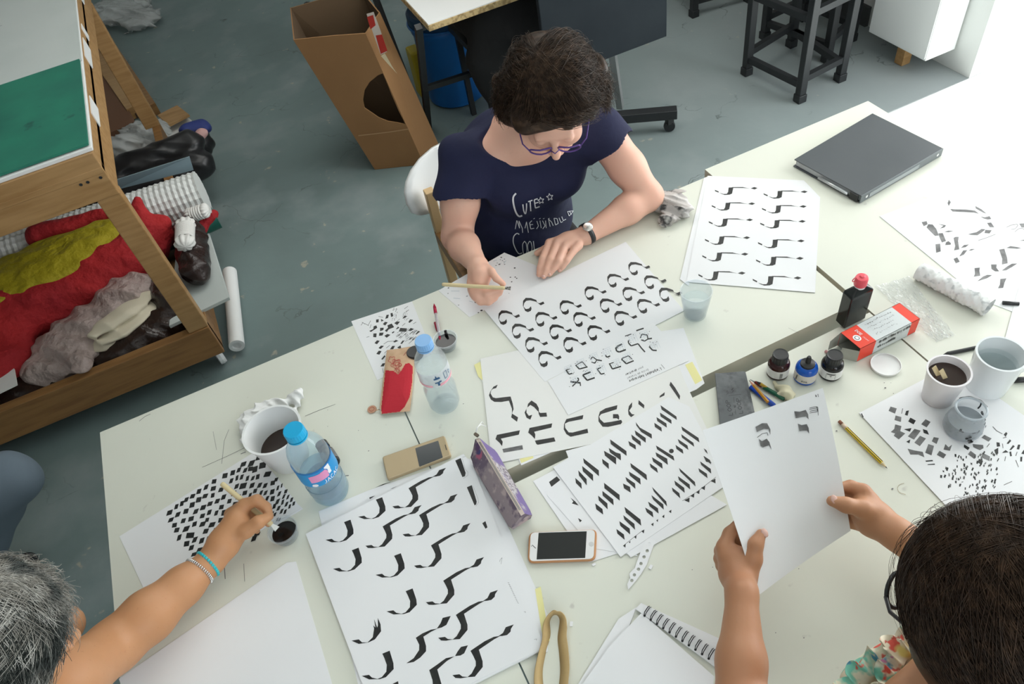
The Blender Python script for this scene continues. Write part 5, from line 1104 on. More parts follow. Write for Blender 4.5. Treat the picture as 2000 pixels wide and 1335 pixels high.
flo=mat('floral_grey_purple',(.33,.27,.29),.8,noise=[(28,(.16,.12,.17),.48,.58,4),(40,(.50,.40,.40),.55,.65,3),(17,(.10,.05,.13),.62,.68,3),(22,(.45,.12,.20),.68,.73,2),(20,(.06,.06,.18),.70,.74,2)],bump=(60,.3,.003))
pai=mat('speckled_paisley',(.48,.45,.47),.6,noise=[(160,(.20,.17,.20),.48,.56,2),(12,(.17,.12,.30),.52,.58,2)],bump=(200,.3,.001))
zipm=mat('beige_zip_tape',(.58,.49,.43),.7)
o=obj('body',v,f,[flo,pai,zipm],e,mi); autosmooth(o,50)
for s_ in (-.0012,.0012): G().tube([lp(R0,R1,t)+(B0-A0).normalized()*s_+Vector((0,0,.0022)) for t in (.06,.3,.6,.95)],.0006,5).out('zip_teeth',M['legmetal'],e,True)
G().box(R0+Vector((.001,.004,.006)),(.006,.010,.005),rz=.4).out('zip_slider',mat('dark_bronze',(.10,.08,.06),.4,.7),e)
G().tube([R0+Vector((.002,.008,.008)),R0+Vector((.008,.018,.010)),R0+Vector((.020,.024,.004)),R0+Vector((.030,.032,-.02))],.0009,6).out('pull_string',M['wplastic'],e,True)
G().tube([R0+Vector((.002,.008,.008)),R0+Vector((.012,.016,.014)),R0+Vector((.024,.030,.004)),R0+Vector((.028,.040,-.02))],.0009,6).out('pull_string',M['wplastic'],e,True)
# --- phones
def rrect(q,r,n=5):
    """rounded outline of a world quad (list of 4 Vectors)"""
    out=[]
    for i in range(4):
        p=q[i]; a=(q[i-1]-p).normalized(); b=(q[(i+1)%4]-p).normalized(); s=p+a*r; t=p+b*r
        for k in range(n+1):
            u=k/n; w=s*(1-u)**2+p*2*u*(1-u)+t*u*u; out.append((w.x,w.y))
    return out
zt=TZ+.009; e=empty('smartphone',P(1098,1068,TZ),'white-fronted smartphone in a copper bumper case with dark screen','phone')
q=[P(*p,zt) for p in ((1033,1038),(1166,1032),(1163,1092),(1030,1097))]; c=sum(q,Vector())/4
cop=mat('copper_rubber',(.50,.24,.10),.35); bevel(G().prism(rrect(q,.012),TZ+.0003,zt-.0008).out('bumper_case',cop,e),.002,3)
q2=[c+(p-c)*.945 for p in q]; q2=[c+(p-c)*1.0 for p in q2]; G().prism(rrect(q2,.0095),zt-.0012,zt).out('front_glass',mat('white_glass',(.78,.78,.77),.15,coat=.5),e)
qs=[P(*p,zt) for p in ((1052,1040),(1146,1037),(1143,1089),(1048,1092))]; G().prism(rrect(qs,.0008),zt-.0005,zt+.0002).out('screen',mat('dark_screen',(.018,.02,.019),.12),e)
g=G(); g.box(P(1043,1067,zt),(.0012,.010,.0004),rz=.30); g.add([P(1038,1066,zt)+Vector((.0008*math.cos(a),.0008*math.sin(a),.0002)) for a in [i*math.pi/4 for i in range(8)]],[tuple(range(8))]); g.out('speaker_slot',M['black'],e)
G().lathe([(.0046,0),(.0050,.0002),(.0046,.0003)],P(1155,1062,zt),n=24).out('home_button',mat('pale_grey',(.60,.60,.59),.3),e)
zt=TZ+.012; e=empty('smartphone',P(815,895,TZ),'gold flip-covered smartphone with a dark window in its cover','phone')
q=[P(*p,zt) for p in ((746,891),(868,849),(881,888),(756,935))]; gd=mat('gold_cover',(.46,.36,.22),.4,.25)
bevel(G().prism(rrect(q,.006),TZ+.0003,zt).out('flip_cover',gd,e),.0025,3)
qs=[P(*p,zt) for p in ((811,875),(856,860),(865,893),(819,911))]; G().prism(rrect(qs,.002),zt-.0004,zt+.0003).out('window',mat('window_glass',(.045,.052,.055),.15),e)
G().bar(P(869.5,868,zt+.0002),P(872,878,zt+.0002),.0014,.0006).out('earpiece',M['black'],e)
# --- grey wallet
e=empty('grey_pouch',P(1435,780,TZ),'grey felt-like slim case stamped with lettering, right of the pads','pouch')
gf=mat('grey_suede',(.135,.145,.15),.85,noise=[(16,(.20,.21,.215),.45,.65),(50,(.10,.105,.11),.5,.7)],bump=(80,.3,.001))
q=[P(*p,TZ+.006) for p in ((1398,728),(1456,723),(1476,812),(1408,838))]; bevel(G().prism(rrect(q,.006),TZ+.0003,TZ+.0045).out('back_panel',gf,e),.001)
q=[P(*p,TZ+.008) for p in ((1396,727),(1452,737),(1472,815),(1407,835))]; bevel(G().prism(rrect(q,.005),TZ+.0046,TZ+.0078).out('front_flap',gf,e),.001)
def flatpix(name,polys,z,m,e):
    g=G()
    for p in polys: g.add([P(x,y,z) for x,y in p],[tuple(range(len(p)))])
    return g.out(name,m,e)
zE=Z(1380,660,5.562)
tx=text('LOOP',zE([(285,835)])[0],(-4.2/5.562*0-1.7,-44/5.562),(-44/5.562,4/5.562),.8)+text('LOOP',zE([(395,815)])[0],(-1.5,-44/5.562),(-44/5.562,4/5.562),.8)
tx+=pen(zE([(335,600),(255,640),(375,610)]),.0)+pen(zE([(240,625),(375,608)]),.5)+pen(zE([(296,640),(300,700)]),.5)+pen(zE([(310,770),(318,830)]),.5)+pen(zE([(296,735),(320,735),(298,750),(322,750)]),.7)+pen(zE([(270,565),(290,540)]),1.2)+pen(zE([(275,590),(290,575),(285,560)]),.8)+pen(zE([(212,590),(225,570),(235,600),(215,610)]),.5)
flatpix('stamped_lettering',[p for p in tx if abs(area2(p))>1e-4],TZ+.0081,M['black'],e)
# --- pens and pencils
def stick(name,a,b,r,m,label,cat,tip=.0,tipm=None,n=6,extra=None,za=None,zb_=None,parts=()):
    a=P(*a,TZ+(za or r+.0003)); b=P(*b,TZ+(zb_ or r+.0003)); d=(b-a); L=d.length; d.normalize()
    e=empty(name,a-Vector((0,0,r)),label,cat)
    def seg(nm,s,t,r0,r1,mm,nn=n): G().tube([a+d*s,a+d*t],[r0,r1],nn).out(nm,mm,e,nn>6)
    seg('barrel',parts[0] if parts else 0,L-tip,r,r,m)
    if tip:
        seg('sharpened_wood',L-tip,L-tip*.28,r,r*.32,tipm or bpy.data.materials['birch']); seg('lead',L-tip*.28,L,r*.32,.0003,M['black'])
    return e,a,d,L,seg
yl=mat('yellow_lacquer',(.70,.50,.01),.3)
e,a,d,L,seg=stick('pencil',(1639,822),(1733,914),.0037,yl,'yellow and black striped pencil lying in the middle of the near table','pencil',tip=.014,parts=(.020,))
seg('ferrule',.009,.020,.0039,.0039,mat('pale_ferrule',(.66,.52,.40),.35,.3),12); seg('eraser',0,.009,.0036,.0036,mat('brown_eraser',(.25,.10,.06),.8),12)
for s_ in (-1,1):
    u=d.cross(Vector((0,0,1)))*s_*.0019; G().bar(a+d*.021+u+Vector((0,0,.0034)),a+d*(L-.015)+u+Vector((0,0,.0034)),.0009,.0006).out('black_stripe',M['black'],e)
stick('pencil',(1915,677),(1842,692),.0042,M['blackp'],'black pencil lying left of the white mug','pencil',tip=.010,tipm=M['black'])
e,a,d,L,seg=stick('ballpoint_pen',(1512,792),(1466,755),.0055,mat('blue_plastic',(.008,.06,.40),.3),'thick blue pen beside the grey case','pen',n=12); 
stick('pencil',(1500,785),(1463,742),.0036,mat('orange_lacquer',(.50,.24,.03),.4),'short orange pencil with pink tip between the blue and green pens','pencil',tip=.016,tipm=mat('pink_wood',(.62,.30,.22),.6),za=.011,zb_=.010)
e,a,d,L,seg=stick('mechanical_pencil',(1532,779),(1492,756),.0048,mat('green_plastic',(.006,.10,.05),.3),'dark green pen with red and steel front','pen',n=12)
seg('silver_ring',L-.001,L+.004,.0046,.0044,M['legmetal'],12); seg('red_grip',L+.004,L+.022,.0042,.0032,mat('dark_red_grip',(.14,.015,.01),.3),12); seg('steel_tip',L+.022,L+.034,.0020,.0006,M['legmetal'],8)
stick('pencil',(1504,762),(1477,744),.0036,mat('amber_lacquer',(.42,.26,.03),.4),'short amber pencil behind the green pen','pencil',tip=.010,tipm=M['black'],za=.004,zb_=.013)
rdp=mat('red_pen_plastic',(.42,.01,.05),.3)
e,a,d,L,seg=stick('ballpoint_pen',(860,665),(851,612),.0036,glassmat('clear_barrel',(.80,.75,.76),.05,.55),'slim clear pen with red cap standing in the far ink cup','pen',n=12,za=.016,zb_=.026)
seg('red_cap',L,L+.022,.0042,.0040,rdp,12); seg('cap_point',L+.022,L+.032,.0035,.0008,rdp,12); G().tube([a+d*.0,a+d*L],.0014,8).out('ink_tube',rdp,e,True); seg('cap_clip',L*.0,.012,.0040,.0040,rdp,12)
e,a,d,L,seg=stick('red_pen_cap',(855,645),(850,630),.0040,rdp,'short red pen cap beside the far ink cup','cap',n=12)
e,a,d,L,seg=stick('eraser_stub',(1622,692),(1612,685),.0035,mat('dusty_pink',(.50,.25,.25),.6),'tiny pink stub behind the rightmost ink bottle','eraser',n=10)
e,a,d,L,seg=stick('cord_plug',(1990,593),(1958,591),.0045,M['blackp'],'dark plug-like end sticking out from under the blank sheet at the right','plug',n=12)
e,a,d,L,seg=stick('marker_pen',(2015,740),(1980,742),.006,M['blackp'],'thick black marker lying behind the mug handle','pen',n=12)
# cream wrapper
V,F=sdf_surface([('cap',(P(1512,748,TZ+.004)),(P(1536,768,TZ+.012)),.004,.010,.01),('cap',(P(1536,760,TZ+.010)),(P(1545,785,TZ+.006)),.010,.006,.01),('cap',(P(1518,772,TZ+.003)),(P(1550,770,TZ+.004)),.005,.004,.01)],.0018,ridge(.0025,(110,80,70,0),(60,120,40,1)))
tag(npobj('crumpled_wrapper',V,F,mat('cream_wrapper',(.66,.62,.44),.6)),'crumpled cream wrapper in front of the ink bottles','wrapper')
# small dark bottle behind the blue-labelled water bottle
a=P(622,858,TZ+.016); b=P(652,905,TZ+.016); e=empty('ink_bottle',(a+b)/2-Vector((0,0,.016)),'small black bottle lying behind the blue-labelled water bottle','bottle')
d=(b-a).normalized(); o=G().lathe([(0,0),(.014,0),(.016,.003),(.016,.038),(.012,.044),(.012,.05),(.014,.051),(.014,.066),(0,.067)],b,axis=-d,n=28).out('body',M['blackp'],e); autosmooth(o)
G().lathe([(.0163,.006),(.0163,.034)],b,axis=-d,n=28).out('label',M['inkgrey'],e)
# tissues
V,F=sdf_surface([('ell',P(505,805,TZ+.014),(.038,.020,.014),Matrix.Rotation(.3,3,'Z'),.02),('ell',P(490,822,TZ+.018),(.022,.026,.018),None,.02),('ell',P(522,798,TZ+.014),(.032,.018,.013),None,.02),('cap',P(540,800,TZ+.012),P(583,768,TZ+.022),.012,.010,.02),('cap',P(583,768,TZ+.022),P(577,800,TZ+.01),.010,.006,.012),('ell',P(487,850,TZ+.012),(.018,.03,.012),None,.02)],.0022,ridge(.008,(70,50,50,0),(40,90,40,1),(120,40,90,2)))
tag(npobj('crumpled_tissue',V,F,mat('tissue_white',(.80,.81,.80),.9,noise=(38,(.42,.44,.44),.70,.76,2),bump=(60,.5,.003))),'white crumpled tissue behind the large white plastic cup','tissue')
V,F=sdf_surface([('ell',P(1312,396,TZ+.022),(.045,.035,.022),None,.02),('ell',P(1292,392,TZ+.02),(.028,.04,.02),None,.02),('ell',P(1305,428,TZ+.014),(.026,.018,.014),None,.02),('ell',P(1330,405,TZ+.018),(.022,.040,.018),None,.02)],.0022,ridge(.011,(50,60,45,0),(70,34,50,1),(100,90,70,2)))
tag(npobj('stained_rag',V,F,mat('ink_stained_tissue',(.50,.47,.45),.85,noise=[(34,(.06,.06,.06),.50,.62,4),(20,(.72,.70,.67),.52,.66,3)],bump=(50,.8,.004))),'ink-stained crumpled tissue by the bent elbow, at the table edge','tissue')
# perforated strip
cl=[(1271,1054),(1262,1078),(1254,1100),(1243,1118),(1230,1140)]
ol=[(1264,1050),(1280,1055),(1271,1080),(1263,1102),(1252,1120),(1243,1132),(1227,1151),(1225,1140),(1231,1128),(1229,1120),(1240,1108),(1248,1085),(1256,1065)]
hs=[(1268,1062),(1264,1075),(1258,1087),(1252,1100),(1247,1111),(1239,1122),(1234,1133)]
z_=TZ+.002; g=G(); loops=[[P(x,y,z_) for x,y in ol]]+[[P(x+3.3*math.cos(t),y+3.3*math.sin(t),z_) for t in np.linspace(0,2*math.pi,12,endpoint=False)] for x,y in hs]
planar(loops,g,0,Vector((0,0,1))); o=g.out('perforated_strip',M['paper']); s=o.modifiers.new('t','SOLIDIFY'); s.thickness=.0004; tag(o,'torn strip of perforated notebook edge with round holes','paper')
random.seed(21)
for i,(x,y,l) in enumerate(((1160,1102,'paper crumb below the copper-cased phone'),(1271,1107,'paper crumb right of the perforated strip'),(1116,1218,'paper crumb between the tan strap and the notebook'))):
    w=.004+.002*random.random(); q=P(x,y,TZ); tag(G().box(q+Vector((0,0,.0008)),(w*1.6,w,.0012),rz=.5*i).out('paper_scrap',M['paper']),l,'paper scrap')
# tan strap: a long band folded in a loop, standing on its edge
inner=[(1078,1345),(1075,1300),(1079,1262),(1082,1240),(1078,1220),(1074,1205),(1082,1196),(1092,1197),(1096,1208),(1090,1225),(1088,1250),(1090,1300),(1091,1345)]
g=G(); tan=mat('tan_leather_band',(.52,.37,.17),.5,noise=(30,(.46,.32,.14),.4,.7)); base=[P(x,y,TZ+.0005) for x,y in smooth_path([(1068,1390),(1062,1345),(1060,1310),(1066,1275),(1075,1240),(1074,1214),(1080,1202),(1089,1202),(1093,1214),(1089,1245),(1092,1275),(1094,1310),(1091,1345),(1088,1390)],6)]
v=[];f=[]; n=len(base)
for i,p in enumerate(base):
    t=i/(n-1); lean=Vector((-.016,-.004,0)) if t<.45 else (Vector((.016,-.004,0)) if t>.55 else Vector((0,.0,0))); k=min(1,abs(t-.5)*6)
    tp=p+lean*k+Vector((0,0,.020-.008*k)); v+=[p,tp]
for i in range(n-1): f.append((2*i,2*i+2,2*i+3,2*i+1))
o=obj('leather_band',v,f,[tan],smooth=True); s=o.modifiers.new('t','SOLIDIFY'); s.thickness=.0016; tag(o,'tan leather band folded into a narrow loop at the bottom edge','strap')
# stain ring on the near table
g=G(); pts=smooth_path([(1766,943),(1757,946),(1753,953),(1757,961),(1769,965)],6); 
for q in pen(pts,.8): g.add([P(x,y,TZ+.0002) for x,y in q],[(0,1,2,3)])
tag(g.out('dried_stain',mat('tea_stain',(.36,.30,.17),.6)),'brown curved drip stain on the near table right of the yellow pencil','stain',kind='stuff')
# shell chair of the person in navy and cushion
e=empty('shell_chair',(.55,1.85,0),'white-backed chair with wooden side rails under the person in navy','chair')
v=[];f=[]; N=24; R_=9; cx,cy,cz=.545,1.96,.595
for k in range(R_+1):
    for i in range(N):
        a=2*math.pi*i/N; sx=.235*(k/R_); sz=.105*(k/R_); u=sx*math.copysign(abs(math.cos(a))**.75,math.cos(a)); w=sz*math.copysign(abs(math.sin(a))**.75,math.sin(a))
        v.append((cx+u,cy+.155-1.6*u*u+.18*w+ (0),cz+w))
for k in range(R_):
    for i in range(N): f.append((k*N+i,k*N+(i+1)%N,(k+1)*N+(i+1)%N,(k+1)*N+i))
o=obj('backrest',v,f,[M['wplastic']],e,smooth=True); s=o.modifiers.new('t','SOLIDIFY'); s.thickness=.014; s.offset=0
bevel(G().box((.56,1.81,.455),(.31,.36,.02)).out('seat',M['wplastic'],e),.008)
lw=mat('light_chair_wood',(.56,.38,.19),.5)
for x in (.385,.72):
    bevel(G().bar((x,2.03,.42),(x-.0,1.60,.42),.03,.055).out('side_rail',M['woodd'],e),.004)
    bevel(G().bar((x+.004,2.05,0),(x+.004,2.02,.62),.032,.032).out('rear_leg',lw,e),.003); bevel(G().bar((x,1.60,0),(x,1.61,.43),.032,.032).out('front_leg',lw,e),.003)
# ---------------------------------------------------------------- people
def head_frame(f,roll=0):
    f=Vector(f).normalized(); u=(Vector((0,0,1))-f*f.z).normalized(); r=f.cross(u)
    if roll: q=Matrix.Rotation(roll,3,f); u=q@u; r=q@r
    return r,f,u
def head_prims(C,fr,s=1.0,neck=None):
    r,f,u=fr; C=Vector(C); A=np.array([[r.x,f.x,u.x],[r.y,f.y,u.y],[r.z,f.z,u.z]])
    T=lambda x,y,z: tuple(C+(r*x+f*y+u*z)*s); R=lambda *a: tuple(k*s for k in a)
    pr=[('ell',T(0,-.014,.02),R(.074,.094,.084),A,.02),('ell',T(0,.028,-.040),R(.058,.060,.074),A,.03),('ell',T(0,.060,-.098),R(.027,.024,.022),A,.03)]
    for k in (-1,1): pr+=[('ell',T(k*.036,.056,-.040),R(.026,.024,.028),A,.02),('cap',T(k*.052,.01,-.075),T(k*.02,.058,-.10),.016*s,.014*s,.02),('ell',T(k*.076,-.006,-.018),R(.009,.019,.031),A,.008)]
    pr+=[('cap',T(-.034,.078,.014),T(.034,.078,.014),.011*s,.011*s,.014)]
    for k in (-1,1): pr+=[('subell',T(k*.031,.094,-.010),R(.017,.012,.011),A,.010),('ell',T(k*.031,.0775,-.011),R(.014,.012,.012),A,.004)]
    pr+=[('cap',T(0,.086,.000),T(0,.110,-.036),.0075*s,.0105*s,.009),('ell',T(.011,.098,-.042),R(.0085,.010,.007),A,.004),('ell',T(-.011,.098,-.042),R(.0085,.010,.007),A,.004),
     ('cap',T(-.018,.086,-.064),T(.018,.086,-.064),.0055*s,.0055*s,.006),('cap',T(-.014,.086,-.074),T(.014,.086,-.074),.0065*s,.0065*s,.005),('subcap',T(-.02,.096,-.069),T(.02,.096,-.069),.0015,.0015,.002)]
    if neck is not None: pr+=[('cap',T(0,-.012,-.06),tuple(neck),.052*s,.056*s,.03)]
    return pr,T
def chain(pts,rs,k=.006): return [('cap',tuple(a),tuple(b),ra,rb,k) for a,b,ra,rb in zip(pts,pts[1:],rs,rs[1:])]
def strands(name,T,E,c0,paths,mat_,parent,rad=.0007,seg=14,wave=.003,seed=1,lift=.0):
    """hair strands over an ellipsoid; paths yields (start dir, end dir, end radius factor) in head space"""
    rg=np.random.default_rng(seed); V=[];F=[]; nb=0; O=np.array(T(0,0,0)); B=np.array([np.array(T(1,0,0))-O,np.array(T(0,1,0))-O,np.array(T(0,0,1))-O])
    E=np.array(E); c0=np.array(c0)
    for (sd,ed,ef) in paths:
        sd=np.array(sd,float); sd/=np.linalg.norm(sd); ed=np.array(ed,float); ed/=np.linalg.norm(ed)
        om=math.acos(max(-1,min(1,float(sd@ed)))); ph=rg.uniform(0,6.28); base=1.0+rg.uniform(-.01,.05)+lift; fq=rg.uniform(5,9); tw=rg.normal(0,1,3); pts=[]
        for i in range(seg+1):
            t=i/seg; d=(math.sin((1-t)*om)*sd+math.sin(t*om)*ed)/max(math.sin(om),1e-4)
            rr=base+ (ef)*max(0,t-.55)**1.6 + .012*math.sin(math.pi*t)
            w=tw*wave*t*math.sin(fq*t+ph)
            pts.append(c0+E*d*rr+w)
        pts=np.array(pts); W=O+pts@B
        tg=np.gradient(W,axis=0); tg/=np.linalg.norm(tg,axis=1)[:,None]+1e-9
        a=np.cross(tg,rg.normal(0,1,3)); a/=np.linalg.norm(a,axis=1)[:,None]+1e-9; b=np.cross(tg,a)
        tp=np.linspace(1,.35,seg+1)[:,None]*rad
        for k in range(3):
            an=2.0944*k; V.append(W+(a*math.cos(an)+b*math.sin(an))*tp)
        n=seg+1
        for k in range(3):
            j=(k+1)%3; i_=np.arange(seg); F.append(np.stack([nb+k*n+i_,nb+k*n+i_+1,nb+j*n+i_+1,nb+j*n+i_],1))
        nb+=3*n
    return npobj(name,np.concatenate(V),np.concatenate(F),mat_,parent)
def hairmat(name,c1,c2,rough=.38):
    return mat(name,c1,rough,noise=[(70,c2,.45,.7,3)],spec=.22)
def person(name,loc,label): return empty(name,loc,label,'person')
def body_out(prims,h,m,e): V,F=sdf_surface(prims,h,None,2); return npobj('body',V,F,m,e)

# ================= person in the navy T-shirt
e=person('person',(.57,1.75,0),'person with short dark wavy hair and navy lettered T-shirt, bent over the curled-letter sheet')
fr=head_frame((-.36,-.70,-.61)); nose=P(1085,300,1.05); HC=nose-fr[1]*.112+fr[2]*.020
hp_,T1=head_prims(HC,fr,1.02,(.590,1.575,1.005))
SR=Vector((.425,1.625,.955)); SL=Vector((.775,1.520,.955)); ER=P(893,462,.775); WR=P(934,520,.812); EL=P(1266,383,.797); WL=P(1146,458,.783)
br=list(hp_)
br+=[('ell',(.585,1.66,.86),(.165,.105,.17),Matrix.Rotation(-.28,3,'Z'),.04),('ell',(.57,1.73,.66),(.155,.11,.20),None,.05),('cap',tuple(SR),tuple(SL),.052,.052,.05),('cap',(.585,1.60,.985),(.595,1.56,1.00),.07,.06,.04)]
br+=chain([SR,SR*.45+ER*.55,ER],[.052,.050,.041],.02)+chain([ER,ER*.65+WR*.35,WR],[.042,.041,.0245],.015)
br+=chain([SL,SL*.45+EL*.55,EL],[.052,.047,.038],.02)+chain([EL,EL*.65+WL*.35,WL],[.040,.040,.0245],.015)
# brush hand
z=.81
br+=chain([WR,P(940,537,.815),P(938,556,.806)],[.0245,.024,.018],.012)+chain([P(926,530,.810),P(922,556,.800)],[.016,.013],.010)
br+=chain([P(950,524,.824),P(960,530,.828),P(969,543,.824),P(983,554,.812)],[.013,.0100,.0090,.0075],.004)
br+=chain([P(922,552,.800),P(925,567,.800),P(950,573,.800),P(978,566,.801)],[.013,.0115,.0098,.0078],.004)
br+=chain([P(922,566,.793),P(934,582,.790),P(956,582,.788),P(976,572,.792)],[.012,.0105,.0090,.0076],.004)
br+=chain([P(924,574,.786),P(938,589,.781),P(955,590,.780),P(968,582,.783)],[.010,.0092,.0082,.0070],.003)
br+=chain([P(938,556,.806),P(930,574,.795)],[.018,.014],.01)
# resting hand
kn=[(1073,474,.786),(1089,474,.790),(1104,481,.788),(1120,490,.783)]; pip=[(1060,505,.784),(1075,506,.785),(1091,509,.783),(1107,509,.778)]; dip=[(1055,523,.772),(1067,526,.772),(1081,524,.771),(1099,520,.769)]; tip=[(1053,536,.7615),(1062,539,.7615),(1073,535,.7615),(1093,527,.7610)]
for a_,b_,c_,d_,r_ in zip(kn,pip,dip,tip,(1,1.03,1,.88)):
    br+=chain([WL*.35+P(*a_)*.65,P(*a_),P(*b_),P(*c_),P(*d_)],[.0135,.0112*r_,.0098*r_,.0088*r_,.0076*r_],.0028)
br+=chain([WL,P(1110,470,.779),P(1096,478,.779)],[.024,.022,.018],.012)+chain([P(1115,466,.780),P(1080,481,.772),P(1064,487,.766),P(1049,494,.762)],[.015,.0125,.0105,.0085],.006)
body_out(br,.0030,M['skin1'],e)
g=G()
for (x,y,zz_) in ((1093,528,.7645),(1073,536,.7655),(1062,540,.7655)):
    c=P(x,y-1.5,zz_+.0015); g.lathe([(0,.0012),(.0030,.0008),(.0036,0)],c,axis=(.05,-.35,1),n=12,sx=1,sy=1.3)
g.out('fingernails',M['nail'],e,True)
# T-shirt
shirt=mat('navy_jersey',(.011,.014,.052),.85,noise=(5,(.008,.010,.038),.4,.7),bump=(9,.35,.02))
sp=[('ell',(.585,1.655,.87),(.178,.120,.165),Matrix.Rotation(-.28,3,'Z'),.05),('ell',(.57,1.70,.68),(.172,.150,.22),None,.06),('cap',tuple(SR),tuple(SL),.060,.060,.05),('ell',(.655,1.545,.85),(.07,.055,.06),None,.05),('ell',(.525,1.575,.85),(.07,.055,.06),None,.05)]
hr=SR*.50+ER*.50; hl=SL*.58+EL*.42
sp+=chain([SR,hr+Vector((-.012,-.008,-.006))],[.062,.070],.03)+chain([SL,hl+Vector((.006,.0,0))],[.060,.064],.03)
d_=(ER-SR).normalized(); sp+=[('subcap',tuple(hr+d_*.048),tuple(hr+d_*.13),.092,.092,.006)]
d_=(EL-SL).normalized(); sp+=[('subcap',tuple(hl+d_*.022),tuple(hl+d_*.12),.090,.090,.006)]
sp+=[('subell',tuple(Vector((.555,1.545,1.035))),(.112,.075,.070),Matrix.Rotation(-.28,3,'Z'),.006)]
V,F=sdf_surface(sp,.0038,wob(.0075,(34,20,9,0),(-22,30,16,1.1),(14,8,40,2)),2)
so_=npobj('t_shirt',V,F,shirt,e)
bvs=BVHTree.FromPolygons([tuple(x) for x in V],[tuple(int(i) for i in q) for q in F])
def finer(polys,L=2.2):
    out=[]
    for q in polys:
        a,b,c,d=q; k=max(1,int(math.hypot(b[0]-a[0],b[1]-a[1])/L))
        for i in range(k):
            t0,t1=i/k,(i+1)/k; m=lambda p,r,t:(p[0]+(r[0]-p[0])*t,p[1]+(r[1]-p[1])*t); out.append([m(a,b,t0),m(a,b,t1),m(d,c,t1),m(d,c,t0)])
    return out
# printed lettering on the shirt
zF=Z(1000,380,6.675); zG=Z(850,30,2.67); pr=[]
def st(zc,pts,w,sm=True):
    global pr
    pr+=pen(zc(smooth_path(pts,5) if sm else pts),w)
st(zF,[(50,-20),(15,30),(20,120),(50,220),(90,272),(130,262)],3.2)
st(zF,[(138,118),(150,200),(172,240),(185,170),(185,105)],2.2); st(zF,[(205,85),(262,65)],2.2,False); st(zF,[(232,78),(240,205)],2.2,False)
st(zF,[(330,45),(285,60),(300,165),(355,145)],2.2,False); st(zF,[(292,105),(340,90)],2.0,False)
for cx,cy,r in ((372,68,44),(490,22,46)):
    pts=[(cx+r*(1 if i%2==0 else .45)*math.cos(-1.75+i*math.pi/5),cy+r*(1 if i%2==0 else .45)*math.sin(-1.75+i*math.pi/5)) for i in range(11)]; st(zF,pts,1.3,False)
for l in ([(60,325),(40,440)],[(62,325),(95,430),(88,340)],[(88,330),(130,430),(135,490)],[(185,345),(165,430)],[(185,345),(210,490)],[(255,330),(225,360),(240,440),(285,430)],[(235,385),(270,380)],[(320,335),(340,400),(315,440)],[(360,330),(375,430)],[(392,330),(425,400),(395,440)],[(432,330),(440,430)],[(470,310),(490,410)],[(470,310),(510,350),(530,400)],[(540,300),(560,390),(595,370),(580,305),(540,300)],[(605,295),(630,360),(655,345)],[(640,280),(660,335),(695,315)]): st(zF,l,1.3,False)
st(zF,[(715,215),(790,210),(760,250),(735,275),(715,215)],1.0,False); st(zF,[(740,215),(765,260)],1.0,False)
for x in (275,350,400,465): st(zF,[(x,308),(x+18,298)],1.1,False)
st(zF,[(92,512),(60,498),(20,540),(15,620),(50,710),(90,760),(130,750)],1.9)
st(zF,[(160,600),(135,650),(150,760),(190,745),(185,640),(160,600)],1.4); st(zF,[(225,600),(200,660),(225,760),(258,700),(245,620),(225,600)],1.4); st(zF,[(275,600),(292,740)],1.5,False)
drape(finer(pr),bvs,.0024,'printed_lettering',mat('white_print',(.70,.71,.74),.6),so_)
# trousers and shoes under the table
V,F=sdf_surface([('ell',(.56,1.80,.52),(.18,.15,.12),None,.05),('cap',(.47,1.75,.52),(.44,1.30,.50),.085,.06,.04),('cap',(.66,1.74,.52),(.70,1.28,.50),.085,.06,.04),('cap',(.44,1.30,.49),(.44,1.34,.10),.058,.042,.03),('cap',(.70,1.28,.49),(.70,1.34,.10),.058,.042,.03)],.008)
npobj('trousers',V,F,M['blackcloth'],e)
for x,y in ((.44,1.29),(.70,1.29)): 
    V,F=sdf_surface([('cap',(x,y+.06,.045),(x,y-.12,.032),.042,.032,.02)],.006); npobj('shoe',V,F,M['black'],e)
# hair
hm=hairmat('dark_brown_hair',(.026,.015,.009),(.075,.045,.028))
r_,f_,u_=fr; A=np.array([[r_.x,f_.x,u_.x],[r_.y,f_.y,u_.y],[r_.z,f_.z,u_.z]])
hp=[('ell',T1(0,-.028,.032),(.096,.112,.100),A,.02),('ell',T1(0,-.080,-.005),(.088,.070,.080),A,.03),('ell',T1(.078,-.022,-.020),(.034,.062,.052),A,.025),('ell',T1(-.080,-.022,-.015),(.032,.060,.052),A,.025),('ell',T1(.110,-.030,-.035),(.030,.055,.032),A,.02),('ell',T1(.118,-.065,-.02),(.022,.03,.022),A,.02),('ell',T1(-.108,-.07,.0),(.022,.035,.024),A,.02),('ell',T1(0,-.120,.02),(.075,.03,.05),A,.03),('ell',T1(-.100,-.035,-.025),(.022,.045,.028),A,.02),('ell',T1(.060,.045,.048),(.030,.038,.030),A,.02),
    ('subell',T1(0,.118,-.022),(.072,.062,.084),A,.012)]
V,F=sdf_surface(hp,.004,wob(.005,(60,20,40,0),(30,70,50,1),(90,60,20,2)),1); hb=npobj('hair',V,F,hm,e)
rg=np.random.default_rng(2); ps=[]
for i in range(3000):
    t=rg.uniform(0,1); s=np.array([.18,.9-1.25*t,.62+.36*math.sin(t*2.2)])+rg.normal(0,.04,3)
    if rg.random()<.62: a=rg.uniform(-2.6,-.10)      # sweep to her right
    else: a=rg.uniform(-.0,2.8)*1
    th=a; el=rg.uniform(-.62,-.15); ed=(-abs(math.sin(th))*1 if a<0 else abs(math.sin(th)), (math.cos(th) if a<0 else math.cos(th))*1.0, el)
    if ed[1]>.55: ed=(ed[0],.60,.52)
    ps.append((s,ed,rg.uniform(.1,1.0)))
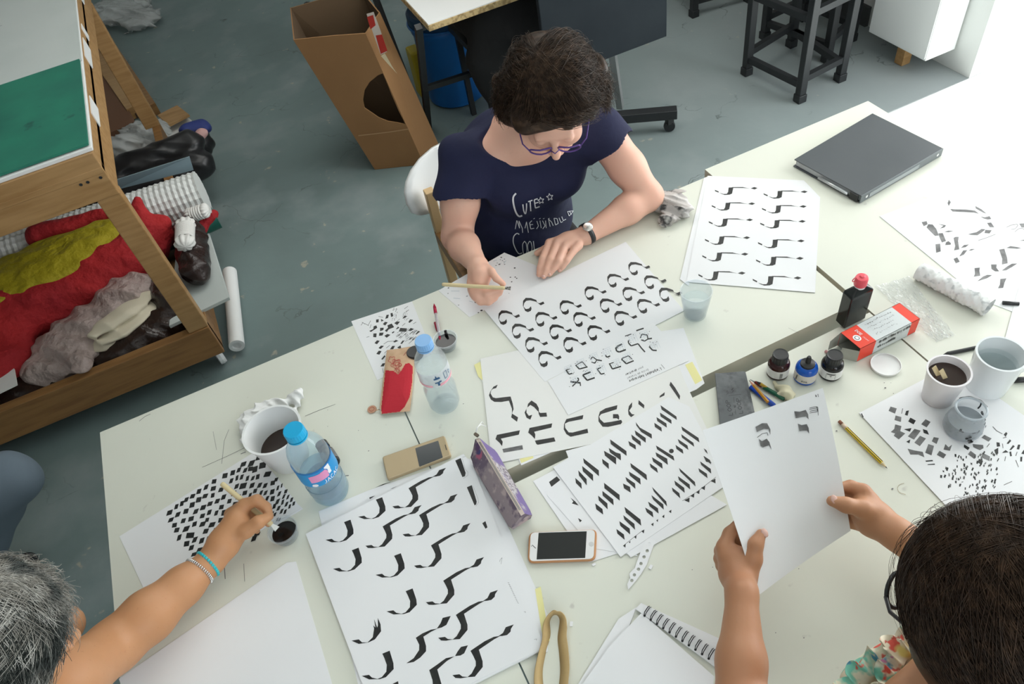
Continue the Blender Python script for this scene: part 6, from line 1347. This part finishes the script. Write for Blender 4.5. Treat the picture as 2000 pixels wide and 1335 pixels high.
strands('hair_strands',T1,(.099,.117,.103),(0,-.032,.031),ps,hm,hb,.0008,18,.0050,3)
for k in (-1,1):
    ps=[(np.array([k*.2,rg.uniform(-.5,.5),.9]),(k*rg.uniform(.5,1),rg.uniform(-.8,.55),rg.uniform(-.8,.0)),rg.uniform(.2,1.3)) for i in range(700)]
    strands('side_locks',T1,(.046,.070,.056),(k*.082,-.030,-.012),ps,hm,hb,.0008,16,.006,8+k)
# glasses
pg_=mat('purple_frame',(.10,.05,.24),.3,.2); ge=empty('eyeglasses',T1(0,.10,-.01),'thin purple-framed glasses worn by the person in navy','glasses')
for k in (-1,1):
    G().tube([T1(k*.033+.025*math.copysign(abs(math.cos(a))**.6,math.cos(a)),.106-.006*abs(math.cos(a)),-.012+.0155*math.copysign(abs(math.sin(a))**.6,math.sin(a))) for a in [i*math.pi/14 for i in range(28)]],.0021,8,closed=True).out('lens_rim',pg_,ge,True)
    G().tube([T1(k*.058,.102,-.006),T1(k*.073,.085,-.004),T1(k*.084,.03,-.004),T1(k*.086,-.01,-.012)],.0017,8).out('temple_arm',pg_,ge,True)
G().tube([T1(-.009,.106,-.008),T1(0,.114,-.005),T1(.009,.106,-.008)],.0014,8).out('bridge',pg_,ge,True)
# watch
def around(c,ax,r1,r2,up,n=30,a0=0,a1=2*math.pi):
    ax=Vector(ax).normalized(); x=(Vector(up)-ax*ax.dot(Vector(up))).normalized(); y=ax.cross(x)
    return [Vector(c)+x*r1*math.cos(a0+(a1-a0)*i/n)+y*r2*math.sin(a0+(a1-a0)*i/n) for i in range(n+1)],x,y,ax
c=P(1147,456,.785); axw=(EL-WL).normalized(); ring,xw,yw,axw=around(c,axw,.0270,.0275,(-.1,-.3,1))
we=empty('wristwatch',c,'small silver wristwatch with black strap on the resting hand','watch')
v=[];f=[]
for p in ring[:-1]: v+=[p-axw*.0065,p+axw*.0065]
n=len(ring)-1
for i in range(n): j=(i+1)%n; f.append((2*i,2*j,2*j+1,2*i+1))
o=obj('strap',v,f,[M['blackp']],we,smooth=True); s=o.modifiers.new('t','SOLIDIFY'); s.thickness=.0018; s.offset=1
dc=c+xw*.0275; G().lathe([(0,0),(.0125,0),(.0135,.002),(.013,.0055),(.0108,.0062)],dc,axis=xw,n=32).out('case',mat('silver',(.62,.60,.56),.25,.8),we,True)
G().lathe([(0,.0058),(.0108,.0058)],dc,axis=xw,n=32).out('dial',mat('watch_dial',(.16,.18,.16),.3),we)
g=G(); g.bar(dc+xw*.0062,dc+xw*.0062+yw*.006,.001,.0004,up=xw); g.bar(dc+xw*.0062,dc+xw*.0062+axw*.008,.0008,.0004,up=xw); g.out('watch_hands',M['white'],we)
# brushes
def brush(tail,nibp,r,label,fer,wn,m):
    d=(nibp-tail); L=d.length; d.normalize(); e=empty('flat_brush',tail,label,'brush')
    G().tube([tail,tail+d*.002,tail+d*.006,nibp-d*.022,nibp-d*.016],[r*.55,r*.9,r,r,r*.92],14).out('handle',mat(m,(.62,.51,.29),.5),e,True)
    x=d.cross(Vector((0,0,1))).normalized(); a=nibp-d*.017; g=G()
    for s_,t_ in ((-1,1),): 
        v=[a-x*.0028,a+x*.0028,nibp-d*.002+x*wn,nibp-d*.002-x*wn]; up=x.cross(d)*.0007
        g.add([p-up for p in v]+[p+up for p in v],[(0,1,2,3),(7,6,5,4),(0,4,5,1),(1,5,6,2),(2,6,7,3),(3,7,4,0)])
    g.out('metal_nib',fer,e); return e
nibm=mat('bright_steel',(.70,.70,.68),.25,.7); nibd=mat('inky_steel',(.28,.28,.26),.35,.5,noise=(200,(.03,.03,.03),.5,.6))
brush(P(863,555,.838),P(999,563,.812),.0047,'pale wooden brush with an inky flat nib held by the person in navy',nibd,.0060,'pale_handle_wood')
# ================= sheet held up by the dark-haired person at the right
HQ=[P(1372,840,.985),P(1607,757,.985),P(1661,1036,.865),P(1480,1163,.865)]   # top left, top right, bottom right, bottom left
nH=(HQ[1]-HQ[0]).cross(HQ[3]-HQ[0]).normalized(); nH=nH if nH.z>0 else -nH
def held(s,t):      # s across, t down
    p=HQ[0]*(1-s)*(1-t)+HQ[1]*s*(1-t)+HQ[2]*s*t+HQ[3]*(1-s)*t
    return p-nH*(.010*math.sin(math.pi*s))+nH*.006*math.sin(math.pi*t)
nx_,ny_=36,40; v=[held(i/nx_,j/ny_) for j in range(ny_+1) for i in range(nx_+1)]; f=[(j*(nx_+1)+i,j*(nx_+1)+i+1,(j+1)*(nx_+1)+i+1,(j+1)*(nx_+1)+i) for j in range(ny_) for i in range(nx_)]
he=empty('held_sheet',HQ[3],'white sheet with four small wide pen strokes held up in both hands','paper')
o=obj('page',v,f,[M['paper']],he,smooth=False); s_=o.modifiers.new('t','SOLIDIFY'); s_.thickness=.0003; s_.offset=-1
bvh=BVHTree.FromPolygons([tuple(x) for x in v],f)
zH=Z(1380,660,5.562); bl_=[]
for poly in ([(530,965),(600,925),(655,925),(690,990),(690,1050),(670,990),(620,985),(545,1020)],[(565,1095),(600,1120),(650,1092),(680,1130),(705,1215),(675,1165),(610,1185),(585,1170)],[(950,795),(1010,800),(1075,780),(1100,830),(1105,885),(1080,850),(1010,860),(965,870)],[(988,930),(1030,945),(1085,935),(1105,975),(1112,1040),(1090,1005),(1040,1005),(1005,1010)]):
    bl_.append(zH(poly))
g=G()
def tri_drape(p,off,m):
    pts=[]
    for x,y in p:
        h_=bvh.ray_cast(CP,ray(x,y)); 
        if h_[0] is None: return
        pts.append(h_[0]+nH*off)
    w=[Vector((a,b,0)) for a,b in p]
    fs=[]
    for t in tessellate_polygon([w]):
        a,b,c=[pts[i] for i in t]; fs.append(tuple(t) if (b-a).cross(c-a).dot(nH)>0 else tuple(t)[::-1])
    g.add(pts,fs,m)
for p in bl_: tri_drape(p,.0014,0)
for l in ([(1115,760),(1190,745),(1205,752),(1210,840)],[(1112,775),(1200,760)],[(1118,795),(1200,780)],[(1115,815),(1200,800)],[(1195,750),(1205,800)],[(548,1080),(600,1040),(655,1028),(665,1060)],[(1180,615),(1184,640)],[(1205,608),(1212,640)],[(1190,640),(1186,622)]):
    for q in pen(zH(l),.9): tri_drape(q,.0016,1)
g.out('pen_strokes',[M['inkgrey'],M['ink']],he)

# ================= dark-haired person reading the held sheet
e=person('person',(.50,-.10,0),'person with straight dark bobbed hair, holding up a white sheet in both hands')
fr=head_frame((-.10,.80,-.60)); HC=P(1958,1184,1.19)
hp_,T2=head_prims(HC,fr,1.02,(.545,.075,1.06))
SLf=Vector((.400,.070,1.005)); SRt=Vector((.700,.045,1.005))
EL=P(1447,1385,.865); WL=P(1449,1158,.885); ER=P(1905,1150,.86); WR=P(1752,1043,.873)
br=list(hp_)
br+=[('ell',(.55,.035,.90),(.155,.10,.17),None,.04),('ell',(.54,-.03,.68),(.16,.12,.22),None,.05),('cap',tuple(SLf),tuple(SRt),.055,.055,.05),('cap',(.53,.075,1.035),(.54,.09,1.07),.070,.055,.04),('cap',(.44,.09,1.02),(.52,.09,1.04),.050,.055,.04)]
br+=chain([SLf,SLf*.5+EL*.5+Vector((-.02,0,-.02)),EL],[.052,.046,.037],.02)+chain([EL,EL*.6+WL*.4,WL],[.039,.036,.0235],.015)
br+=chain([SRt,SRt*.5+ER*.5+Vector((.03,0,-.02)),ER],[.052,.046,.037],.02)+chain([ER,ER*.6+WR*.4,WR],[.038,.036,.0250],.015)
def hd(px,py,off):     # a point over (+) or under (-) the held sheet
    q=P(px,py,.9)
    d=ray(px,py); n=nH; t=(HQ[3]+HQ[2]-CP*2).dot(n)/2; c0=(HQ[0]+HQ[2])/2; t=(c0-CP).dot(n)/d.dot(n); return CP+d*t+nH*off
# left hand (image left): thumb over the sheet, fingers under it
br+=chain([WL,hd(1446,1118,-.014),hd(1440,1092,-.016)],[.0235,.029,.025],.014)
br+=chain([hd(1456,1125,-.006),hd(1468,1092,.006),hd(1471,1064,.013),hd(1482,1043,.013)],[.021,.0150,.0120,.0088],.007)
br+=chain([hd(1424,1082,-.014),hd(1420,1068,-.016),hd(1431,1040,-.020),hd(1452,1015,-.015)],[.017,.0135,.0105,.0080],.005)
br+=chain([hd(1430,1090,-.026),hd(1420,1075,-.032),hd(1436,1050,-.036),hd(1470,1030,-.018)],[.016,.0125,.0105,.0080],.005)
br+=chain([hd(1436,1100,-.038),hd(1422,1090,-.044),hd(1440,1065,-.046),hd(1475,1050,-.020)],[.015,.0120,.0100,.0078],.005)
br+=chain([hd(1440,1110,-.044),hd(1428,1104,-.054),hd(1445,1085,-.052),hd(1478,1074,-.022)],[.014,.0110,.0090,.0070],.005)
# right hand
br+=chain([WR,hd(1716,1012,-.016),hd(1696,990,-.016)],[.0250,.029,.026],.014)
br+=chain([hd(1712,1005,-.006),hd(1681,994,.008),hd(1645,987,.014),hd(1619,979,.012)],[.022,.0150,.0122,.0092],.008)
br+=chain([hd(1704,975,-.014),hd(1692,958,-.012),hd(1670,947,-.018),hd(1640,950,-.014)],[.017,.0130,.0105,.0080],.005)
br+=chain([hd(1700,985,-.026),hd(1680,965,-.032),hd(1657,962,-.034),hd(1630,965,-.018)],[.016,.0125,.0105,.0080],.005)
br+=chain([hd(1700,1000,-.038),hd(1680,985,-.046),hd(1655,980,-.044),hd(1630,985,-.020)],[.015,.0120,.0100,.0078],.005)
br+=chain([hd(1706,1020,-.042),hd(1682,1014,-.050),hd(1662,1010,-.046),hd(1640,1004,-.020)],[.014,.0110,.0090,.0070],.005)
body_out(br,.0030,M['skin2'],e)
g=G(); 
for (x,y,ax,rz) in ((1486,1041,(.10,-.1,1),.5),(1620,977,(-.05,-.05,1),1.3)):
    c=hd(x,y,.0200); g.lathe([(0,.0012),(.0045,.0009),(.0058,-.0004)],c,axis=nH+CR*.1*(1 if x<1500 else -.5),n=16,sx=1.0,sy=1.35,rz=rz)
g.out('thumbnails',M['nail'],e,True)
# ruffled blouse
M['blouse']=mat('floral_blouse',(.74,.68,.52),.75,noise=[(26,(.20,.55,.42),.52,.58,3),(34,(.66,.10,.07),.60,.64,3),(30,(.10,.32,.45),.63,.67,3),(22,(.74,.62,.20),.62,.68,2),(40,(.55,.20,.35),.68,.72,2)],bump=(30,.4,.004))
sp=[('ell',(.55,.035,.89),(.168,.112,.170),None,.05),('ell',(.54,-.03,.68),(.185,.15,.24),None,.06),('cap',(.42,.075,.995),(.68,.05,.995),.060,.060,.04),('cap',tuple(P(1690,1350,.965)),tuple(P(1795,1285,.985)),.036,.034,.03),('subell',tuple(P(1858,1345,1.065)),(.072,.072,.075),None,.005),('subcap',tuple(SLf*.6+EL*.4),tuple(EL),.062,.062,.01),('subcap',tuple(SRt*.6+ER*.4),tuple(ER),.062,.062,.01)]
V,F=sdf_surface(sp,.005,wob(.005,(34,20,9,0),(-22,30,16,1.1)),2); bo=npobj('blouse',V,F,M['blouse'],e)
# ruffles along the neckline and shoulder
def ruffle(pts,w,amp,waves,mat_):
    n=90; P_=[np.array(p,float) for p in smooth_path([tuple(p) for p in pts],10)] if len(pts[0])==2 else None
    base=[]; m=len(pts)-1
    for i in range(n+1):
        t=i/n*m; k=min(int(t),m-1); base.append(Vector(pts[k]).lerp(Vector(pts[k+1]),t-k))
    v=[];f=[]
    for i,p in enumerate(base):
        a=(base[min(i+1,n)]-base[max(i-1,0)]).normalized(); o_=Vector((-.55,.70,.10)); o_=(o_-a*o_.dot(a)).normalized(); up=a.cross(o_); up=up if up.z>0 else -up
        ph=i/n*waves*2*math.pi
        for j in range(5):
            s=j/4; v.append(p+o_*w*s*(1+.15*math.sin(ph*.7))+up*(amp*s*math.sin(ph+.6*s)+.006*s)+a*amp*.5*s*math.cos(ph))
    for i in range(n):
        for j in range(4): f.append((i*5+j,(i+1)*5+j,(i+1)*5+j+1,i*5+j+1))
    o=obj('ruffle',v,f,[mat_],bo,smooth=True); s_=o.modifiers.new('t','SOLIDIFY'); s_.thickness=.0012
for pts,w,amp,wv in (([P(1792,1272,1.01),P(1752,1292,1.01),P(1712,1322,1.01),P(1670,1370,1.0)],.030,.010,6),([P(1805,1262,1.02),P(1770,1290,1.02),P(1750,1325,1.02),P(1745,1375,1.02)],.026,.009,5)):
    ruffle(pts,w,amp,wv,M['blouse'])
# hair
hm2=hairmat('dark_straight_hair',(.030,.017,.010),(.070,.040,.024))
r_,f_,u_=fr; A=np.array([[r_.x,f_.x,u_.x],[r_.y,f_.y,u_.y],[r_.z,f_.z,u_.z]])
hp=[('ell',T2(0,-.022,.030),(.100,.116,.094),A,.02),('ell',T2(0,-.060,-.030),(.092,.085,.095),A,.03),('ell',T2(.070,.000,-.045),(.035,.070,.075),A,.025),('ell',T2(-.070,.000,-.045),(.035,.070,.075),A,.025),('subell',T2(0,.125,-.04),(.062,.055,.095),A,.012)]
V,F=sdf_surface(hp,.004,wob(.002,(60,20,40,0),(30,70,50,1)),2); hb=npobj('hair',V,F,hm2,e)
rg=np.random.default_rng(12); ps=[]
for i in range(5200):
    t=rg.uniform(0,1); s=np.array([-.16,.72-1.05*t,.80+.15*math.sin(t*3)])+rg.normal(0,.03,3)
    th=rg.uniform(-2.9,2.9); el=rg.uniform(-1.9,-.55); ed=[math.sin(th),math.cos(th),el]
    if ed[1]>.55: ed=[math.copysign(.75,ed[0]),.62,rg.uniform(-.6,-.1)]
    ps.append((s,ed,rg.uniform(-.05,.06)))
strands('hair_strands',T2,(.105,.121,.128),(0,-.026,-.002),ps,hm2,hb,.0007,18,.0022,5)
ps=[]
for i in range(60):
    th=rg.uniform(-3,3); ps.append((np.array([-.16,rg.uniform(-.3,.7),.85]),[math.sin(th),math.cos(th),rg.uniform(-.8,-.2)],rg.uniform(.1,.45)))
strands('flyaway_strands',T2,(.108,.124,.105),(0,-.026,.024),ps,hm2,hb,.0003,16,.006,6)
ge=empty('eyeglasses',T2(0,.10,-.01),'dark-rimmed glasses peeking out left of the dark bobbed hair','glasses')
for k in (-1,1):
    G().tube([T2(k*.034+.027*math.cos(a),.110-.006*abs(math.cos(a)),-.004+.021*math.sin(a)) for a in [i*math.pi/14 for i in range(28)]],.0028,8,closed=True).out('lens_rim',M['blackp'],ge,True)
    G().tube([T2(k*.061,.104,.004),T2(k*.076,.085,.002),T2(k*.088,.03,.0),T2(k*.088,-.01,-.012)],.0024,8).out('temple_arm',M['blackp'],ge,True)
G().tube([T2(-.008,.110,.0),T2(0,.114,.003),T2(.008,.110,.0)],.002,8).out('bridge',M['blackp'],ge,True)

# ================= grey-haired person at the lower left
e=person('person',(-.95,.55,0),'grey-haired person at the lower left reaching in a tanned arm with a brush')
fr=head_frame((.72,.30,-.62)); HC=P(-22,1262,1.15)
S3=P(20,1420,1.00); S3b=S3+Vector((-.27,.24,0)); mid=(S3+S3b)/2
hp_,T3=head_prims(HC,fr,1.02,tuple(mid*.6+HC*.4+Vector((-.03,0,-.03))))
E3=P(222,1262,.835); W3=P(412,1096,.800)
br=list(hp_)
br+=[('ell',tuple(mid+Vector((-.06,-.02,-.10))),(.13,.15,.18),None,.04),('ell',tuple(mid+Vector((-.12,-.02,-.32))),(.14,.15,.22),None,.05),('cap',tuple(S3),tuple(S3b),.055,.055,.05)]
br+=chain([S3,S3*.5+E3*.5,E3],[.056,.053,.046],.02)+chain([E3,E3*.66+W3*.34,E3*.3+W3*.7,W3],[.047,.047,.0365,.0250],.015)
br+=chain([S3b,S3b+Vector((.10,.08,-.16)),S3b+Vector((.24,.03,-.20))],[.052,.046,.036],.02)
br+=chain([W3,P(436,1062,.808),P(462,1020,.818)],[.0250,.029,.027],.014)+chain([P(440,1055,.806),P(478,1030,.812)],[.024,.016],.012)
br+=chain([P(466,1005,.822),P(478,986,.832),P(502,976,.838),P(520,990,.826),P(527,1008,.812)],[.019,.0135,.0112,.0098,.0080],.005)
br+=chain([P(452,1048,.812),P(481,1036,.822),P(505,1019,.832),P(524,1009,.821)],[.019,.0148,.0130,.0092],.005)
br+=chain([P(455,1005,.815),P(468,992,.820),P(494,990,.812),P(514,1006,.796),P(524,1022,.788)],[.018,.0125,.0105,.0090,.0075],.004)
br+=chain([P(458,1015,.805),P(472,1003,.806),P(496,1006,.796),P(510,1022,.783)],[.016,.0120,.0100,.0080],.004)
br+=chain([P(458,1032,.795),P(474,1022,.792),P(492,1024,.784),P(502,1036,.774)],[.014,.0105,.0088,.0070],.004)
body_out(br,.0031,M['skin3'],e)
brush(P(432,943,.868),P(543,1034,.778),.0053,'pale wooden brush dipping its bright nib into the near ink cup',nibm,.0062,'pale_handle_wood2')
sp=[('ell',tuple(mid+Vector((-.06,-.02,-.10))),(.145,.165,.18),None,.05),('ell',tuple(mid+Vector((-.12,-.02,-.32))),(.16,.17,.24),None,.05),('cap',tuple(S3*.9+S3b*.1),tuple(S3b*.9+S3*.1),.068,.068,.05),('subell',tuple(mid+Vector((.03,.0,.09))),(.10,.10,.06),None,.01),('subcap',tuple(S3*.72+E3*.28),tuple(E3),.075,.07,.01),('subcap',tuple(S3b+Vector((.07,.05,-.10))),tuple(S3b+Vector((.24,.03,-.20))),.07,.06,.01)]
V,F=sdf_surface(sp,.005,wob(.004,(34,20,9,0),(-22,30,16,1.1)),2); npobj('sleeveless_top',V,F,mat('pinkish_white_top',(.72,.60,.62),.8),e)
hm3=mat('silver_grey_hair',(.26,.25,.22),.38,noise=[(40,(.50,.49,.45),.48,.62,3),(14,(.07,.08,.075),.54,.66,3)])
r_,f_,u_=fr; A=np.array([[r_.x,f_.x,u_.x],[r_.y,f_.y,u_.y],[r_.z,f_.z,u_.z]])
hm3d=hairmat('dark_under_hair',(.030,.036,.033),(.09,.10,.09))
hp=[('ell',T3(0,-.022,.028),(.088,.104,.092),A,.02),('ell',T3(0,-.065,-.02),(.086,.070,.085),A,.03),('ell',T3(.070,-.01,-.035),(.03,.055,.06),A,.025),('ell',T3(-.070,-.01,-.035),(.03,.055,.06),A,.025),('subell',T3(0,.120,-.04),(.066,.055,.085),A,.012)]
V,F=sdf_surface(hp,.004,wob(.003,(60,20,40,0),(30,70,50,1)),2); hb=npobj('hair',V,F,hm3d,e)
rg=np.random.default_rng(31); ps=[]
for i in range(3600):
    t=rg.uniform(0,1); s=np.array([.10,.80-1.1*t,.75])+rg.normal(0,.06,3)
    th=rg.uniform(-2.9,2.9); el=rg.uniform(-.8,-.2); ed=[math.sin(th),math.cos(th),el]
    if ed[1]>.6: ed=[ed[0],.6,rg.uniform(-.1,.5)]
    ps.append((s,ed,rg.uniform(.0,.55)))
strands('hair_strands',T3,(.094,.112,.108),(0,-.026,.020),[q for q in ps if q[1][0]<.80 or q[1][1]>.2],hm3,hb,.0007,18,.006,7)
strands('dark_strands',T3,(.092,.110,.106),(0,-.026,.020),[q for q in ps if q[1][0]>=.55],hm3d,hb,.0007,18,.006,8)
# bracelets
axb=(W3-E3).normalized(); bc=P(400,1106,.802)
be=empty('beaded_bracelet',bc,'turquoise tube-bead bracelet on the tanned wrist','bracelet')
ring,_,_,_=around(bc+axb*.008,axb+Vector((.12,.05,0)),.0285,.0285,(0,0,1),n=30)
tq=mat('turquoise_bead',(.03,.50,.55),.3)
for a,b in zip(ring,ring[1:]): d=(b-a); G().tube([a+d*.08,b-d*.08],.0031,10).out('bead',tq,be,True)
bc2=bc-axb*.012; be=empty('silver_bracelet',bc2,'silver disc-bead bracelet with cream cord on the tanned wrist','bracelet')
ring,_,_,_=around(bc2,axb+Vector((-.05,.10,0)),.0300,.0300,(0,0,1),n=44); sv=mat('silver_bead',(.60,.58,.56),.25,.8)
for a,b in zip(ring,ring[1:]): d=(b-a); G().tube([a,a+d*.15,a+d*.55,a+d*.7],[.0026,.0040,.0040,.0026],10).out('bead',sv,be,True)
ring,_,_,_=around(bc2-axb*.006,axb,.0295,.0295,(0,0,1),n=30); G().tube([p+Vector((0,0,.001*math.sin(i*2))) for i,p in enumerate(ring[:-1])],.0012,6,closed=True).out('cream_cord',mat('cream_cord',(.66,.58,.44),.8),be,True)
# denim knee of a person beyond the frame
e=person('person',(-1.25,1.75,0),'person outside the left edge, only a grey-blue denim knee in view')
kc=P(20,935,.50)
V,F=sdf_surface([('cap',(kc.x-.38,kc.y-.05,.50),(kc.x,kc.y,.50),.095,.072,.05),('cap',(kc.x-.02,kc.y,.49),(kc.x-.34,kc.y+.10,.10),.068,.05,.05)],.006,wob(.004,(34,20,9,0),(-22,30,16,1.1)))
npobj('jeans',V,F,mat('grey_denim',(.13,.17,.21),.85,bump=(200,.2,.001)),e)
br4=([('cap',(kc.x-.38,kc.y-.05,.50),(kc.x-.02,kc.y,.50),.080,.055,.05),('cap',(kc.x-.03,kc.y,.49),(kc.x-.35,kc.y+.10,.06),.048,.034,.05),('ell',(kc.x-.50,kc.y-.05,.62),(.11,.14,.2),None,.05),('ell',(kc.x-.52,kc.y-.05,.90),(.10,.16,.16),None,.05),('cap',(kc.x-.52,kc.y-.22,1.0),(kc.x-.52,kc.y+.12,1.0),.05,.05,.04),('cap',(kc.x-.52,kc.y-.24,.98),(kc.x-.44,kc.y-.26,.74),.046,.036,.02),('cap',(kc.x-.44,kc.y-.26,.74),(kc.x-.28,kc.y-.12,.62),.034,.026,.02),('ell',(kc.x-.26,kc.y-.10,.61),(.045,.035,.022),None,.02),('cap',(kc.x-.52,kc.y+.14,.98),(kc.x-.44,kc.y+.18,.74),.046,.036,.02),('cap',(kc.x-.44,kc.y+.18,.74),(kc.x-.28,kc.y+.06,.62),.034,.026,.02),('ell',(kc.x-.26,kc.y+.05,.61),(.045,.035,.022),None,.02)])
hp_,T4=head_prims((kc.x-.50,kc.y-.05,1.24),head_frame((.9,.05,-.25)),1.0,(kc.x-.52,kc.y-.05,1.05))
V,F=sdf_surface(br4+hp_,.006); npobj('body',V,F,M['skin2'],e)
V,F=sdf_surface([('ell',(kc.x-.50,kc.y-.05,.62),(.13,.16,.2),None,.05),('ell',(kc.x-.52,kc.y-.05,.90),(.115,.175,.16),None,.05),('cap',(kc.x-.52,kc.y-.22,1.0),(kc.x-.52,kc.y+.12,1.0),.058,.058,.04),('cap',(kc.x-.52,kc.y-.24,.98),(kc.x-.49,kc.y-.25,.88),.056,.054,.02),('cap',(kc.x-.52,kc.y+.14,.98),(kc.x-.49,kc.y+.16,.88),.056,.054,.02)],.008); npobj('t_shirt',V,F,mat('plain_grey_jersey',(.25,.27,.28),.85),e)
V,F=sdf_surface([('ell',T4(0,-.025,.03),(.088,.098,.09),None,.03),('ell',T4(0,-.06,-.03),(.075,.06,.08),None,.03)],.006); npobj('hair',V,F,hm2,e)
V,F=sdf_surface([('cap',(kc.x-.38,kc.y+.10,.045),(kc.x-.24,kc.y+.10,.032),.042,.032,.02)],.006); npobj('shoe',V,F,M['black'],e)
# ---------------------------------------------------------------- groups of repeats
GR={'black_stool':'black stools by the white cabinet','ink_bottle':'small ink bottles','pencil':'pencils lying on the tables','ink_cup':'small clear cups of ink','water_bottle':'plastic water bottles','smartphone':'smartphones on the tables',
'practice_sheet':'practice sheets fanned under the slanted-stroke sheet','blank_sheet':'blank white sheets','wooden_stick':'wooden sticks in the ink cup','flat_brush':'flat brushes in use','paper_scrap':'paper crumbs on the near table','timber_batten':'wooden bars beyond the bench','ballpoint_pen':'pens','underlying_sheet':'sheets peeking out beneath others','brown_plastic_bag':'dark brown bags on the bench shelf','eyeglasses':'glasses worn by the people'}
for o in bpy.data.objects:
    if o.parent is None and 'label' in o:
        k=o.name.split('.')[0]
        if k in GR and 'group' not in o: o['group']=GR[k]
